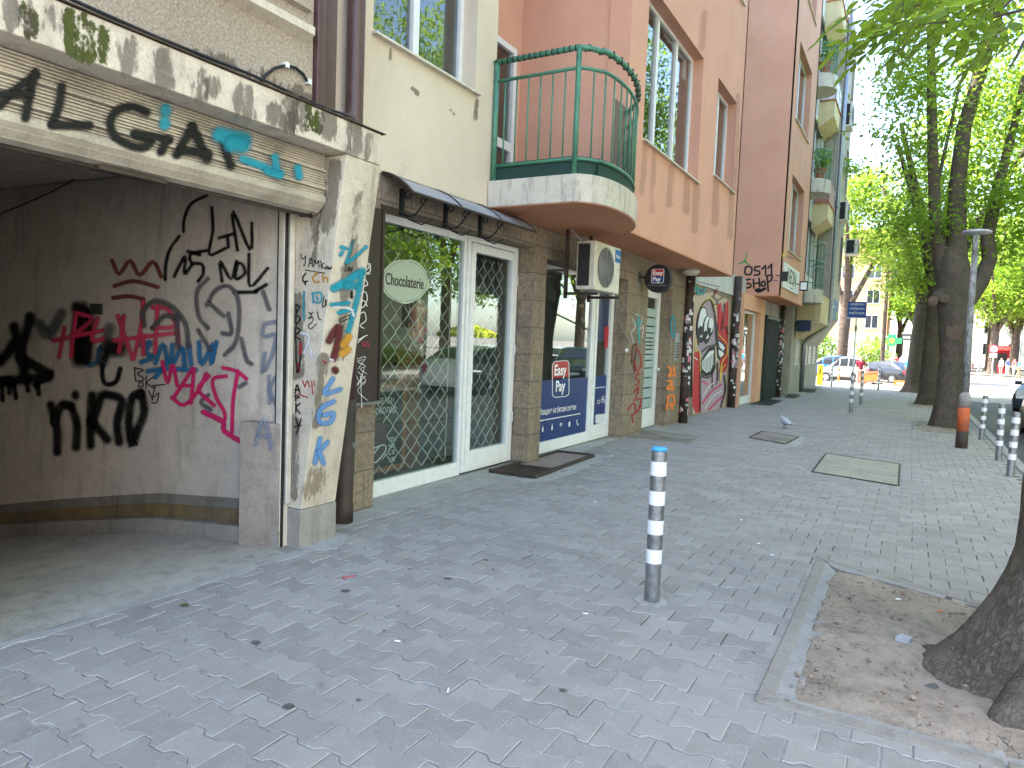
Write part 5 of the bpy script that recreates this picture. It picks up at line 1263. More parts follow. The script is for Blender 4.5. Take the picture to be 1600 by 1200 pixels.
# round balconies with green rails, next to the pink block
for k, zz in enumerate((3.55, 7.35, 10.9)):
    ctr = (-3.50, 26.95); arc = [(-3.55, 26.28)]+[(ctr[0]+.66*math.cos(a), ctr[1]+.70*math.sin(a)) for a in [-1.15+2.3*j/10 for j in range(11)]]+[(-3.55, 27.62)]
    m = M(); m.prism(arc, zz-.35, zz+.12); b = m.build('balcony', m_slabc, C_, bevel=.01)
    ia = [(x-.05, y) for x, y in arc[1:-1]]
    m = M()
    for dz, r_ in ((.98, .028), (.78, .015), (.22, .015)): m.tube([(x, y, zz+dz+.12) for x, y in ia], r_, 6)
    for x, y in ia[::1]: m.tube([(x, y, zz+.12), (x, y, zz+1.1)], .014, 5)
    if k == 0:
        for x, y in ia[::3]: m.tube([(x, y, zz+1.1), (x-.02, y, zz+1.75)], .016, 5)
        m.tube([(x-.02, y, zz+1.75) for x, y in ia], .02, 5)
    m.build('railing', m_green, b)
m = M(); px = -2.90
m.tube([(px, 30.36, z) for z in (15.2, 10, 6, 3.2)]+[(px, 30.36, 2.75), (px-.1, 30.3, 2.45), (-3.6, 29.8, 1.95), (-3.70, 29.72, 1.75), (-3.70, 29.72, -.12)], .085, 12)
for z in (13, 10.1, 7.2, 4.5): m.lathe((px, 30.36, z), [(.086, -.03), (.1, -.03), (.1, .03), (.086, .03)], 12)
t = thing('downpipe', 'grey metal drainpipe that kinks inward under the oriel of the beige corner block', 'downpipe', (px, 30.36, 0))
m.build('pipe', m_galv, t, smooth=True)
# steps and ramp
for (x0, x1, y0, y1, h, lb) in ((-3.78, -3.30, 26.3, 27.6, .12, 'low stone doorstep below the white glazed door'), (-3.76, -3.25, 30.8, 32.6, .14, 'stone step with a board ramp below the louvred shutters')):
    t = thing('doorstep', lb, 'step', ((x0+x1)/2, (y0+y1)/2, gz(y0)))
    m = M(); m.box(x0, x1, y0, y1, gz(y0)-.1, gz(y0)+h); m.build('slab', m_plinth, t, bevel=.01)
    m = M(); m.prism([(y0-.8, gz(y0)+.004), (y0-.01, gz(y0)+.004), (y0-.01, gz(y0)+h*.8)], x0+.1, x1-.05, 'x'); m.build('ramp', m_dkbrown, t)
t = thing('doormat', 'dark mat on the paving before the peach shop and gate', 'mat', (-3.6, 22.6, gz(22)))
m = M(); q = [hG(*p) for p in ((1170, 632), (1192, 623), (1222, 627), (1204, 634))]; m.prism([(p.x, p.y) for p in q], gz(22)-.01, gz(22)+.014); m.build('mat', m_black, t)
# signs on the second block and beyond
t = thing('sign_board', 'white sign board with bold black lettering on the corner of the second pink block', 'sign', (XB, 23.1, 3.3))
c0, c1, c2, c3 = [hX(*p, XB+.03) for p in ((1226, 410), (1249, 428), (1247, 463), (1224, 451))]
m = M(); m.box(XB+.005, XB+.035, c0.y, c1.y, 3.33, 4.06); m.build('board', flat('sign_white', (.70, .71, .68)), t)
text_mesh('lettering', 'NEON', .62, m_ltrd, t, onX((XB+.037, (c0.y+c1.y)/2, 3.72)), .001, sx=1.0, bold=.012)
text_mesh('lettering', '•  •••••••', .16, m_ltrd, t, onX((XB+.037, (c0.y+c1.y)/2, 3.41)), .001)
t = thing('flood_light', 'small black flood light on an arm at the pink corner by the white sign', 'lamp', (-3.3, 21.2, 3.75))
m = M(); c = hX(1225, 432, -3.15); m.obox(c, (.10, 0, 0), (0, .05, 0), (0, 0, .13)); m.tube([(-3.38, c.y+.1, c.z+.05), (c.x, c.y+.05, c.z)], .015, 6); m.build('housing', m_black, t)
t = thing('flood_light', 'square flood light with a pale lens below the round balcony', 'lamp', (-3.0, 26.0, 3.4))
c = hX(1256, 447, -3.1); m = M(); m.obox(c, (.12, 0, 0), (0, .05, 0), (0, 0, .15)); m.tube([(-3.4, c.y+.1, c.z+.1), c], .015, 6); m.build('housing', m_black, t)
m = M(); m.obox(c-Vector((0, .052, 0)), (.09, 0, 0), (0, .003, 0), (0, 0, .11)); m.build('lens', m_ltr, t)
t = thing('sign_board', 'blue and green advertising panel under the grey wall beyond the drainpipe', 'sign', (-2.95, 32, 3))
m = M(); m.obox((-2.93, 32.2, 3.25), (.03, 0, 0), (0, 1.6, 0), (0, 0, .42)); m.build('panel', flat('advert_blue', (.10, .17, .28)), t)
m = M(); m.obox((-2.895, 33.1, 3.05), (.006, 0, 0), (0, .7, 0), (0, 0, .16)); m.build('stripe', flat('advert_green', (.18, .30, .12)), t)
text_mesh('lettering', '•••••• ••', .2, m_ltr, t, onX((-2.898, 31.6, 3.35)), .001)
t = thing('wall_light', 'dark blue light box on the yellow oriel above the white glazed door', 'sign', (-3.5, 28, 2.2))
c = hY(1256, 509, 27.5); m = M(); m.obox(c, (.24, 0, 0), (0, .07, 0), (0, 0, .2)); m.build('box', m_navy, t, bevel=.01); m = M(); m.tube([c+Vector((-.24, 0, .1)), (-3.8, 27.6, c.z+.15)], .02, 6); m.build('bracket', m_black, t)

# ------------------------------------------------------------------ things fixed to the fronts
def ac_unit(label, c, lx, ly, lz, brackets=True, fan_face='x', group=None):
    """outdoor unit: casing, round fan grille towards the street, side vent, brand plate"""
    t = thing('air_conditioner', label, 'air conditioner', (c[0], c[1], c[2]-lz/2), group)
    m = M(); m.box(c[0]-lx/2, c[0]+lx/2, c[1]-ly/2, c[1]+ly/2, c[2]-lz/2, c[2]+lz/2); m.build('casing', m_acw, t, bevel=.012, seg=2)
    xf = c[0]+lx/2; r_ = lz*.42; cy = c[1]-ly*.10
    m = M(); m.lathe((xf+.002, cy, c[2]), [(0, 0), (r_, 0)], 28, 'x'); m.build('fan_recess_shade', m_dark, t)  # flat dark disc paints in the shade behind the grille
    m = M()
    for k in range(12): m.lathe((xf+.012, cy, c[2]), [(r_*(k+1)/12-.0028, 0), (r_*(k+1)/12+.0028, 0), (r_*(k+1)/12+.0028, .006), (r_*(k+1)/12-.0028, .006)], 28, 'x', cap=False)
    for k in range(12):
        a = 2*PI*k/12; m.tube([(xf+.013, cy+r_*.1*math.cos(a), c[2]+r_*.1*math.sin(a)), (xf+.013, cy+r_*math.cos(a), c[2]+r_*math.sin(a))], .0035, 4)
    m.build('fan_grille', m_grid, t)
    m = M()
    for k in range(5): a = 2*PI*k/5; m.q((xf+.006, cy, c[2]), (xf+.006, cy+r_*.8*math.cos(a), c[2]+r_*.8*math.sin(a)), (xf+.009, cy+r_*.85*math.cos(a+.5), c[2]+r_*.85*math.sin(a+.5)))
    m.build('fan', m_black, t)
    ys = c[1]-ly/2-.002
    m = M(); m.box(c[0]-lx*.40, c[0]+lx*.22, ys-.002, ys, c[2]-lz*.42, c[2]+lz*.44); vt = m.build('side_vent', m_dark, t)  # dark patch paints in the shade behind the grid
    m = M()
    for k in range(14): z = c[2]-lz*.42+lz*.86*k/13; m.box(c[0]-lx*.40, c[0]+lx*.22, ys-.006, ys-.003, z-.002, z+.002)
    for k in range(6): x = c[0]-lx*.40+lx*.62*k/5; m.box(x-.002, x+.002, ys-.007, ys-.004, c[2]-lz*.42, c[2]+lz*.44)
    m.build('vent_grid', m_black, vt)
    return t, xf
ac, xf = ac_unit('ivory outdoor air conditioner hung on an iron frame below the bay beside the awning', (-3.575, 8.43, 2.49), .25, .85, .60)
m = M(); m.box(xf+.001, xf+.004, 8.66, 8.845, 2.60, 2.765); m.build('brand_plate', flat('plate_blue', (.03, .14, .34)), ac)
text_mesh('plate_lettering', 'Midea', .062, m_ltr, ac, onX((xf+.006, 8.752, 2.675)), .0005)
m = M()
for z in (2.26, 2.34, 2.42, 2.50): m.box(xf+.001, xf+.002, 8.67, 8.84, z, z+.004)
m.build('label_sticker', flat('label_grey', (.42, .43, .38)), ac)
m = M()
for y in (8.06, 8.80):
    m.box(-3.88, -3.84, y-.02, y+.02, 2.08, 3.03); m.box(-3.86, -3.42, y-.02, y+.02, 2.125, 2.16); m.box(-4.12, -3.86, y-.015, y+.015, 2.42, 2.45)
m.tube([(-4.12, 8.06, 2.40), (-3.86, 8.06, 2.20)], .012, 6)
m.box(-3.88, -3.82, 7.9, 9.0, 3.0, 3.03); m.box(-3.5, -3.45, 7.9, 9.0, 3.0, 3.03); m.build('bracket', m_dkbrown, ac)
m = M(); m.tube([(-3.6, 8.86, 2.2), (-3.65, 9.3, 2.15), (-3.9, 9.9, 1.95), (-4.1, 10.9, 1.7), (-4.11, 11.1, 1.55)], .014, 6); m.tube([(-3.6, 8.0, 2.75), (-3.75, 7.98, 2.9), (-3.85, 8.0, 3.0)], .012, 6); m.build('hose', m_grid, ac)
ac_unit('grey air conditioner high on the pale wall beyond the drainpipe, under the leaf sprays', (-2.84, 31.7, 11.0), .34, .9, .95)
ac_unit('white air conditioner beside the drainpipe, lowest of those on the grey wall', (-2.84, 32.6, 7.35), .34, .95, .8)
ac_unit('small air conditioner on brackets at the far corner of the grey wall, against the trees', (-2.62, 35.0, 6.2), .5, .8, .65)
t = thing('shop_sign', 'round black hanging sign with a square red and blue badge', 'sign', (-3.78, 11.5, 2.4))
m = M(); m.lathe((-3.78, 11.44, 2.645), [(.22, 0), (.235, .012), (.235, .108), (.22, .12)], 36, 'y'); m.build('disc', m_black, t)
m = M(); m.box(-4.14, -4.02, 11.485, 11.515, 2.655, 2.685); m.box(-4.13, -4.115, 11.42, 11.58, 2.58, 2.76); m.build('bracket', m_black, t)
rr = [(-3.78+x, 2.685+z) for x, z in rrect(0, 0, .105, .115, .02)]
m = M(); m.q(*[(x, 11.437, max(z, 2.685)) for x, z in rr]); b1 = m.build('badge_panel', flat('badge_red', (.50, .02, .03)), t)
m = M(); m.q(*[(x, 11.4365, min(z, 2.685)) for x, z in rr]); m.build('badge_panel', flat('badge_blue', (.02, .05, .20)), t)
m = M(); 
for a, b in zip(rr, rr[1:]+rr[:1]): m.tube([(a[0], 11.435, a[1]), (b[0], 11.435, b[1])], .0045, 4)
m.build('badge_outline', m_ltr, t)
text_mesh('lettering', 'Easy', .10, m_ltr, t, onY((-3.78, 11.434, 2.735)), .0005, bold=.003); text_mesh('lettering', 'Pay', .10, m_ltr, t, onY((-3.795, 11.434, 2.632)), .0005, bold=.003)
text_mesh('lettering', 'Парични преводи', .038, m_grid, t, onY((-3.78, 11.434, 2.53)), .0005)
t = thing('ceiling_lamp', 'shallow white dome lamp under the bay near the black round sign', 'lamp', (-3.86, 13.7, 2.9))
m = M(); m.lathe((-3.86, 13.7, 2.93), [(0, -.02), (.10, -.012), (.16, .03), (.18, .07), (.12, .1)], 24); m.build('shade', m_acw, t, smooth=True)
m = M(); m.lathe((-3.86, 13.7, 3.0), [(.19, 0), (.19, .03)], 24); m.build('rim', m_grid, t)
t = thing('advertising_board', 'dark brown upright board scrawled with white tags, between the pylon and the chocolate shop', 'board', (-4.08, 4.5, .95))
m = M(); m.box(-4.09, -4.06, 4.22, 4.74, .955, 2.62); m.box(-4.088, -4.05, 4.745, 4.775, .955, 2.62); m.build('panel', m_board, t)
m = M(); m.box(-4.10, -4.05, 4.20, 4.78, .925, .95); m.build('bottom_rail', m_galv, t)
paint('board_graffiti', t, [('white', 1.5, [Z3((712, 250), (732, 282), (702, 318)), Z3((705, 265), (738, 262), (735, 325), (688, 332)), Z3((692, 342), (738, 340)), Z3((690, 365), (720, 420), (688, 440)), Z3((660, 500), (702, 480), (716, 540), (682, 602), (650, 580), (688, 548), (716, 592)), Z3((648, 662), (692, 638), (706, 702), (660, 742), (690, 765)), Z3((628, 782), (642, 852), (692, 828), (716, 820)), Z3((692, 830), (622, 900), (606, 982), (612, 1062)), Z3((720, 110), (728, 132)), Z3((705, 225), (722, 240))]),
                            ('white', .9, [Z3((682, 1010), (640, 1022), (690, 1050)), Z3((650, 1032), (702, 1062), (660, 1082), (712, 1120)), Z3((625, 1112), (650, 1182)), Z3((682, 1100), (670, 1192), (702, 1180)), Z2((1480, 432), (1522, 420), (1490, 470)), Z2((1490, 482), (1522, 520), (1488, 560), (1530, 602)), Z2((1500, 500), (1506, 632)), Z2((1480, 540), (1520, 500)), Z2((1515, 470), (1490, 540))]),
                            ('pink', .9, [Z3((680, 870), (682, 908)), Z3((695, 870), (684, 888), (698, 908)), Z3((702, 872), (716, 872), (704, 905), (720, 905)), Z3((725, 875), (725, 908), (735, 908))])], SX(-4.055, .004))

# ------------------------------------------------------------------ bollards, lamp post, sign pole
def bollard(label, x, y, h=.94, lean=(0, 0), blue=False, src=[None], r=.047):
    if src[0] is None:
        t = thing('bollard', label, 'bollard', (0, 0, 0), 'striped steel bollards on the pavement')
        m = M(); m.lathe((0, 0, 0), [(r, -.06), (r, .925), (r-.004, .93)], 20); m.build('post', m_galv, t, smooth=False)
        for k in range(4):
            z = .245+.178*k; m = M(); m.lathe((0, 0, 0), [(r+.0012, z), (r+.0012, z+.085)], 20); m.build('reflective_band', m_band, t)
        m = M(); m.lathe((0, 0, 0), [(r-.004, .93), (r-.001, .936), (r-.012, .942), (0, .944)], 20); m.build('cap', m_galv, t)
        src[0] = t
    else:
        t = copy_tree(src[0]); t['label'] = label
    t.location = (x, y, gz(y)); t.rotation_euler = (lean[0], lean[1], rnd.random()*6); t.scale = (1, 1, h/.944)
    return t
p = hG(1018, 940)
b0 = bollard('blue-capped steel bollard with four white bands, alone on the near paving', p.x, p.y, .945, (0, .012))
cap = [c for c in b0.children if c.name.startswith('cap')][0]
for lb, q, h, ln in (('striped bollard standing furthest forward in the kerb row by the road', (1578, 744), .88, (0, .03)), ('striped bollard in the middle of the kerb row by the road', (1560, 719), .90, (0, .02)), ('striped bollard beside the foot of the big ash and the lamp post', (1533, 687), .88, (0, .02)),
                     ('striped bollard under the blue street sign', (1329, 645), 1.10, (0, .01)), ('striped bollard just behind the one under the blue sign', (1345, 632), 1.08, (0, .02)), ('dark thin bollard at the sunlit crossing by the orange barrier', (1372, 609), 1.1, (0, 0)), ('dark thin bollard at the sunlit crossing near the corner shutters', (1299, 604), 1.05, (0, .03))):
    g = hG(*q); bollard(lb, g.x, g.y, h, ln)
for c in [c for c in b0.children if c.name.startswith('cap')]: bpy.data.objects.remove(c)
m = M(); r_ = .0485; m.lathe(b0.location, [(r_, .929), (r_+.0005, .940), (r_-.012, .951), (0, .954)], 20); m.build('cap', m_bluecap, b0)
m = M(); r7 = random.Random(9); pts = [(p.x+(.10+r7.uniform(-.02, .025))*math.cos(a), p.y+(.095+r7.uniform(-.02, .02))*math.sin(a)) for a in [2*PI*k/16 for k in range(16)]]
m.prism(pts, gz(4)-.02, gz(4)+.010); o = m.build('pavement_edge', m_mortar); o['kind'] = 'structure'
L_ = thing('street_lamp', 'slender grey lamp post with a flat disc lantern and an orange-painted sleeve at its foot', 'street lamp', (.87, 14.6, gz(14.6)))
m = M(); z0 = gz(14.6)
m.tube([(.87, 14.6, z0+.95), (.85, 14.6, 2.0), (.84, 14.6, 3.62)], [.062, .055, .045], 12); m.build('pole', barkmat('flaking_lamp_paint', (.12, .11, .10), (.36, .37, .38), .5), L_, smooth=True)
m = M(); m.tube([(.875, 14.6, z0-.05), (.873, 14.6, z0+.30)], .095, 14); m.build('base', m_dkbrown, L_, smooth=True)
m = M(); m.tube([(.873, 14.6, z0+.295), (.87, 14.6, z0+.72)], .092, 14); m.build('sleeve', concrete('orange_flaked_paint', (.62, .13, .04), (.48, .11, .045), (.25, .2, .17), .8), L_, smooth=True)
m = M(); m.tube([(.87, 14.6, z0+.715), (.87, 14.6, z0+.92), (.87, 14.6, z0+.99)], [.092, .09, .06], 14); m.build('collar', concrete('flaking_grey', (.40, .38, .36), (.20, .17, .15), (.1, .07, .05), .8), L_, smooth=True)
m = M(); m.lathe((.84, 14.6, 3.66), [(0, .0), (.10, .0), (.22, .02), (.23, .045), (.20, .065), (.05, .085), (0, .085)], 24); m.build('lantern', m_lamp, L_, smooth=True)
m = M(); m.lathe((.84, 14.6, 3.66), [(0, -.006), (.09, -.006), (.1, -.001)], 20); m.box(.80, .88, 14.56, 14.64, 3.5, 3.66); m.build('lens', m_grid, L_)
g = hG(1329, 642)
t = thing('sign_post', 'thin white pole carrying a square dark blue sign with pale lettering', 'sign', (g.x, g.y+.25, gz(g.y)))
ys = g.y+.25; a = hY(1325.5, 471.5, ys); b = hY(1353, 496.5, ys)
m = M(); m.tube([(g.x-.02, ys+.03, gz(ys)), (g.x-.04, ys+.03, a.z)], .025, 8); m.build('pole', m_white, t)
m = M(); m.box(a.x, b.x, ys-.03, ys, b.z, a.z); m.build('panel', flat('sign_blue', (.025, .075, .24)), t)
m = M(); m.box(a.x-.01, b.x+.01, ys-.025, ys-.005, b.z-.02, b.z-.001); m.box(a.x+.14, a.x+.24, ys-.032, ys-.03, (a.z+b.z)/2+.062, (a.z+b.z)/2+.068); m.box(a.x+.14, a.x+.24, ys-.032, ys-.03, (a.z+b.z)/2-.068, (a.z+b.z)/2-.062); m.build('rim', m_ltr, t)
for k, w in enumerate(('AMERICAN', 'STANDARD', 'COUTURIER')): text_mesh('lettering', w, .075, m_ltr, t, onY(((a.x+b.x)/2, ys-.033, a.z-.075-.125*k)), .001, sx=.95)
m = M(); m.box(g.x-.065, g.x-.0, ys, ys+.005, 2.12, 2.28); m.build('green_tab', m_green, t)

# ------------------------------------------------------------------ litter
def butt(x, y, a, mat, group, label, L=.03, r=.004):
    m = M(); e = Vector((math.cos(a), math.sin(a), 0))*L/2; c = Vector((x, y, gz(y)+r+.001)); m.tube([c-e, c+e], r, 6); o = m.build('cigarette_butt', mat); tag(o, label, 'litter', group); return o
for q, a in (((621, 1003), .3), ((700, 1080), 2.), ((1206, 868), .4), ((1158, 813), 1.1), ((1185, 850), .7), ((930, 785), .1), ((1260, 720), .3), ((955, 713), .2), ((915, 960), .5)):
    g = hG(*q); butt(g.x, g.y, a, m_ltr, 'cigarette ends on the paving', 'white cigarette end lying on the grey paving')
for q, a in (((1468, 961), .1), ((1403, 942), .4)): 
    g = hG(*q); o = butt(g.x, g.y, a, m_orange if q[0] == 1468 else m_ltr, None, 'orange cigarette end on the cracked soil by the trunk' if q[0] == 1468 else 'pale cigarette end on the cracked soil near the tile chip'); o.location.z += .02
g = hG(1410, 1006)
m = M(); i = len(m.v); cz = gz(g.y)+.03
m.prism([(g.x-.035, g.y-.02), (g.x+.03, g.y-.03), (g.x+.045, g.y+.01), (g.x-.005, g.y+.04)], cz-.02, cz+.012); o = m.build('tile_chip', concrete('grey_tile', (.42, .44, .44), (.36, .37, .37), (.2, .2, .2), .3)); tag(o, 'broken corner of grey tile lying on the cracked soil', 'litter')
g = hG(540, 903)
m = M(); m.tube([(g.x+.03, g.y+.06, gz(g.y)+.004), (g.x+.01, g.y+.02, gz(g.y)+.006), (g.x-.02, g.y-.01, gz(g.y)+.004), (g.x+.03, g.y-.035, gz(g.y)+.004)], .0028, 5); o = m.build('red_tie', m_red); tag(o, 'thin red plastic tie dropped on the near paving', 'litter')
g = hG(288, 947)
m = M(); m.q((g.x-.03, g.y-.008, gz(g.y)+.006), (g.x, g.y-.02, gz(g.y)+.01), (g.x+.035, g.y+.003, gz(g.y)+.006), (g.x, g.y+.016, gz(g.y)+.014)); o = m.build('dry_leaf', plain('olive_leaf', (.09, .09, .03), .7)); tag(o, 'dry olive leaf on the paving near the garage threshold', 'leaf')
# oil and gum spots on the pavers
m = M(); r8 = random.Random(12)
for q, s in (((622, 948), .02), ((600, 986), .02), ((450, 1105), .045), ((540, 924), .05), ((830, 863), .02), ((1170, 909), .018), ((928, 777), .012), ((760, 876), .03), ((560, 1095), .02), ((1300, 836), .02), ((640, 890), .025), ((880, 1080), .03), ((990, 760), .02), ((700, 905), .045), ((400, 1005), .04)):
    g = hG(*q); n = 14; m.q(*[(g.x+s*.62*(1+r8.uniform(-.25, .25))*math.cos(2*PI*k/n), g.y+s*.55*(1+r8.uniform(-.25, .25))*math.sin(2*PI*k/n), gz(g.y)+.0045) for k in range(n)])
o = m.build('gum_spots', film('gum_stain', (.045, .042, .04), .55, .7)); o['kind'] = 'stuff'
# ------------------------------------------------------------------ pigeon
def pigeon(x, y, rz):
    t = thing('pigeon', 'white and grey pigeon with a dark tail walking on the paving', 'pigeon', (x, y, gz(y)), None, rz)
    z0 = gz(y)
    def ring(cx, cz, rx, rz_, n=12): return [(cx, rx*math.cos(2*PI*k/n), cz+rz_*math.sin(2*PI*k/n)) for k in range(n)]
    secs = [(-.155, .105, .004, .004), (-.13, .110, .028, .018), (-.09, .128, .055, .050), (-.03, .142, .068, .074), (.03, .152, .066, .078), (.075, .176, .048, .062), (.098, .200, .028, .036), (.108, .226, .021, .025), (.122, .245, .022, .022), (.140, .247, .017, .017), (.152, .243, .006, .007)]
    V = []; F = []
    for s in secs: V += ring(s[0], s[1], s[2], s[3])
    n = 12
    for k in range(len(secs)-1):
        for j in range(n): F.append((k*n+j, k*n+(j+1) % n, (k+1)*n+(j+1) % n, (k+1)*n+j))
    F.append(tuple(range(n))[::-1]); F.append(tuple((len(secs)-1)*n+j for j in range(n)))
    def mk(name, V, F, mat, sm=True):
        me = bpy.data.meshes.new(name); me.from_pydata(V, [], F); me.materials.append(mat); me.polygons.foreach_set('use_smooth', [sm]*len(F)); me.update()
        o = bpy.data.objects.new(name, me); COL.objects.link(o); o.parent = t; return o
    mk('body', V, F, plain('pigeon_white', (.46, .48, .52), .7, 0, .2, .25, .1, 20))
    m = M(); dk = plain('pigeon_slate', (.045, .05, .065), .7)
    m.prism([(-.12, .105), (-.195, .088), (-.195, .083), (-.10, .095)], -.028, .028, 'y'); 
    def local(name, mm, mat):
        me = bpy.data.meshes.new(name); me.from_pydata(mm.v, [], mm.f); me.materials.append(mat); o = bpy.data.objects.new(name, me); COL.objects.link(o); o.parent = t
    local('tail', m, dk)
    for s in (-1, 1):
        m = M(); m.prism([(.05, .165), (-.03, .175), (-.12, .135), (-.165, .105), (-.10, .105), (.02, .125), (.06, .145)], s*.050, s*.062, 'y'); local('wing', m, plain('pigeon_wing', (.52, .54, .58), .7, 0, .2, .4, .1, 30))
        m = M(); m.tube([(-.01, s*.025, .09), (.0, s*.026, .045), (-.005, s*.026, .004)], [.012, .006, .005], 6)
        for a in (-.5, 0, .5): m.tube([(-.005, s*.026, .005), (.03*math.cos(a), s*.026+.03*math.sin(a), .004)], .004, 5)
        m.tube([(-.005, s*.026, .005), (-.022, s*.026, .004)], .0035, 5)
        local('leg', m, plain('pigeon_leg', (.35, .10, .09), .6))
    m = M(); m.tube([(.148, 0, .244), (.162, 0, .240), (.170, 0, .234)], [.007, .0045, .001], 6); local('beak', m, m_black)
    m = M(); 
    for s in (-1, 1): m.lathe((.134, s*.017, .250), [(0, -.003), (.004, 0), (0, .003)], 8, 'y')
    local('eye', m, m_orange)
g = hG(1226, 669); pigeon(g.x, g.y, PI*.80)
# ------------------------------------------------------------------ trees
from mathutils import noise as mnoise
def foliage(name, parent, blobs, nclus, per, size, mat, seed, spread=.42, droop=.35, skip_low=None):
    r = random.Random(seed); V = []; F = []; wts = [b[6] for b in blobs]; o0 = worldloc(parent)
    for _ in range(nclus):
        b = r.choices(blobs, wts)[0]
        while True:
            u = Vector((r.uniform(-1, 1), r.uniform(-1, 1), r.uniform(-1, 1)))
            if u.length <= 1 and r.random() < .25+.75*u.length: break
        c = Vector((b[0]+u.x*b[3], b[1]+u.y*b[4], b[2]+u.z*b[5]))
        sx, sy, sz = spread*r.uniform(.6, 1.5), spread*r.uniform(.6, 1.5), spread*r.uniform(.3, .7)
        for _ in range(int(per*r.uniform(.5, 1.5))):
            p = c+Vector((r.gauss(0, sx), r.gauss(0, sy), r.gauss(0, sz)))
            th = r.uniform(0, 2*PI); el = r.gauss(-droop, .5)
            d = Vector((math.cos(th)*math.cos(el), math.sin(th)*math.cos(el), math.sin(el)))
            n = Vector((r.gauss(0, .5), r.gauss(0, .5), 1)); s = d.cross(n).normalized()
            L = size*r.uniform(.6, 1.3); w = L*r.uniform(.2, .3); i = len(V); f = n.cross(d).length
            up = s.cross(d)*(-w*.35)
            p = p-o0
            V += [p, p+d*L*.45+s*w+up, p+d*L, p+d*L*.45-s*w+up]
            F += [(i, i+1, i+2), (i, i+2, i+3)]
    me = bpy.data.meshes.new(name); me.from_pydata(V, [], F); me.materials.append(mat); me.update()
    o = bpy.data.objects.new(name, me); COL.objects.link(o); o.parent = parent; return o
def trunk_mesh(name, parent, mat, limbs, flare=None, seed=1, rough=.06):
    """limbs: lists of ((x,y,z), radius); the first one carries the root flare"""
    m = M()
    for li, limb in enumerate(limbs):
        P = []; Rr = []
        for (p, r_), (q, s_) in zip(limb, limb[1:]):
            p, q = Vector(p), Vector(q); n = max(2, int((q-p).length/(.12 if li == 0 and flare else .3)))
            for k in range(n):
                t = k/n; P.append(p.lerp(q, t)); Rr.append(r_+(s_-r_)*t)
        P.append(Vector(limb[-1][0])); Rr.append(limb[-1][1])
        n = (40 if flare and flare[2] > 0 else 18) if li == 0 else 10
        i = len(m.v); up = Vector((1, 0, 0))
        zb = P[0].z
        for k, (p, r_) in enumerate(zip(P, Rr)):
            t = (P[min(k+1, len(P)-1)]-P[max(k-1, 0)]).normalized(); a = (up-t*up.dot(t)).normalized(); b = t.cross(a); up = a
            for j in range(n):
                th = 2*PI*j/n; rr = r_
                if li == 0 and flare:
                    h = p.z-zb; e = math.exp(-h/flare[1]); rr += flare[0]*e*(1+.42*math.cos(3*th+seed)+.25*math.cos(5*th+seed*2))
                    rr += flare[2]*mnoise.fractal(Vector((math.cos(th)*1.6, math.sin(th)*1.6, p.z*.9+seed)), .9, 2, 4)
                rr += r_*rough*mnoise.noise(Vector((math.cos(th)*3, math.sin(th)*3, p.z*2.2+seed*7+li)))
                m.v.append(p+(a*math.cos(th)+b*math.sin(th))*rr)
        for k in range(len(P)-1):
            for j in range(n): m.face([i+k*n+j, i+k*n+(j+1) % n, i+(k+1)*n+(j+1) % n, i+(k+1)*n+j])
        m.face([i+(len(P)-1)*n+j for j in range(n)])
    return m.build(name, mat, parent, smooth=True)
# nearest ash: only the root flare and the overhanging sprays are in the picture
T1 = thing('ash_tree', 'nearest ash with a flared root foot in the cracked soil and leaf sprays hanging overhead', 'tree', (1.0, 4.3, gz(4.3)))
trunk_mesh('trunk', T1, m_barkn, [[((1.0, 4.3, -.12), .43), ((1.0, 4.3, .5), .43), ((.98, 4.3, 1.2), .42), ((1.02, 4.35, 2.4), .38), ((1.1, 4.4, 3.6), .36)],
                                 [((1.05, 4.4, 3.3), .24), ((.6, 4.9, 4.6), .15), ((.1, 5.2, 5.4), .09)], [((1.15, 4.4, 3.3), .26), ((1.5, 4.5, 5.5), .2), ((1.7, 4.4, 8), .12)], [((1.1, 4.5, 4), .12), ((1.6, 5.6, 4.3), .09), ((1.35, 6.6, 4.0), .05)], [((.74, 4.25, .18), .17), ((.50, 4.22, .05), .11), ((.30, 4.24, -.02), .07), ((.10, 4.3, -.06), .035)], [((.76, 4.0, .15), .18), ((.56, 3.75, .02), .12), ((.42, 3.56, -.05), .06)]], (.46, .34, .035), 1.3)
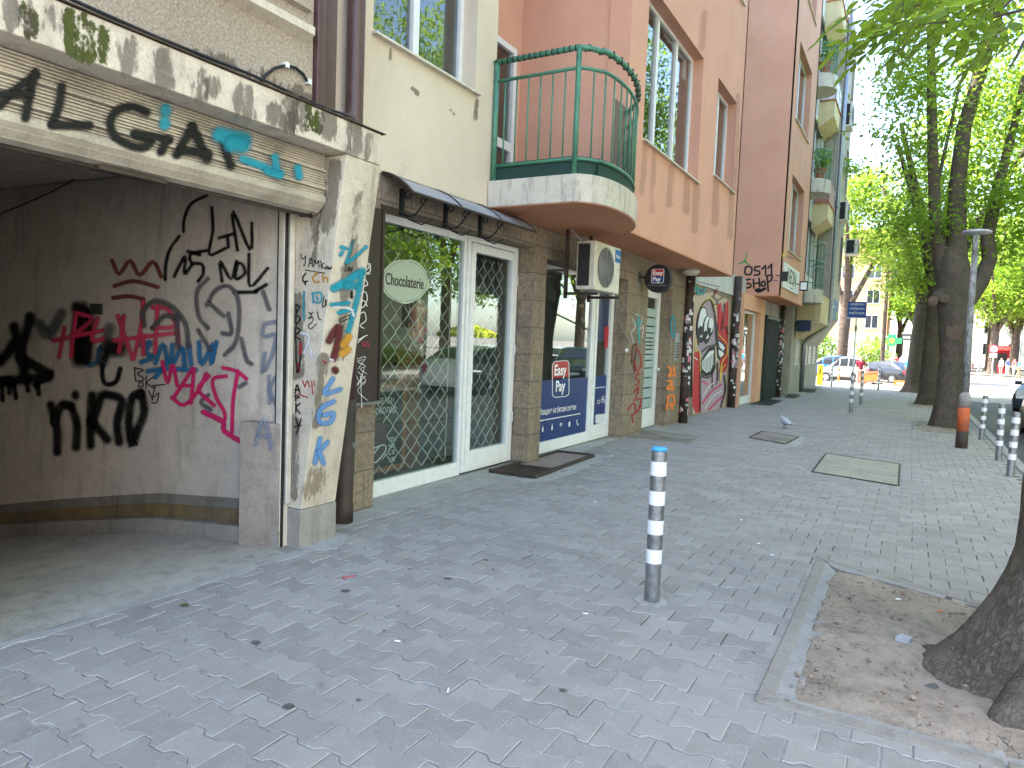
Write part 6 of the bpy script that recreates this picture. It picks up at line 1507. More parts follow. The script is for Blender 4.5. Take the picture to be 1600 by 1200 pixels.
def sprays(parent, name, mat, spots, seed):
    """pinnate ash leaves: a drooping stalk with four pairs of leaflets and a tip leaflet"""
    r = random.Random(seed); m = M(); tw = M()
    for (p, d, L) in spots:
        d = d.normalized(); up = Vector((r.gauss(0, .25), r.gauss(0, .25), 1)); s = d.cross(up).normalized(); nn = s.cross(d)
        pts = [p+d*L*t-Vector((0, 0, 1))*L*.25*t*t for t in (0, .25, .5, .75, 1)]
        tw.tube(pts, .0022, 4, False)
        def leaflet(o, e, ln):
            e = e.normalized(); sd = e.cross(nn); 
            if sd.length < 1e-3: return
            sd.normalize(); w = ln*.2; dn = Vector((0, 0, -1))*ln*.12
            i = len(m.v); q = [o, o+e*ln*.25+sd*w*.8, o+e*ln*.55+sd*w+dn*.4, o+e*ln*.82+sd*w*.5+dn*.8, o+e*ln+dn, o+e*ln*.82-sd*w*.5+dn*.8, o+e*ln*.55-sd*w+dn*.4, o+e*ln*.25-sd*w*.8]
            q = [Vector(x)+nn*(.004*r.gauss(0, 1)) for x in q]; m.v.extend(q)
            mid = len(m.v); m.v.append(o+e*ln*.5+dn*.3-nn*w*.3)
            for k in range(8): m.face([i+k, i+(k+1) % 8, mid])
        ln = L*.42
        for k, t in enumerate((.28, .5, .72, .9)):
            o = p+d*L*t-Vector((0, 0, 1))*L*.25*t*t
            for sg in (-1, 1): leaflet(o, d*.55+s*sg*(1.0)+nn*r.gauss(0, .15), ln*r.uniform(.8, 1.1)*(1-.08*abs(k-1.5)))
        leaflet(pts[-1], d-Vector((0, 0, .4)), ln*1.05)
    f = m.build(name, mat, parent); tw.build('twig', m_bark2, parent)
    return f
r9 = random.Random(21); spots = []
def inpx(x, y):
    lo = 6+ (95 if x > 1385 else 88) - max(0, (1400-x))*.25 - max(0, x-1470)*.10
    return y < lo
n_ = 0
while n_ < 84:
    x = 1392+230*r9.random()**.9; y = r9.uniform(-80, 52)
    if y > 14+(x-1392)*.35: continue
    d_ = r9.uniform(3.3, 5.6); p = EYEV+ray(x, y)*d_
    spots.append((p, Vector((r9.gauss(-.6, .4), r9.gauss(-.1, .5), r9.gauss(-.22, .22))), r9.uniform(.22, .32))); n_ += 1
for x, y in ((1385, 30), (1395, 40), (1410, 26), (1378, 48), (1400, 52), (1600, 62), (1575, 70), (1440, 55), (1470, 60)):
    p = EYEV+ray(x+12, y-14)*r9.uniform(3.3, 3.9); spots.append((p, Vector((-.8, r9.gauss(0, .3), -.38)), r9.uniform(.20, .27)))
sprays(T1, 'leaves', m_leafn, spots, 4)
m = M()
for a, b, c in (((1620, -40), (1560, 20), (1480, 45)), ((1620, 10), (1540, 30), (1400, 40)), ((1640, -60), (1500, 0), (1420, 10)), ((1600, 65), (1588, 90), (1575, 110))):
    m.tube([EYEV+ray(*a)*4.6, EYEV+ray(*b)*4.3, EYEV+ray(*c)*4.0], [.012, .008, .004], 6)
m.build('branch', m_bark, T1)
foliage('crown', T1, [(1.3, 4.5, 8.2, 3.0, 3.2, 2.2, 1)], 130, 60, .17, m_leaf, 77, .5)
# the big ash beside the lamp post
T2 = thing('ash_tree', 'big forked ash with pruning scars behind the lamp post', 'tree', (.78, 18.7, gz(18.7)))
Yt = 18.7
def lp(*pts): return [(tuple(hY(x, y, Yt+dy)), r_) for x, y, r_, dy in pts]
trunk_mesh('trunk', T2, m_bark, [[((.78, 18.7, gz(18.7)-.1), .27), ((.79, 18.7, .8), .245), ((.80, 18.7, 1.6), .245), ((.77, 18.7, 2.4), .31), ((.74, 18.7, 3.0), .36), ((.70, 18.7, 3.6), .30), ((.66, 18.7, 4.0), .22)],
                                  lp((1480, 445, .2, 0), (1470, 400, .17, 0), (1462, 350, .13, -.1), (1458, 260, .11, -.2), (1456, 170, .10, -.3), (1455, 80, .08, -.4), (1450, -60, .05, -.5)),
                                  lp((1497, 440, .22, 0), (1494, 370, .20, 0), (1496, 290, .17, .1), (1506, 200, .15, .2), (1528, 125, .13, .3), (1556, 35, .11, .4), (1575, -60, .07, .5)),
                                  lp((1510, 470, .2, 0), (1532, 440, .17, .1), (1546, 405, .15, .2), (1543, 370, .14, .3), (1560, 290, .11, .5), (1584, 200, .08, .7), (1600, 120, .05, .8)),
                                  lp((1500, 230, .06, .1), (1520, 150, .05, .6), (1532, 95, .03, 1)), lp((1462, 300, .04, 0), (1500, 130, .03, .3), (1530, 80, .02, .5)),
                                  lp((1485, 450, .13, -.1), (1466, 462, .12, -.25), (1460, 466, .12, -.3))], (.10, .22, .015), 2.2)
m = M()
def scar(px, py, r1, r2, y):
    c = hY(px, py, y); n = (EYEV-c).normalized(); u = n.cross(Vector((0, 0, 1))).normalized(); v = u.cross(n)
    for k in range(18):
        a, b = 2*PI*k/18, 2*PI*(k+1)/18
        m.q(c+n*.02, c+u*r1*math.cos(a)+v*r2*math.sin(a), c+u*r1*math.cos(b)+v*r2*math.sin(b))
scar(1476, 466, .11, .10, 18.30); scar(1491, 519, .16, .17, 18.42); scar(1458, 470, .10, .12, 18.26)
m.build('pruning_scar', concrete('bare_wood', (.17, .125, .09), (.10, .07, .052), (.04, .03, .024), .6), T2)
foliage('crown', T2, [(.6, 18.9, 8.4, 1.6, 2.4, 3.4, 1.2), (2.4, 19.2, 7.6, 2.0, 2.6, 3.3, 1.5), (-.55, 18.6, 7.4, .8, 1.2, 1.9, .5), (-.1, 18.6, 4.7, .75, .8, .8, .35), (1.6, 18.8, 11.4, 2.6, 2.6, 1.8, .9), (2.3, 19.3, 4.6, 1.1, 1.2, .9, .3)], 300, 62, .135, m_leaf, 5, .33)
# kerb trees, street trees opposite and beyond the crossing: each has its own crown
def street_tree(name, label, x, y, h, rt, crown, seed, mat=m_leaf, bark=m_bark2, group=None, ncl=150, per=42, size=.24, lean=0.0, spread=.55):
    z0 = gz(y); t = thing(name, label, 'tree', (x, y, z0), group); r = random.Random(seed)
    fk = h*.33; limbs = [[((x, y, z0-.1), rt*1.1), ((x+lean*.3, y, z0+fk*.5), rt), ((x+lean, y, z0+fk), rt*.95)]]
    for k in range(4):
        a = 2*PI*k/4+r.uniform(-.5, .5); q = h*.16*r.uniform(.6, 1.4)
        limbs.append([((x+lean, y, z0+fk*.92), rt*.6), ((x+lean+q*.5*math.cos(a), y+q*.5*math.sin(a), z0+fk+h*.2), rt*.42), ((x+lean+q*1.3*math.cos(a), y+q*1.3*math.sin(a), z0+fk+h*.46), rt*.2)])
    trunk_mesh('trunk', t, bark, limbs, (rt*.5, .25, 0), seed)
    bl = [(x+lean+cx, y+cy, z0+cz, rx, ry, rz, w) for cx, cy, cz, rx, ry, rz, w in crown]
    foliage('crown', t, bl, ncl, per, size, mat, seed+50, spread)
    return t
ASH = lambda s=1.0: [(0, 0, 7.2*s, 2.6*s, 2.6*s, 2.8*s, 1), (1.4*s, .5, 6.4*s, 1.9*s, 1.9*s, 1.7*s, .6), (-.9*s, -.4, 6.6*s, 1.5*s, 1.8*s, 1.6*s, .5), (.2, .2, 9.8*s, 2.1*s, 2.1*s, 1.5*s, .6)]
street_tree('ash_tree', 'dark ash trunk just behind the big forked ash, third from the camera', .62, 27.3, 11, .30, [(1.4, 0, 7.4, 2.4, 2.4, 2.8, 1), (.1, 0, 7.0, 1.3, 1.7, 1.8, .6), (1.4, .3, 10, 2.4, 2.2, 1.6, .6), (-.5, 0, 4.6, .8, .9, .9, .25)], 3, m_leaf, m_bark, None, 190, 55, .17, 0, .4)
street_tree('ash_tree', 'leaning ash with a wide root foot, last on the kerb before the crossing', .25, 36.4, 12, .40, [(1.4, 0, 8.2, 2.8, 2.6, 3.0, 1), (-.6, .3, 7.4, 1.6, 1.8, 2.0, .6), (1.2, 0, 11, 2.6, 2.2, 1.6, .6), (-.8, 0, 5.2, 1.0, 1.1, 1.0, .3)], 4, m_leaf2, m_bark, None, 200, 50, .2, .15, .45)
street_tree('street_tree', 'tall tree with a bare pale trunk and rounded crown behind the parked silver city car', -4.4, 56, 15, .36, [(.6, 0, 10.5, 3.0, 3.0, 2.6, 1), (2.6, 0, 9.4, 2.0, 2.0, 1.6, .6), (-1.0, 0, 12.4, 2.0, 2.4, 1.8, .5), (1.2, 0, 13.4, 2.2, 2.4, 1.5, .5)], 6, m_leaf2, m_bark2, None, 210, 46, .30, .1, .55)
for k, (x, y) in enumerate(((10.6, 9.5), (10.8, 15.5), (10.5, 21.5), (10.7, 27.5), (10.3, 33))):
    street_tree('street_tree', 'leafy street tree reflected in the shop windows, on the opposite pavement', x, y, 15, .26, ASH(1.45)+[(-.5, 0, 5.0, 2.4, 2.8, 1.6, .8), (.5, 1.5, 13, 3, 3, 2.5, .6)], 20+k, (m_leaf, m_leaf2)[k % 2], m_bark2, 'street trees opposite the shops', 260, 46, .27)
farlab = ('far street tree beyond the crossing, its trunk between the lamp post and the no-parking sign', 'far street tree beyond the crossing, standing over the red kiosk', 'far street tree beyond the crossing at the frame edge', 'bright far tree behind the crowd at the crossing', 'tall far tree behind the green pharmacy sign', 'far tree behind the traffic light pole')
for k, (x, y, s) in enumerate(((7.4, 88, 1.25), (9.6, 92, 1.15), (12.2, 88, 1.3), (.6, 96, 1.2), (-1.4, 104, 1.35), (2.6, 108, 1.5))):
    street_tree('street_tree', farlab[k], x, y, 11*s, .4, ASH(s), 40+k, (m_leaf2, m_leaf)[k % 2], m_bark2, None, 130, 40, .42, 0, .7)
for k, (x, y, s) in enumerate(((5.2, 100, 1.6), (9, 112, 1.8), (14, 104, 1.7), (6.5, 125, 2.0), (17, 96, 1.5), (1.5, 128, 2.0), (12, 130, 2.1))):
    street_tree('street_tree', 'tree in the leafy avenue that closes the street beyond the crossing', x, y, 11*s, .4, ASH(s), 60+k, (m_leaf, m_leaf2)[k % 2], m_bark2, 'trees of the far avenue', 110, 36, .6, 0, .9)
for k, (x, y, s) in enumerate(((8.6, 38.5, 1.15), (9.2, 47, 1.2))):
    street_tree('street_tree', ('leafy tree reaching over the road from the far corner of the crossing', 'second leafy tree on the far side of the road at the crossing')[k], x, y, 11*s, .3, ASH(s*1.1), 80+k, (m_leaf2, m_leaf)[k], m_bark2, None, 170, 46, .24, 0, .6)
for k, (x, y, lb) in enumerate(((-6.2, 61, 'dense green shrub below the far orange building beside the tree trunk'), (-2.9, 63, 'sunlit round shrub behind the parked dark car'), (-8.2, 60, 'dark shrub at the corner of the beige block behind the blue car'))):
    t = thing('shrub', lb, 'shrub', (x, y, gz(y))); foliage('foliage', t, [(x, y, 1.6, 1.2, 1.0, 1.4, 1)], 60, 50, .2, m_leaf2 if k == 1 else m_leaf, 90+k, .35)
    m = M(); m.tube([(x, y, gz(y)), (x+.1, y, 1.6)], .06, 6); m.build('stem', m_bark2, t)
# ivy-like spray on the pale wall and plants on the balconies
t = thing('balcony_plant', 'leafy spray growing out from the grey wall, against the sky', 'plant', (-2.75, 33.4, 9.4)); foliage('leaves', t, [(-2.7, 33.4, 9.5, .25, .6, .35, 1)], 14, 22, .16, m_leaf, 101, .2)
m = M(); m.tube([(-3.0, 33.4, 9.3), (-2.7, 33.4, 9.5)], .015, 5); m.build('stem', m_bark2, t)
for lb, x, y, z in (('terracotta pot with trailing greenery on the upper round balcony', -3.25, 26.7, 11.1), ('bushy potted plant on the middle round balcony', -3.2, 26.8, 7.5)):
    t = thing('potted_plant', lb, 'plant', (x, y, z)); m = M(); m.lathe((x, y, z), [(.12, 0), (.2, .3), (.22, .3), (.22, .36), (.18, .36)], 14); m.build('pot', m_terra, t)
    foliage('leaves', t, [(x, y, z+.75, .25, .25, .4, 1)], 22, 18, .13, m_leaf, int(z*10), .12)

# ------------------------------------------------------------------ cars
def car(label, x, y, rz, paint_mat, L=4.3, Wd=1.78, H=1.5, city=False, group=None):
    z0 = gz(y)-(.12 if y > 30 or x > 1.6 else 0); t = thing('parked_car', label, 'car', (x, y, z0), group, rz)
    w = Wd/2
    # stations along the car (front at +x): t, belt height, roof height, half width, underside
    S = ([(0, .50, .53, .80, .24), (.03, .66, .70, .92, .20), (.14, .86, .89, .98, .18), (.24, .95, .99, 1, .18), (.44, 1.0, 1.50, 1, .18), (.62, 1.0, 1.54, 1, .18), (.86, .99, 1.46, .99, .18), (.97, .95, 1.0, .95, .20), (1, .6, .64, .86, .28)] if city else
         [(0, .48, .52, .80, .24), (.025, .64, .68, .92, .20), (.12, .78, .82, .98, .18), (.25, .90, .95, 1, .18), (.41, .95, 1.42, 1, .18), (.55, .96, 1.50, 1, .18), (.76, .98, 1.45, 1, .18), (.92, .99, 1.05, .97, .20), (.985, .85, .9, .93, .24), (1, .55, .58, .86, .28)])
    k = H/1.52
    def ring(s):
        tt, zb, zr, ww, zl = s; X = L/2-tt*L; cab = zr-zb > .2; rw = .76 if cab else .9
        return [(X, 0, zl*k), (X, w*ww*.86, zl*k), (X, w*ww*.98, (zl+.13)*k), (X, w*ww, zb*.68*k), (X, w*ww*.96, zb*k), (X, w*ww*(.96*.5+rw*.5) if cab else w*ww*.94, (zb*.45+zr*.55)*k), (X, w*ww*rw, (zr-.05)*k if cab else zr*k), (X, w*ww*rw*.6, zr*k), (X, 0, (zr+.015)*k)]
    R = [ring(s) for s in S]; V = []; F = []; n = len(R[0])
    for sg in (1, -1):
        b0 = len(V)
        for rg in R: V += [(p[0], p[1]*sg, p[2]) for p in rg]
        for i in range(len(R)-1):
            for j in range(n-1): F.append([b0+i*n+j, b0+i*n+j+1, b0+(i+1)*n+j+1, b0+(i+1)*n+j])
        for e in (0, len(R)-1): F.append([b0+e*n+j for j in range(n)])
    def mk(name, V, F, mat, sm=False, par=None):
        me = bpy.data.meshes.new(name); me.from_pydata(V, [], F); me.materials.append(mat)
        if sm: me.polygons.foreach_set('use_smooth', [True]*len(F))
        me.update(); o = bpy.data.objects.new(name, me); COL.objects.link(o); o.parent = par or t; return o
    bd = mk('body', V, F, paint_mat, True); bd.modifiers.new('es', 'EDGE_SPLIT').split_angle = rad(38)
    dark = MATS.get('car_glass') or plain('car_glass', (.02, .024, .028), .06, 0, .8, .02, 0)
    c0, c1 = (3, 7) if city else (3, 7)
    for sg in (1, -1):
        V = []; F = []
        def P(i, j, f): a, b = R[i][j], R[i+1][j]; return (a[0]+(b[0]-a[0])*f, (a[1]+(b[1]-a[1])*f+.006)*sg, a[2]+(b[2]-a[2])*f)
        for i in range(c0, c1):
            f0, f1 = .05, .95
            if i == c0: f0 = .35
            if i == c1-1: f1 = .6
            b = len(V); V += [P(i, 4, f0), P(i, 4, f1), P(i, 5, f1), P(i, 5, f0), P(i, 6, f1), P(i, 6, f0)]
            F += [(b, b+1, b+2, b+3), (b+3, b+2, b+4, b+5)]
        mk('side_window', V, F, dark)
    for i, nm in ((c0, 'windscreen'), (c1-1, 'rear_window')):
        V = []; F = []
        for sg in (-1, 1):
            for j in (5, 6, 7, 8):
                for f in (.12, .92):
                    a, b = R[i][j], R[i+1][j]; V.append((a[0]+(b[0]-a[0])*f, (a[1]+(b[1]-a[1])*f)*sg*.97, a[2]+(b[2]-a[2])*f+.008))
        for b in (0, 8):
            for j in range(3): F.append((b+2*j, b+2*j+1, b+2*j+3, b+2*j+2))
        mk(nm, V, F, dark)
    rw = .30*k if not city else .29
    for ax in (L*.31 if not city else L*.34, -L*.31 if not city else -L*.36):
        for sg in (1, -1):
            m = M(); m.lathe((ax, sg*(w-.20), rw), [(rw*.6, 0), (rw, .0), (rw, .19), (rw*.66, .2)] if sg > 0 else [(rw*.6, 0), (rw, 0), (rw, -.19), (rw*.66, -.2)], 22, 'y', cap=False); wh = mk('wheel', m.v, m.f, m_rubber)
            m = M(); yy = sg*(w-.01)
            m.lathe((ax, yy, rw), [(0, 0), (rw*.16, 0)], 12, 'y')
            for q in range(5):
                a = 2*PI*q/5; u = Vector((math.cos(a), 0, math.sin(a))); v = Vector((-math.sin(a), 0, math.cos(a)))
                m.q(Vector((ax, yy, rw))+v*rw*.14, Vector((ax, yy, rw))-v*rw*.14, Vector((ax, yy, rw))+u*rw*.66-v*rw*.1, Vector((ax, yy, rw))+u*rw*.66+v*rw*.1)
            m.lathe((ax, yy, rw), [(rw*.58, 0), (rw*.68, 0)], 22, 'y'); mk('rim', m.v, m.f, MATS.get('rim') or plain('rim', (.5, .5, .52), .35, .7), False, wh)
            m = M(); m.lathe((ax, sg*(w+.004), rw*1.04), [(rw*1.02, 0), (rw*1.17, 0)], 22, 'y'); mk('wheel_arch', m.v, m.f, m_black)
    for sg in (1, -1):
        m = M(); m.obox((L/2-.10, sg*w*.66, .60*k), (.11, -.05*sg, 0), (.02, .15, 0), (0, 0, .075)); mk('headlight', m.v, m.f, MATS.get('lamp_glass') or plain('lamp_glass', (.75, .77, .8), .12, 0, .8))
        m = M(); m.obox((-L/2+.06, sg*w*.74, .78*k), (.06, 0, 0), (0, .12, 0), (0, 0, .12)); mk('tail_light', m.v, m.f, m_red)
        m = M(); m.obox((L*.20, sg*(w+.08), .98*k), (.06, 0, 0), (0, .09, 0), (0, 0, .06)); mk('mirror', m.v, m.f, paint_mat)
    m = M(); m.obox((L/2-.005, 0, .46*k), (.03, 0, 0), (0, w*.55, 0), (0, 0, .09)); m.obox((L/2-.03, 0, .28*k), (.04, 0, 0), (0, w*.7, 0), (0, 0, .06)); mk('grille', m.v, m.f, m_black)
    m = M(); m.obox((L/2+.03, 0, .40*k), (.008, 0, 0), (0, .26, 0), (0, 0, .055)); mk('number_plate', m.v, m.f, m_ltr)
    m = M()
    for sg in (1, -1): m.obox((0, sg*(w*.985), .27*k), (L*.20, 0, 0), (0, .02, 0), (0, 0, .09))
    mk('sill_trim', m.v, m.f, m_black)
    return t
def carpaint(n, c): return plain(n, c, .22, .25, .7, .04, .0)
cp_s = carpaint('car_silver', (.50, .51, .53)); cp_b = carpaint('car_blue', (.04, .16, .50)); cp_d = carpaint('car_graphite', (.025, .028, .034)); cp_n = carpaint('car_night_blue', (.02, .035, .07)); cp_w = carpaint('car_white', (.70, .70, .70))
car('silver two-seat city car parked in the sun at the crossing', -3.45, 46.6, PI*.97, cp_s, 2.6, 1.56, 1.54, True)
car('blue car, only its roof showing over the silver city car', -4.6, 51, PI*.98, cp_b, 4.3, 1.76, 1.6)
car('dark grey hatchback parked behind the woman in the red top', -1.5, 51.5, PI*.8, cp_d, 4.1, 1.76, 1.42)
car('dark blue car at the frame edge turning in from the crossing', 4.38, 28.96, -PI/2-.36, cp_n, 4.3, 1.8, 1.55)
car('silver car nearest the frame edge on the road, partly cut off', 3.22, 18.9, PI/2, cp_s, 4.3, 1.76, 1.5)
for lb, q, x0, cp in (('pale silver car parked opposite, mirrored above the blue window film', (880, 585), 7.8, cp_s), ('white car parked opposite, mirrored in the chocolate shop door', (770, 570), 7.8, cp_w), ('dark car parked opposite and mirrored in the shop glass', (830, 575), 7.8, cp_d)):
    g = hX(*q, -8.7-x0); car(lb, x0, g.y, PI/2, cp)

# ------------------------------------------------------------------ people
def skinmesh(name, V, E, Rr, mat, parent, sub=1, root=0):
    me = bpy.data.meshes.new(name); me.from_pydata(V, E, []); ob = bpy.data.objects.new(name, me); COL.objects.link(ob)
    ob.modifiers.new('skin', 'SKIN'); sv = me.skin_vertices[0].data if me.skin_vertices else None
    if sv is None: me.skin_vertices.new() if hasattr(me.skin_vertices, 'new') else None; sv = me.skin_vertices[0].data
    for k, r_ in enumerate(Rr): sv[k].radius = (r_ if isinstance(r_, tuple) else (r_, r_)); sv[k].use_root = (k == root)
    s = ob.modifiers.new('sub', 'SUBSURF'); s.levels = s.render_levels = sub
    dg = bpy.context.evaluated_depsgraph_get(); dg.update()
    nm = bpy.data.meshes.new_from_object(ob.evaluated_get(dg)); bpy.data.objects.remove(ob)
    nm.materials.clear(); nm.materials.append(mat); nm.polygons.foreach_set('use_smooth', [True]*len(nm.polygons))
    o = bpy.data.objects.new(name, nm); COL.objects.link(o); o.parent = parent; return o
m_skin = plain('skin', (.52, .31, .22), .6, 0, .3, .05, 0)
def person(label, x, y, rz, h, top, bottom, hair=(.03, .02, .015), stride=.22, sleeve=True, longh=False, shorts=False, group=None):
    t = thing('person', label, 'person', (x, y, gz(y)-(.12 if 34 < y < 84 else 0)), group, rz); k = h/1.72
    V = []; E = []; Rr = []
    def add(p, r_, par=None):
        V.append((p[0]*k, p[1]*k, p[2]*k)); Rr.append(r_*k if not isinstance(r_, tuple) else tuple(q*k for q in r_))
        if par is not None: E.append((par, len(V)-1))
        return len(V)-1
    pel = add((0, 0, .95), .12); sp = add((0, 0, 1.14), .105, pel); ch = add((0, .01, 1.34), .125, sp); nk = add((0, .005, 1.49), .05, ch); hd = add((0, -.01, 1.58), .075, nk); hc = add((0, -.01, 1.65), .088, hd); add((0, 0, 1.71), .06, hc); add((0, -.10, 1.60), .014, hd)
    J = {}
    for s in (-1, 1):
        sh = add((s*.165, 0, 1.42), .055, ch); el = add((s*.215, .03-.04*s*(stride > 0), 1.15), .042, sh); wr = add((s*.225, -.06-.08*s*(stride > 0), .93), .028, el); pa = add((s*.225, -.08-.085*s*(stride > 0), .87), .032, wr)
        for q in range(4): f1 = add((s*(.205+.014*q), -.095-.085*s*(stride > 0)-.01*q, .825), .009, pa); add((s*(.205+.014*q), -.105-.09*s*(stride > 0)-.01*q, .785-.008*(q % 3)), .008, f1)
        add((s*.195, -.115-.085*s*(stride > 0), .85), .009, pa)
        hp = add((s*.09, 0, .90), .085, pel); kn = add((s*.095, -.5*stride*s-.03, .49), .058, hp); an = add((s*.095, -stride*s+.03, .09), .038, kn); add((s*.1, -stride*s-.12, .03), .032, an)
        J[s] = (sh, el, wr, hp, kn, an)
    skinmesh('body', V, E, Rr, m_skin, t)
    gr = lambda i, f=1.2: tuple(q*f for q in (Rr[i] if isinstance(Rr[i], tuple) else (Rr[i], Rr[i])))
    VV = [V[pel], V[sp], V[ch], (V[ch][0], V[ch][1], 1.46*k)]; EE = [(0, 1), (1, 2), (2, 3)]; RR = [gr(pel, 1.1), gr(sp, 1.22), gr(ch, 1.18), (.08*k, .08*k)]
    for s in (-1, 1):
        VV += [V[J[s][0]], tuple(Vector(V[J[s][0]]).lerp(Vector(V[J[s][1]]), .75))]; n = len(VV); EE += [(2, n-2), (n-2, n-1)]; RR += [gr(J[s][0], 1.35), gr(J[s][1], 1.45)]
    skinmesh('shirt', VV, EE, RR, plain('cloth_%d' % int(1e4*sum(top)+100*top[0]), top, .85, 0, .2), t, 1, 1)
    VV = [V[pel]]; EE = []; RR = [gr(pel, 1.12)]
    for s in (-1, 1):
        e = V[J[s][5]] if not shorts else tuple(Vector(V[J[s][3]]).lerp(Vector(V[J[s][4]]), .8)); b = len(VV)
        VV += [V[J[s][3]], tuple(Vector(V[J[s][3]]).lerp(Vector(V[J[s][4]]), .8 if not shorts else .4)), e]; EE += [(0, b), (b, b+1), (b+1, b+2)]; RR += [gr(J[s][3], 1.15), gr(J[s][4], 1.25), gr(J[s][5], 1.45) if not shorts else gr(J[s][4], 1.4)]
    skinmesh('shorts' if shorts else 'trousers', VV, EE, RR, plain('cloth_%d' % int(1e4*sum(bottom)+100*bottom[0]), bottom, .85, 0, .2), t, 1, 0)
    VV = [(0, .02*k, 1.70*k), (0, .05*k, 1.62*k)]; RR = [(.085*k,)*2, (.075*k,)*2]; EE = [(0, 1)]
    if longh: VV.append((0, .08*k, 1.45*k)); RR.append((.07*k,)*2); EE.append((1, 2))
    skinmesh('hair', VV, EE, RR, plain('hair_%d' % int(1e4*sum(hair)), hair, .6), t)
    return t
person('woman in a dark red top and pale trousers walking past the orange barrier', ray(1344.5, 575).x/ray(1344.5, 575).y*41.5, 41.5, .3, 1.66, (.22, .02, .05), (.62, .36, .30), (.16, .08, .04), .16, True, True)
g = hG(1427, 599); person('man in a bright blue shirt and dark trousers, half hidden by the leaning ash trunk', -.02, 40.5, 2.6, 1.78, (.03, .30, .62), (.05, .05, .06), stride=.2)
for lb, q, yy, tp, bt, sh in (('person in a pale orange top in the crowd across the crossing', (1385, 572), 78, (.62, .30, .20), (.5, .3, .25), True), ('person in a white shirt and dark shorts in the crowd', (1393, 572), 80, (.75, .75, .76), (.04, .04, .05), True), ('person in a crimson top in the middle of the crowd', (1400, 572), 79, (.45, .03, .06), (.35, .3, .28), False),
                          ('person all in white beside the crimson top in the crowd', (1408, 573), 78, (.78, .78, .78), (.72, .7, .68), False), ('person in a pale shirt at the end of the crowd by the wall', (1415, 572), 81, (.66, .62, .6), (.4, .36, .32), False), ('person in a salmon top standing at the traffic light pole', (1377, 574), 74, (.7, .33, .22), (.6, .58, .55), False),
                          ('person with a white bag over the shoulder far off beside the lamp post', (1519, 574), 86, (.62, .45, .4), (.3, .2, .2), False), ('person in white between the two far trunks', (1530, 574), 86.5, (.72, .72, .72), (.4, .4, .42), False), ('person in a beige shirt before the red kiosk', (1564, 576), 85.5, (.45, .38, .3), (.3, .26, .22), False),
                          ('person in a blue shirt and white trousers near the kiosk', (1574, 577), 85.2, (.12, .18, .42), (.72, .72, .72), False), ('person in a green top and orange trousers at the frame edge', (1591, 583), 80, (.05, .35, .25), (.7, .3, .15), False), ('person in a red top between the blue shirt and the frame edge', (1584, 578), 84.5, (.5, .08, .08), (.6, .6, .6), False)):
    d = ray(*q); x = d.x/d.y*yy; person(lb, x, yy, rnd.uniform(-1, 4), 1.66+.1*rnd.random(), tp, bt, shorts=sh, stride=rnd.choice((.05, .18, .2)))

# ------------------------------------------------------------------ crossing furniture
def pxat(x, y): d = ray(x, 555); return d.x/d.y*y
t = thing('barrier', 'orange plastic barrier fence beside the walking woman', 'barrier', (pxat(1362, 43.5), 43.5, gz(44)-.12))
a = Vector((pxat(1347, 41.8), 41.8, gz(42)-.12)); b = Vector((pxat(1374, 46.5), 46.5, gz(46)-.12)); e = (b-a); n_ = 14
m = M(); ed = e.normalized(); nr = Vector((-ed.y, ed.x, 0))
for z in (.25, .75): m.obox((a+b)/2+Vector((0, 0, z)), e/2, nr*.03, Vector((0, 0, .05)))
for k in range(n_*2+1): m.obox(a+e*k/(n_*2)+Vector((0, 0, .5)), ed*.022, nr*.02, Vector((0, 0, .27)))
m.build('panel', m_orange, t)
m = M()
for k in (0, .5, 1): m.obox(a+e*k+Vector((0, 0, .06)), ed*.12, nr*.3, Vector((0, 0, .06)))
m.build('foot', m_black, t)
for lb, q, y, h in (('slim orange delineator post in front of the silver city car', (1313, 588), 43.5, .95), ('orange plastic kerb block by the leaning ash on the sunlit street', (1413, 590), 47, .3)):
    x = pxat(q[0], y); z = gz(y)-.12; t = thing('traffic_post', lb, 'traffic post', (x, y, z))
    m = M()
    if h > .5: m.lathe((x, y, z), [(.15, 0), (.15, .05), (.055, .09), (.045, h-.03), (.02, h), (0, h)], 12)
    else: m.prism([(x-.45, y-.15), (x+.45, y-.15), (x+.4, y+.15), (x-.4, y+.15)], z, z+h)
    m.build('post', m_orange, t)
    m = M(); m.lathe((x, y, z), [(.056, .6), (.056, .75)], 12) if h > .5 else m.box(x-.3, x+.3, y-.156, y-.151, z+.1, z+.18); m.build('band', m_ltr, t)
x, y = pxat(1283.5, 38.6), 38.6
t = thing('utility_box', 'tall yellow box at the corner of the beige block', 'utility box', (x, y, gz(y)-.12)); m = M(); m.box(x-.12, x+.12, y-.15, y+.15, gz(y)-.12, gz(y)+1.02); m.build('cabinet', m_yellow, t, bevel=.02); m = M(); m.box(x-.03, x+.03, y-.153, y-.149, .35, .62); m.build('slot', m_black, t)
x, y = pxat(1373, 66), 66
t = thing('traffic_light', 'traffic light with its pole at the crossing, left of the crowd', 'traffic light', (x, y, gz(y)-.12)); m = M(); m.tube([(x, y, -.35), (x, y, 3.6)], .07, 8); m.build('pole', m_lamp, t); m = M(); m.box(x-.38, x-.1, y-.14, y+.1, 2.0, 2.9); hd = m.build('housing', m_black, t)
m = M()
for k, z in enumerate((2.18, 2.45, 2.72)): m.lathe((x-.24, y-.141, z), [(0, -.005), (.09, -.005), (.1, 0)], 12, 'y')
m.build('lens', [plain('dull_lens', (.10, .03, .02), .3)], hd)
x, y = pxat(1379, 60), 60
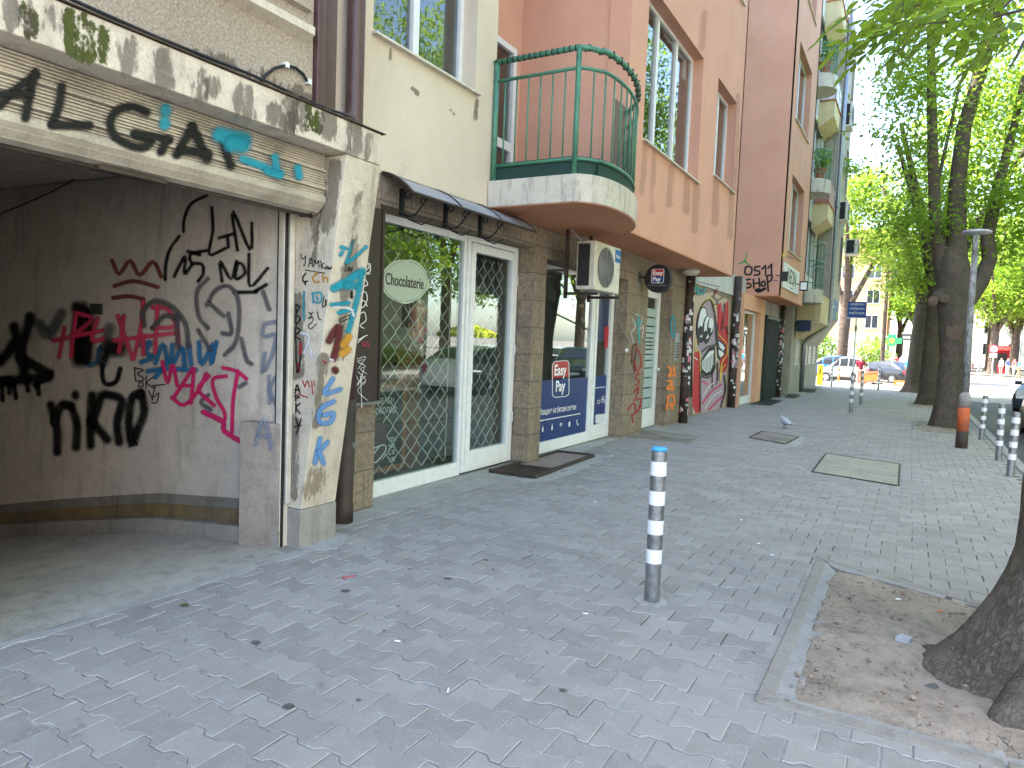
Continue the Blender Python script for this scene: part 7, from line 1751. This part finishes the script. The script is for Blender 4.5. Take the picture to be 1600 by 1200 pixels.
t = thing('utility_pole', 'tall brown timber pole at the crossing beside the traffic light', 'pole', (x, y, gz(y))); m = M(); m.tube([(x, y, -.4), (x-.05, y, 9.5)], [.16, .11], 10); m.build('pole', m_bark2, t); m = M(); m.box(x-.6, x+.6, y-.05, y+.05, 9.0, 9.12); m.build('crossarm', m_bark2, t)
x, y = pxat(1391, 84), 86
t = thing('pharmacy_sign', 'green cross-shaped shop sign with an orange heart over the crowd', 'sign', (x, y, 2.4)); m = M(); m.box(x-.95, x+.95, y-.12, y, 2.6, 3.2); m.box(x-.4, x+.4, y-.13, y+.01, 2.3, 3.6); m.box(x-.06, x+.06, y-.1, y-.02, -.1, 2.3); m.build('panel', flat('bright_green_sign', (.03, .42, .10)), t); m = M(); m.lathe((x, y-.135, 2.9), [(0, -.01), (.24, -.01), (.26, 0)], 14, 'y'); m.build('badge', m_orange, t)
x, y = pxat(1421, 43), 43
t = thing('street_sign', 'dark street name plate on a post beside the leaning ash trunk', 'sign', (x, y, gz(y))); m = M(); m.tube([(x+.35, y, -.4), (x+.35, y, 2.75)], .035, 8); m.build('pole', m_lamp, t); z = 2.25; m = M(); m.box(x-.42, x+.42, y-.04, y-.02, z, z+.42); m.build('panel', flat('sign_slate', (.08, .10, .11)), t)
m = M(); m.box(x-.42, x+.42, y-.045, y-.018, z+.36, z+.42)
for k in range(6): m.box(x-.36+.12*k, x-.28+.12*k, y-.043, y-.041, z+.12, z+.22)
m.build('lettering', m_ltr, t)
x, y = pxat(1552, 83), 83
t = thing('no_parking_sign', 'round red and blue no-parking sign over a white plate on a thin post', 'sign', (x, y, gz(y))); m = M(); m.tube([(x, y, -.4), (x, y, 2.3)], .04, 8); m.build('pole', m_white, t)
m = M(); m.lathe((x, y-.06, 2.35), [(0, 0), (.40, 0), (.40, .03)], 24, 'y'); m.build('disc', flat('sign_red', (.55, .03, .05)), t)
m = M(); m.lathe((x, y-.068, 2.35), [(0, 0), (.31, 0)], 24, 'y'); m.obox((x, y-.064, 1.72), (.30, 0, 0), (0, .006, 0), (0, 0, .19)); m.build('face', [flat('sign_face_pale', (.62, .60, .72))], t)
m = M(); m.obox((x, y-.072, 2.35), (.2, 0, .2), (.0, .003, 0), (.035, 0, -.035)); m.build('bar', flat('sign_bar', (.35, .10, .30)), t)
x, y = pxat(1563, 93), 93
t = thing('kiosk', 'red shop kiosk beyond the crossing behind the people', 'kiosk', (x, y, 0)); m = M(); m.box(x-.9, x+.9, y, y+2.4, -.2, 2.6); m.build('wall', flat('kiosk_red', (.42, .02, .035)), t); m = M(); m.prism([(y-.8, 2.3), (y, 2.75), (y, 2.85), (y-.8, 2.38)], x-1.1, x+1.1, 'x'); m.build('roof', m_red, t); m = M(); m.box(x-.6, x+.6, y-.02, y-.005, .9, 2.0); m.build('window', m_dark, t)
# far buildings
def block(label, x0, x1, y0, y1, z1, wall_m, rows, base=None, face='y', win=(1.3, 1.5), pitch=2.9, glassm=None):
    t = thing('apartment_building', label, 'building', ((x0+x1)/2, (y0+y1)/2, 0))
    zb = 3.6 if base else 0
    m = M(); m.box(x0, x1, y0, y1, zb-.002, z1); m.build('wall', wall_m, t)
    if base: m = M(); m.box(x0-.1, x1+.1, y0-.1, y1, -.4, zb); m.build('ground_floor', base, t)
    m = M(); m.box(x0-.3, x1+.3, y0-.3, y1+.3, z1+.001, z1+.3); m.build('roof', m_terra, t)
    a0, a1 = (x0, x1) if face == 'y' else (y0, y1)
    nn = int((a1-a0-1)/pitch)
    for rI in range(rows):
        zz = (zb or 1.0)+.9+3.0*rI
        if zz+win[1] > z1: break
        for k in range(nn):
            c = a1-1.7-pitch*k; f = M(); g = M()
            if face == 'y':
                f.box(c-win[0]/2-.08, c+win[0]/2+.08, y0-.05, y0-.002, zz-.08, zz+win[1]+.08); g.box(c-win[0]/2, c-.04, y0-.06, y0-.052, zz, zz+win[1]); g.box(c+.04, c+win[0]/2, y0-.06, y0-.052, zz, zz+win[1])
            else:
                xf_ = x0; f.box(xf_-.05, xf_-.002, c-win[0]/2-.08, c+win[0]/2+.08, zz-.08, zz+win[1]+.08); g.box(xf_-.06, xf_-.052, c-win[0]/2, c-.04, zz, zz+win[1]); g.box(xf_-.06, xf_-.052, c+.04, c+win[0]/2, zz, zz+win[1])
            o = f.build('window', m_cframe, t); g.build('pane', MATS['car_glass'], o)
    return t
m_farO = plaster('far_orange_render', (.60, .36, .20), (.54, .32, .18), 8, .1, ((.3, .2, .13), .7, .2), False, .05)
m_farW = plaster('far_white_render', (.66, .64, .60), (.58, .56, .52), 8, .1, ((.3, .28, .25), .7, .3), False, .05)
block('orange apartment building with a white ground floor across the crossing', -26, -2.75, 95, 108, 16, m_farO, 4, m_farW)
block('pale building closing the avenue beyond the far trees', 3.5, 40, 118, 130, 17, m_farW, 5)
block('long pale building on the opposite side, mirrored in the shop windows', 15.5, 26, -14, 32.5, 15, m_farW, 4, None, 'x')
g = hX(859, 465, -8.7-9.5); t = thing('road_sign', 'yellow diamond priority sign over a blue arrow disc, mirrored in the shop glass', 'sign', (9.5, g.y, gz(g.y)))
m = M(); m.tube([(9.5, g.y, 0), (9.5, g.y, g.z+.3)], .035, 8); m.build('pole', m_galv, t)
def facing(nm, pts, dx, mat): mm = M(); mm.q(*[(9.45-dx, g.y+a, g.z+b) for a, b in pts]); mm.q(*[(9.45-dx+.001, g.y+a, g.z+b) for a, b in pts][::-1]); mm.build(nm, mat, t)
facing('diamond', [(0, .52), (-.52, 0), (0, -.52), (.52, 0)], 0, m_ltr); facing('diamond_centre', [(0, .36), (-.36, 0), (0, -.36), (.36, 0)], .006, flat('sign_amber', (.80, .42, .01)))
facing('disc', [(.42*math.cos(2*PI*k/28), -1.0+.42*math.sin(2*PI*k/28)) for k in range(28)], 0, flat('sign_azure', (.02, .16, .50)))
facing('arrow', [(-.06, -1.3), (-.06, -.85), (-.16, -.85), (0, -.66), (.16, -.85), (.06, -.85), (.06, -1.0), (.2, -1.0), (.2, -.92), (.33, -1.06), (.2, -1.2), (.2, -1.12), (.06, -1.12), (.06, -1.3)], .006, m_ltr)
t = thing('market_parasol', 'yellow-green parasol opposite, mirrored in the chocolate shop door', 'parasol', (11.6, 17, 0))
g = hX(735, 512, -8.7-11.6); x, y = 11.6, g.y; t.location = (x, y, gz(y))
m = M(); zt = g.z+.25
m.lathe((x, y, zt), [(0, .0), (.4, -.1), (1.75, -.55), (1.75, -.75)], 8); m.build('canopy', flat('lime_canvas', (.62, .66, .05)), t); m = M(); m.tube([(x, y, gz(y)), (x, y, zt-.02)], .03, 8); m.build('pole', m_white, t)
m = M(); r3 = random.Random(2)
t = thing('hedge', 'clipped hedge opposite, mirrored low in the shop windows', 'hedge', (12.6, 16, 0)); foliage('foliage', t, [(12.6, 16, .5, .5, 13, .5, 1)], 320, 40, .16, m_leaf, 140, .22); m = M(); m.box(12.5, 12.7, 3.5, 28.5, 0, .5); m.build('stems', m_bark2, t)
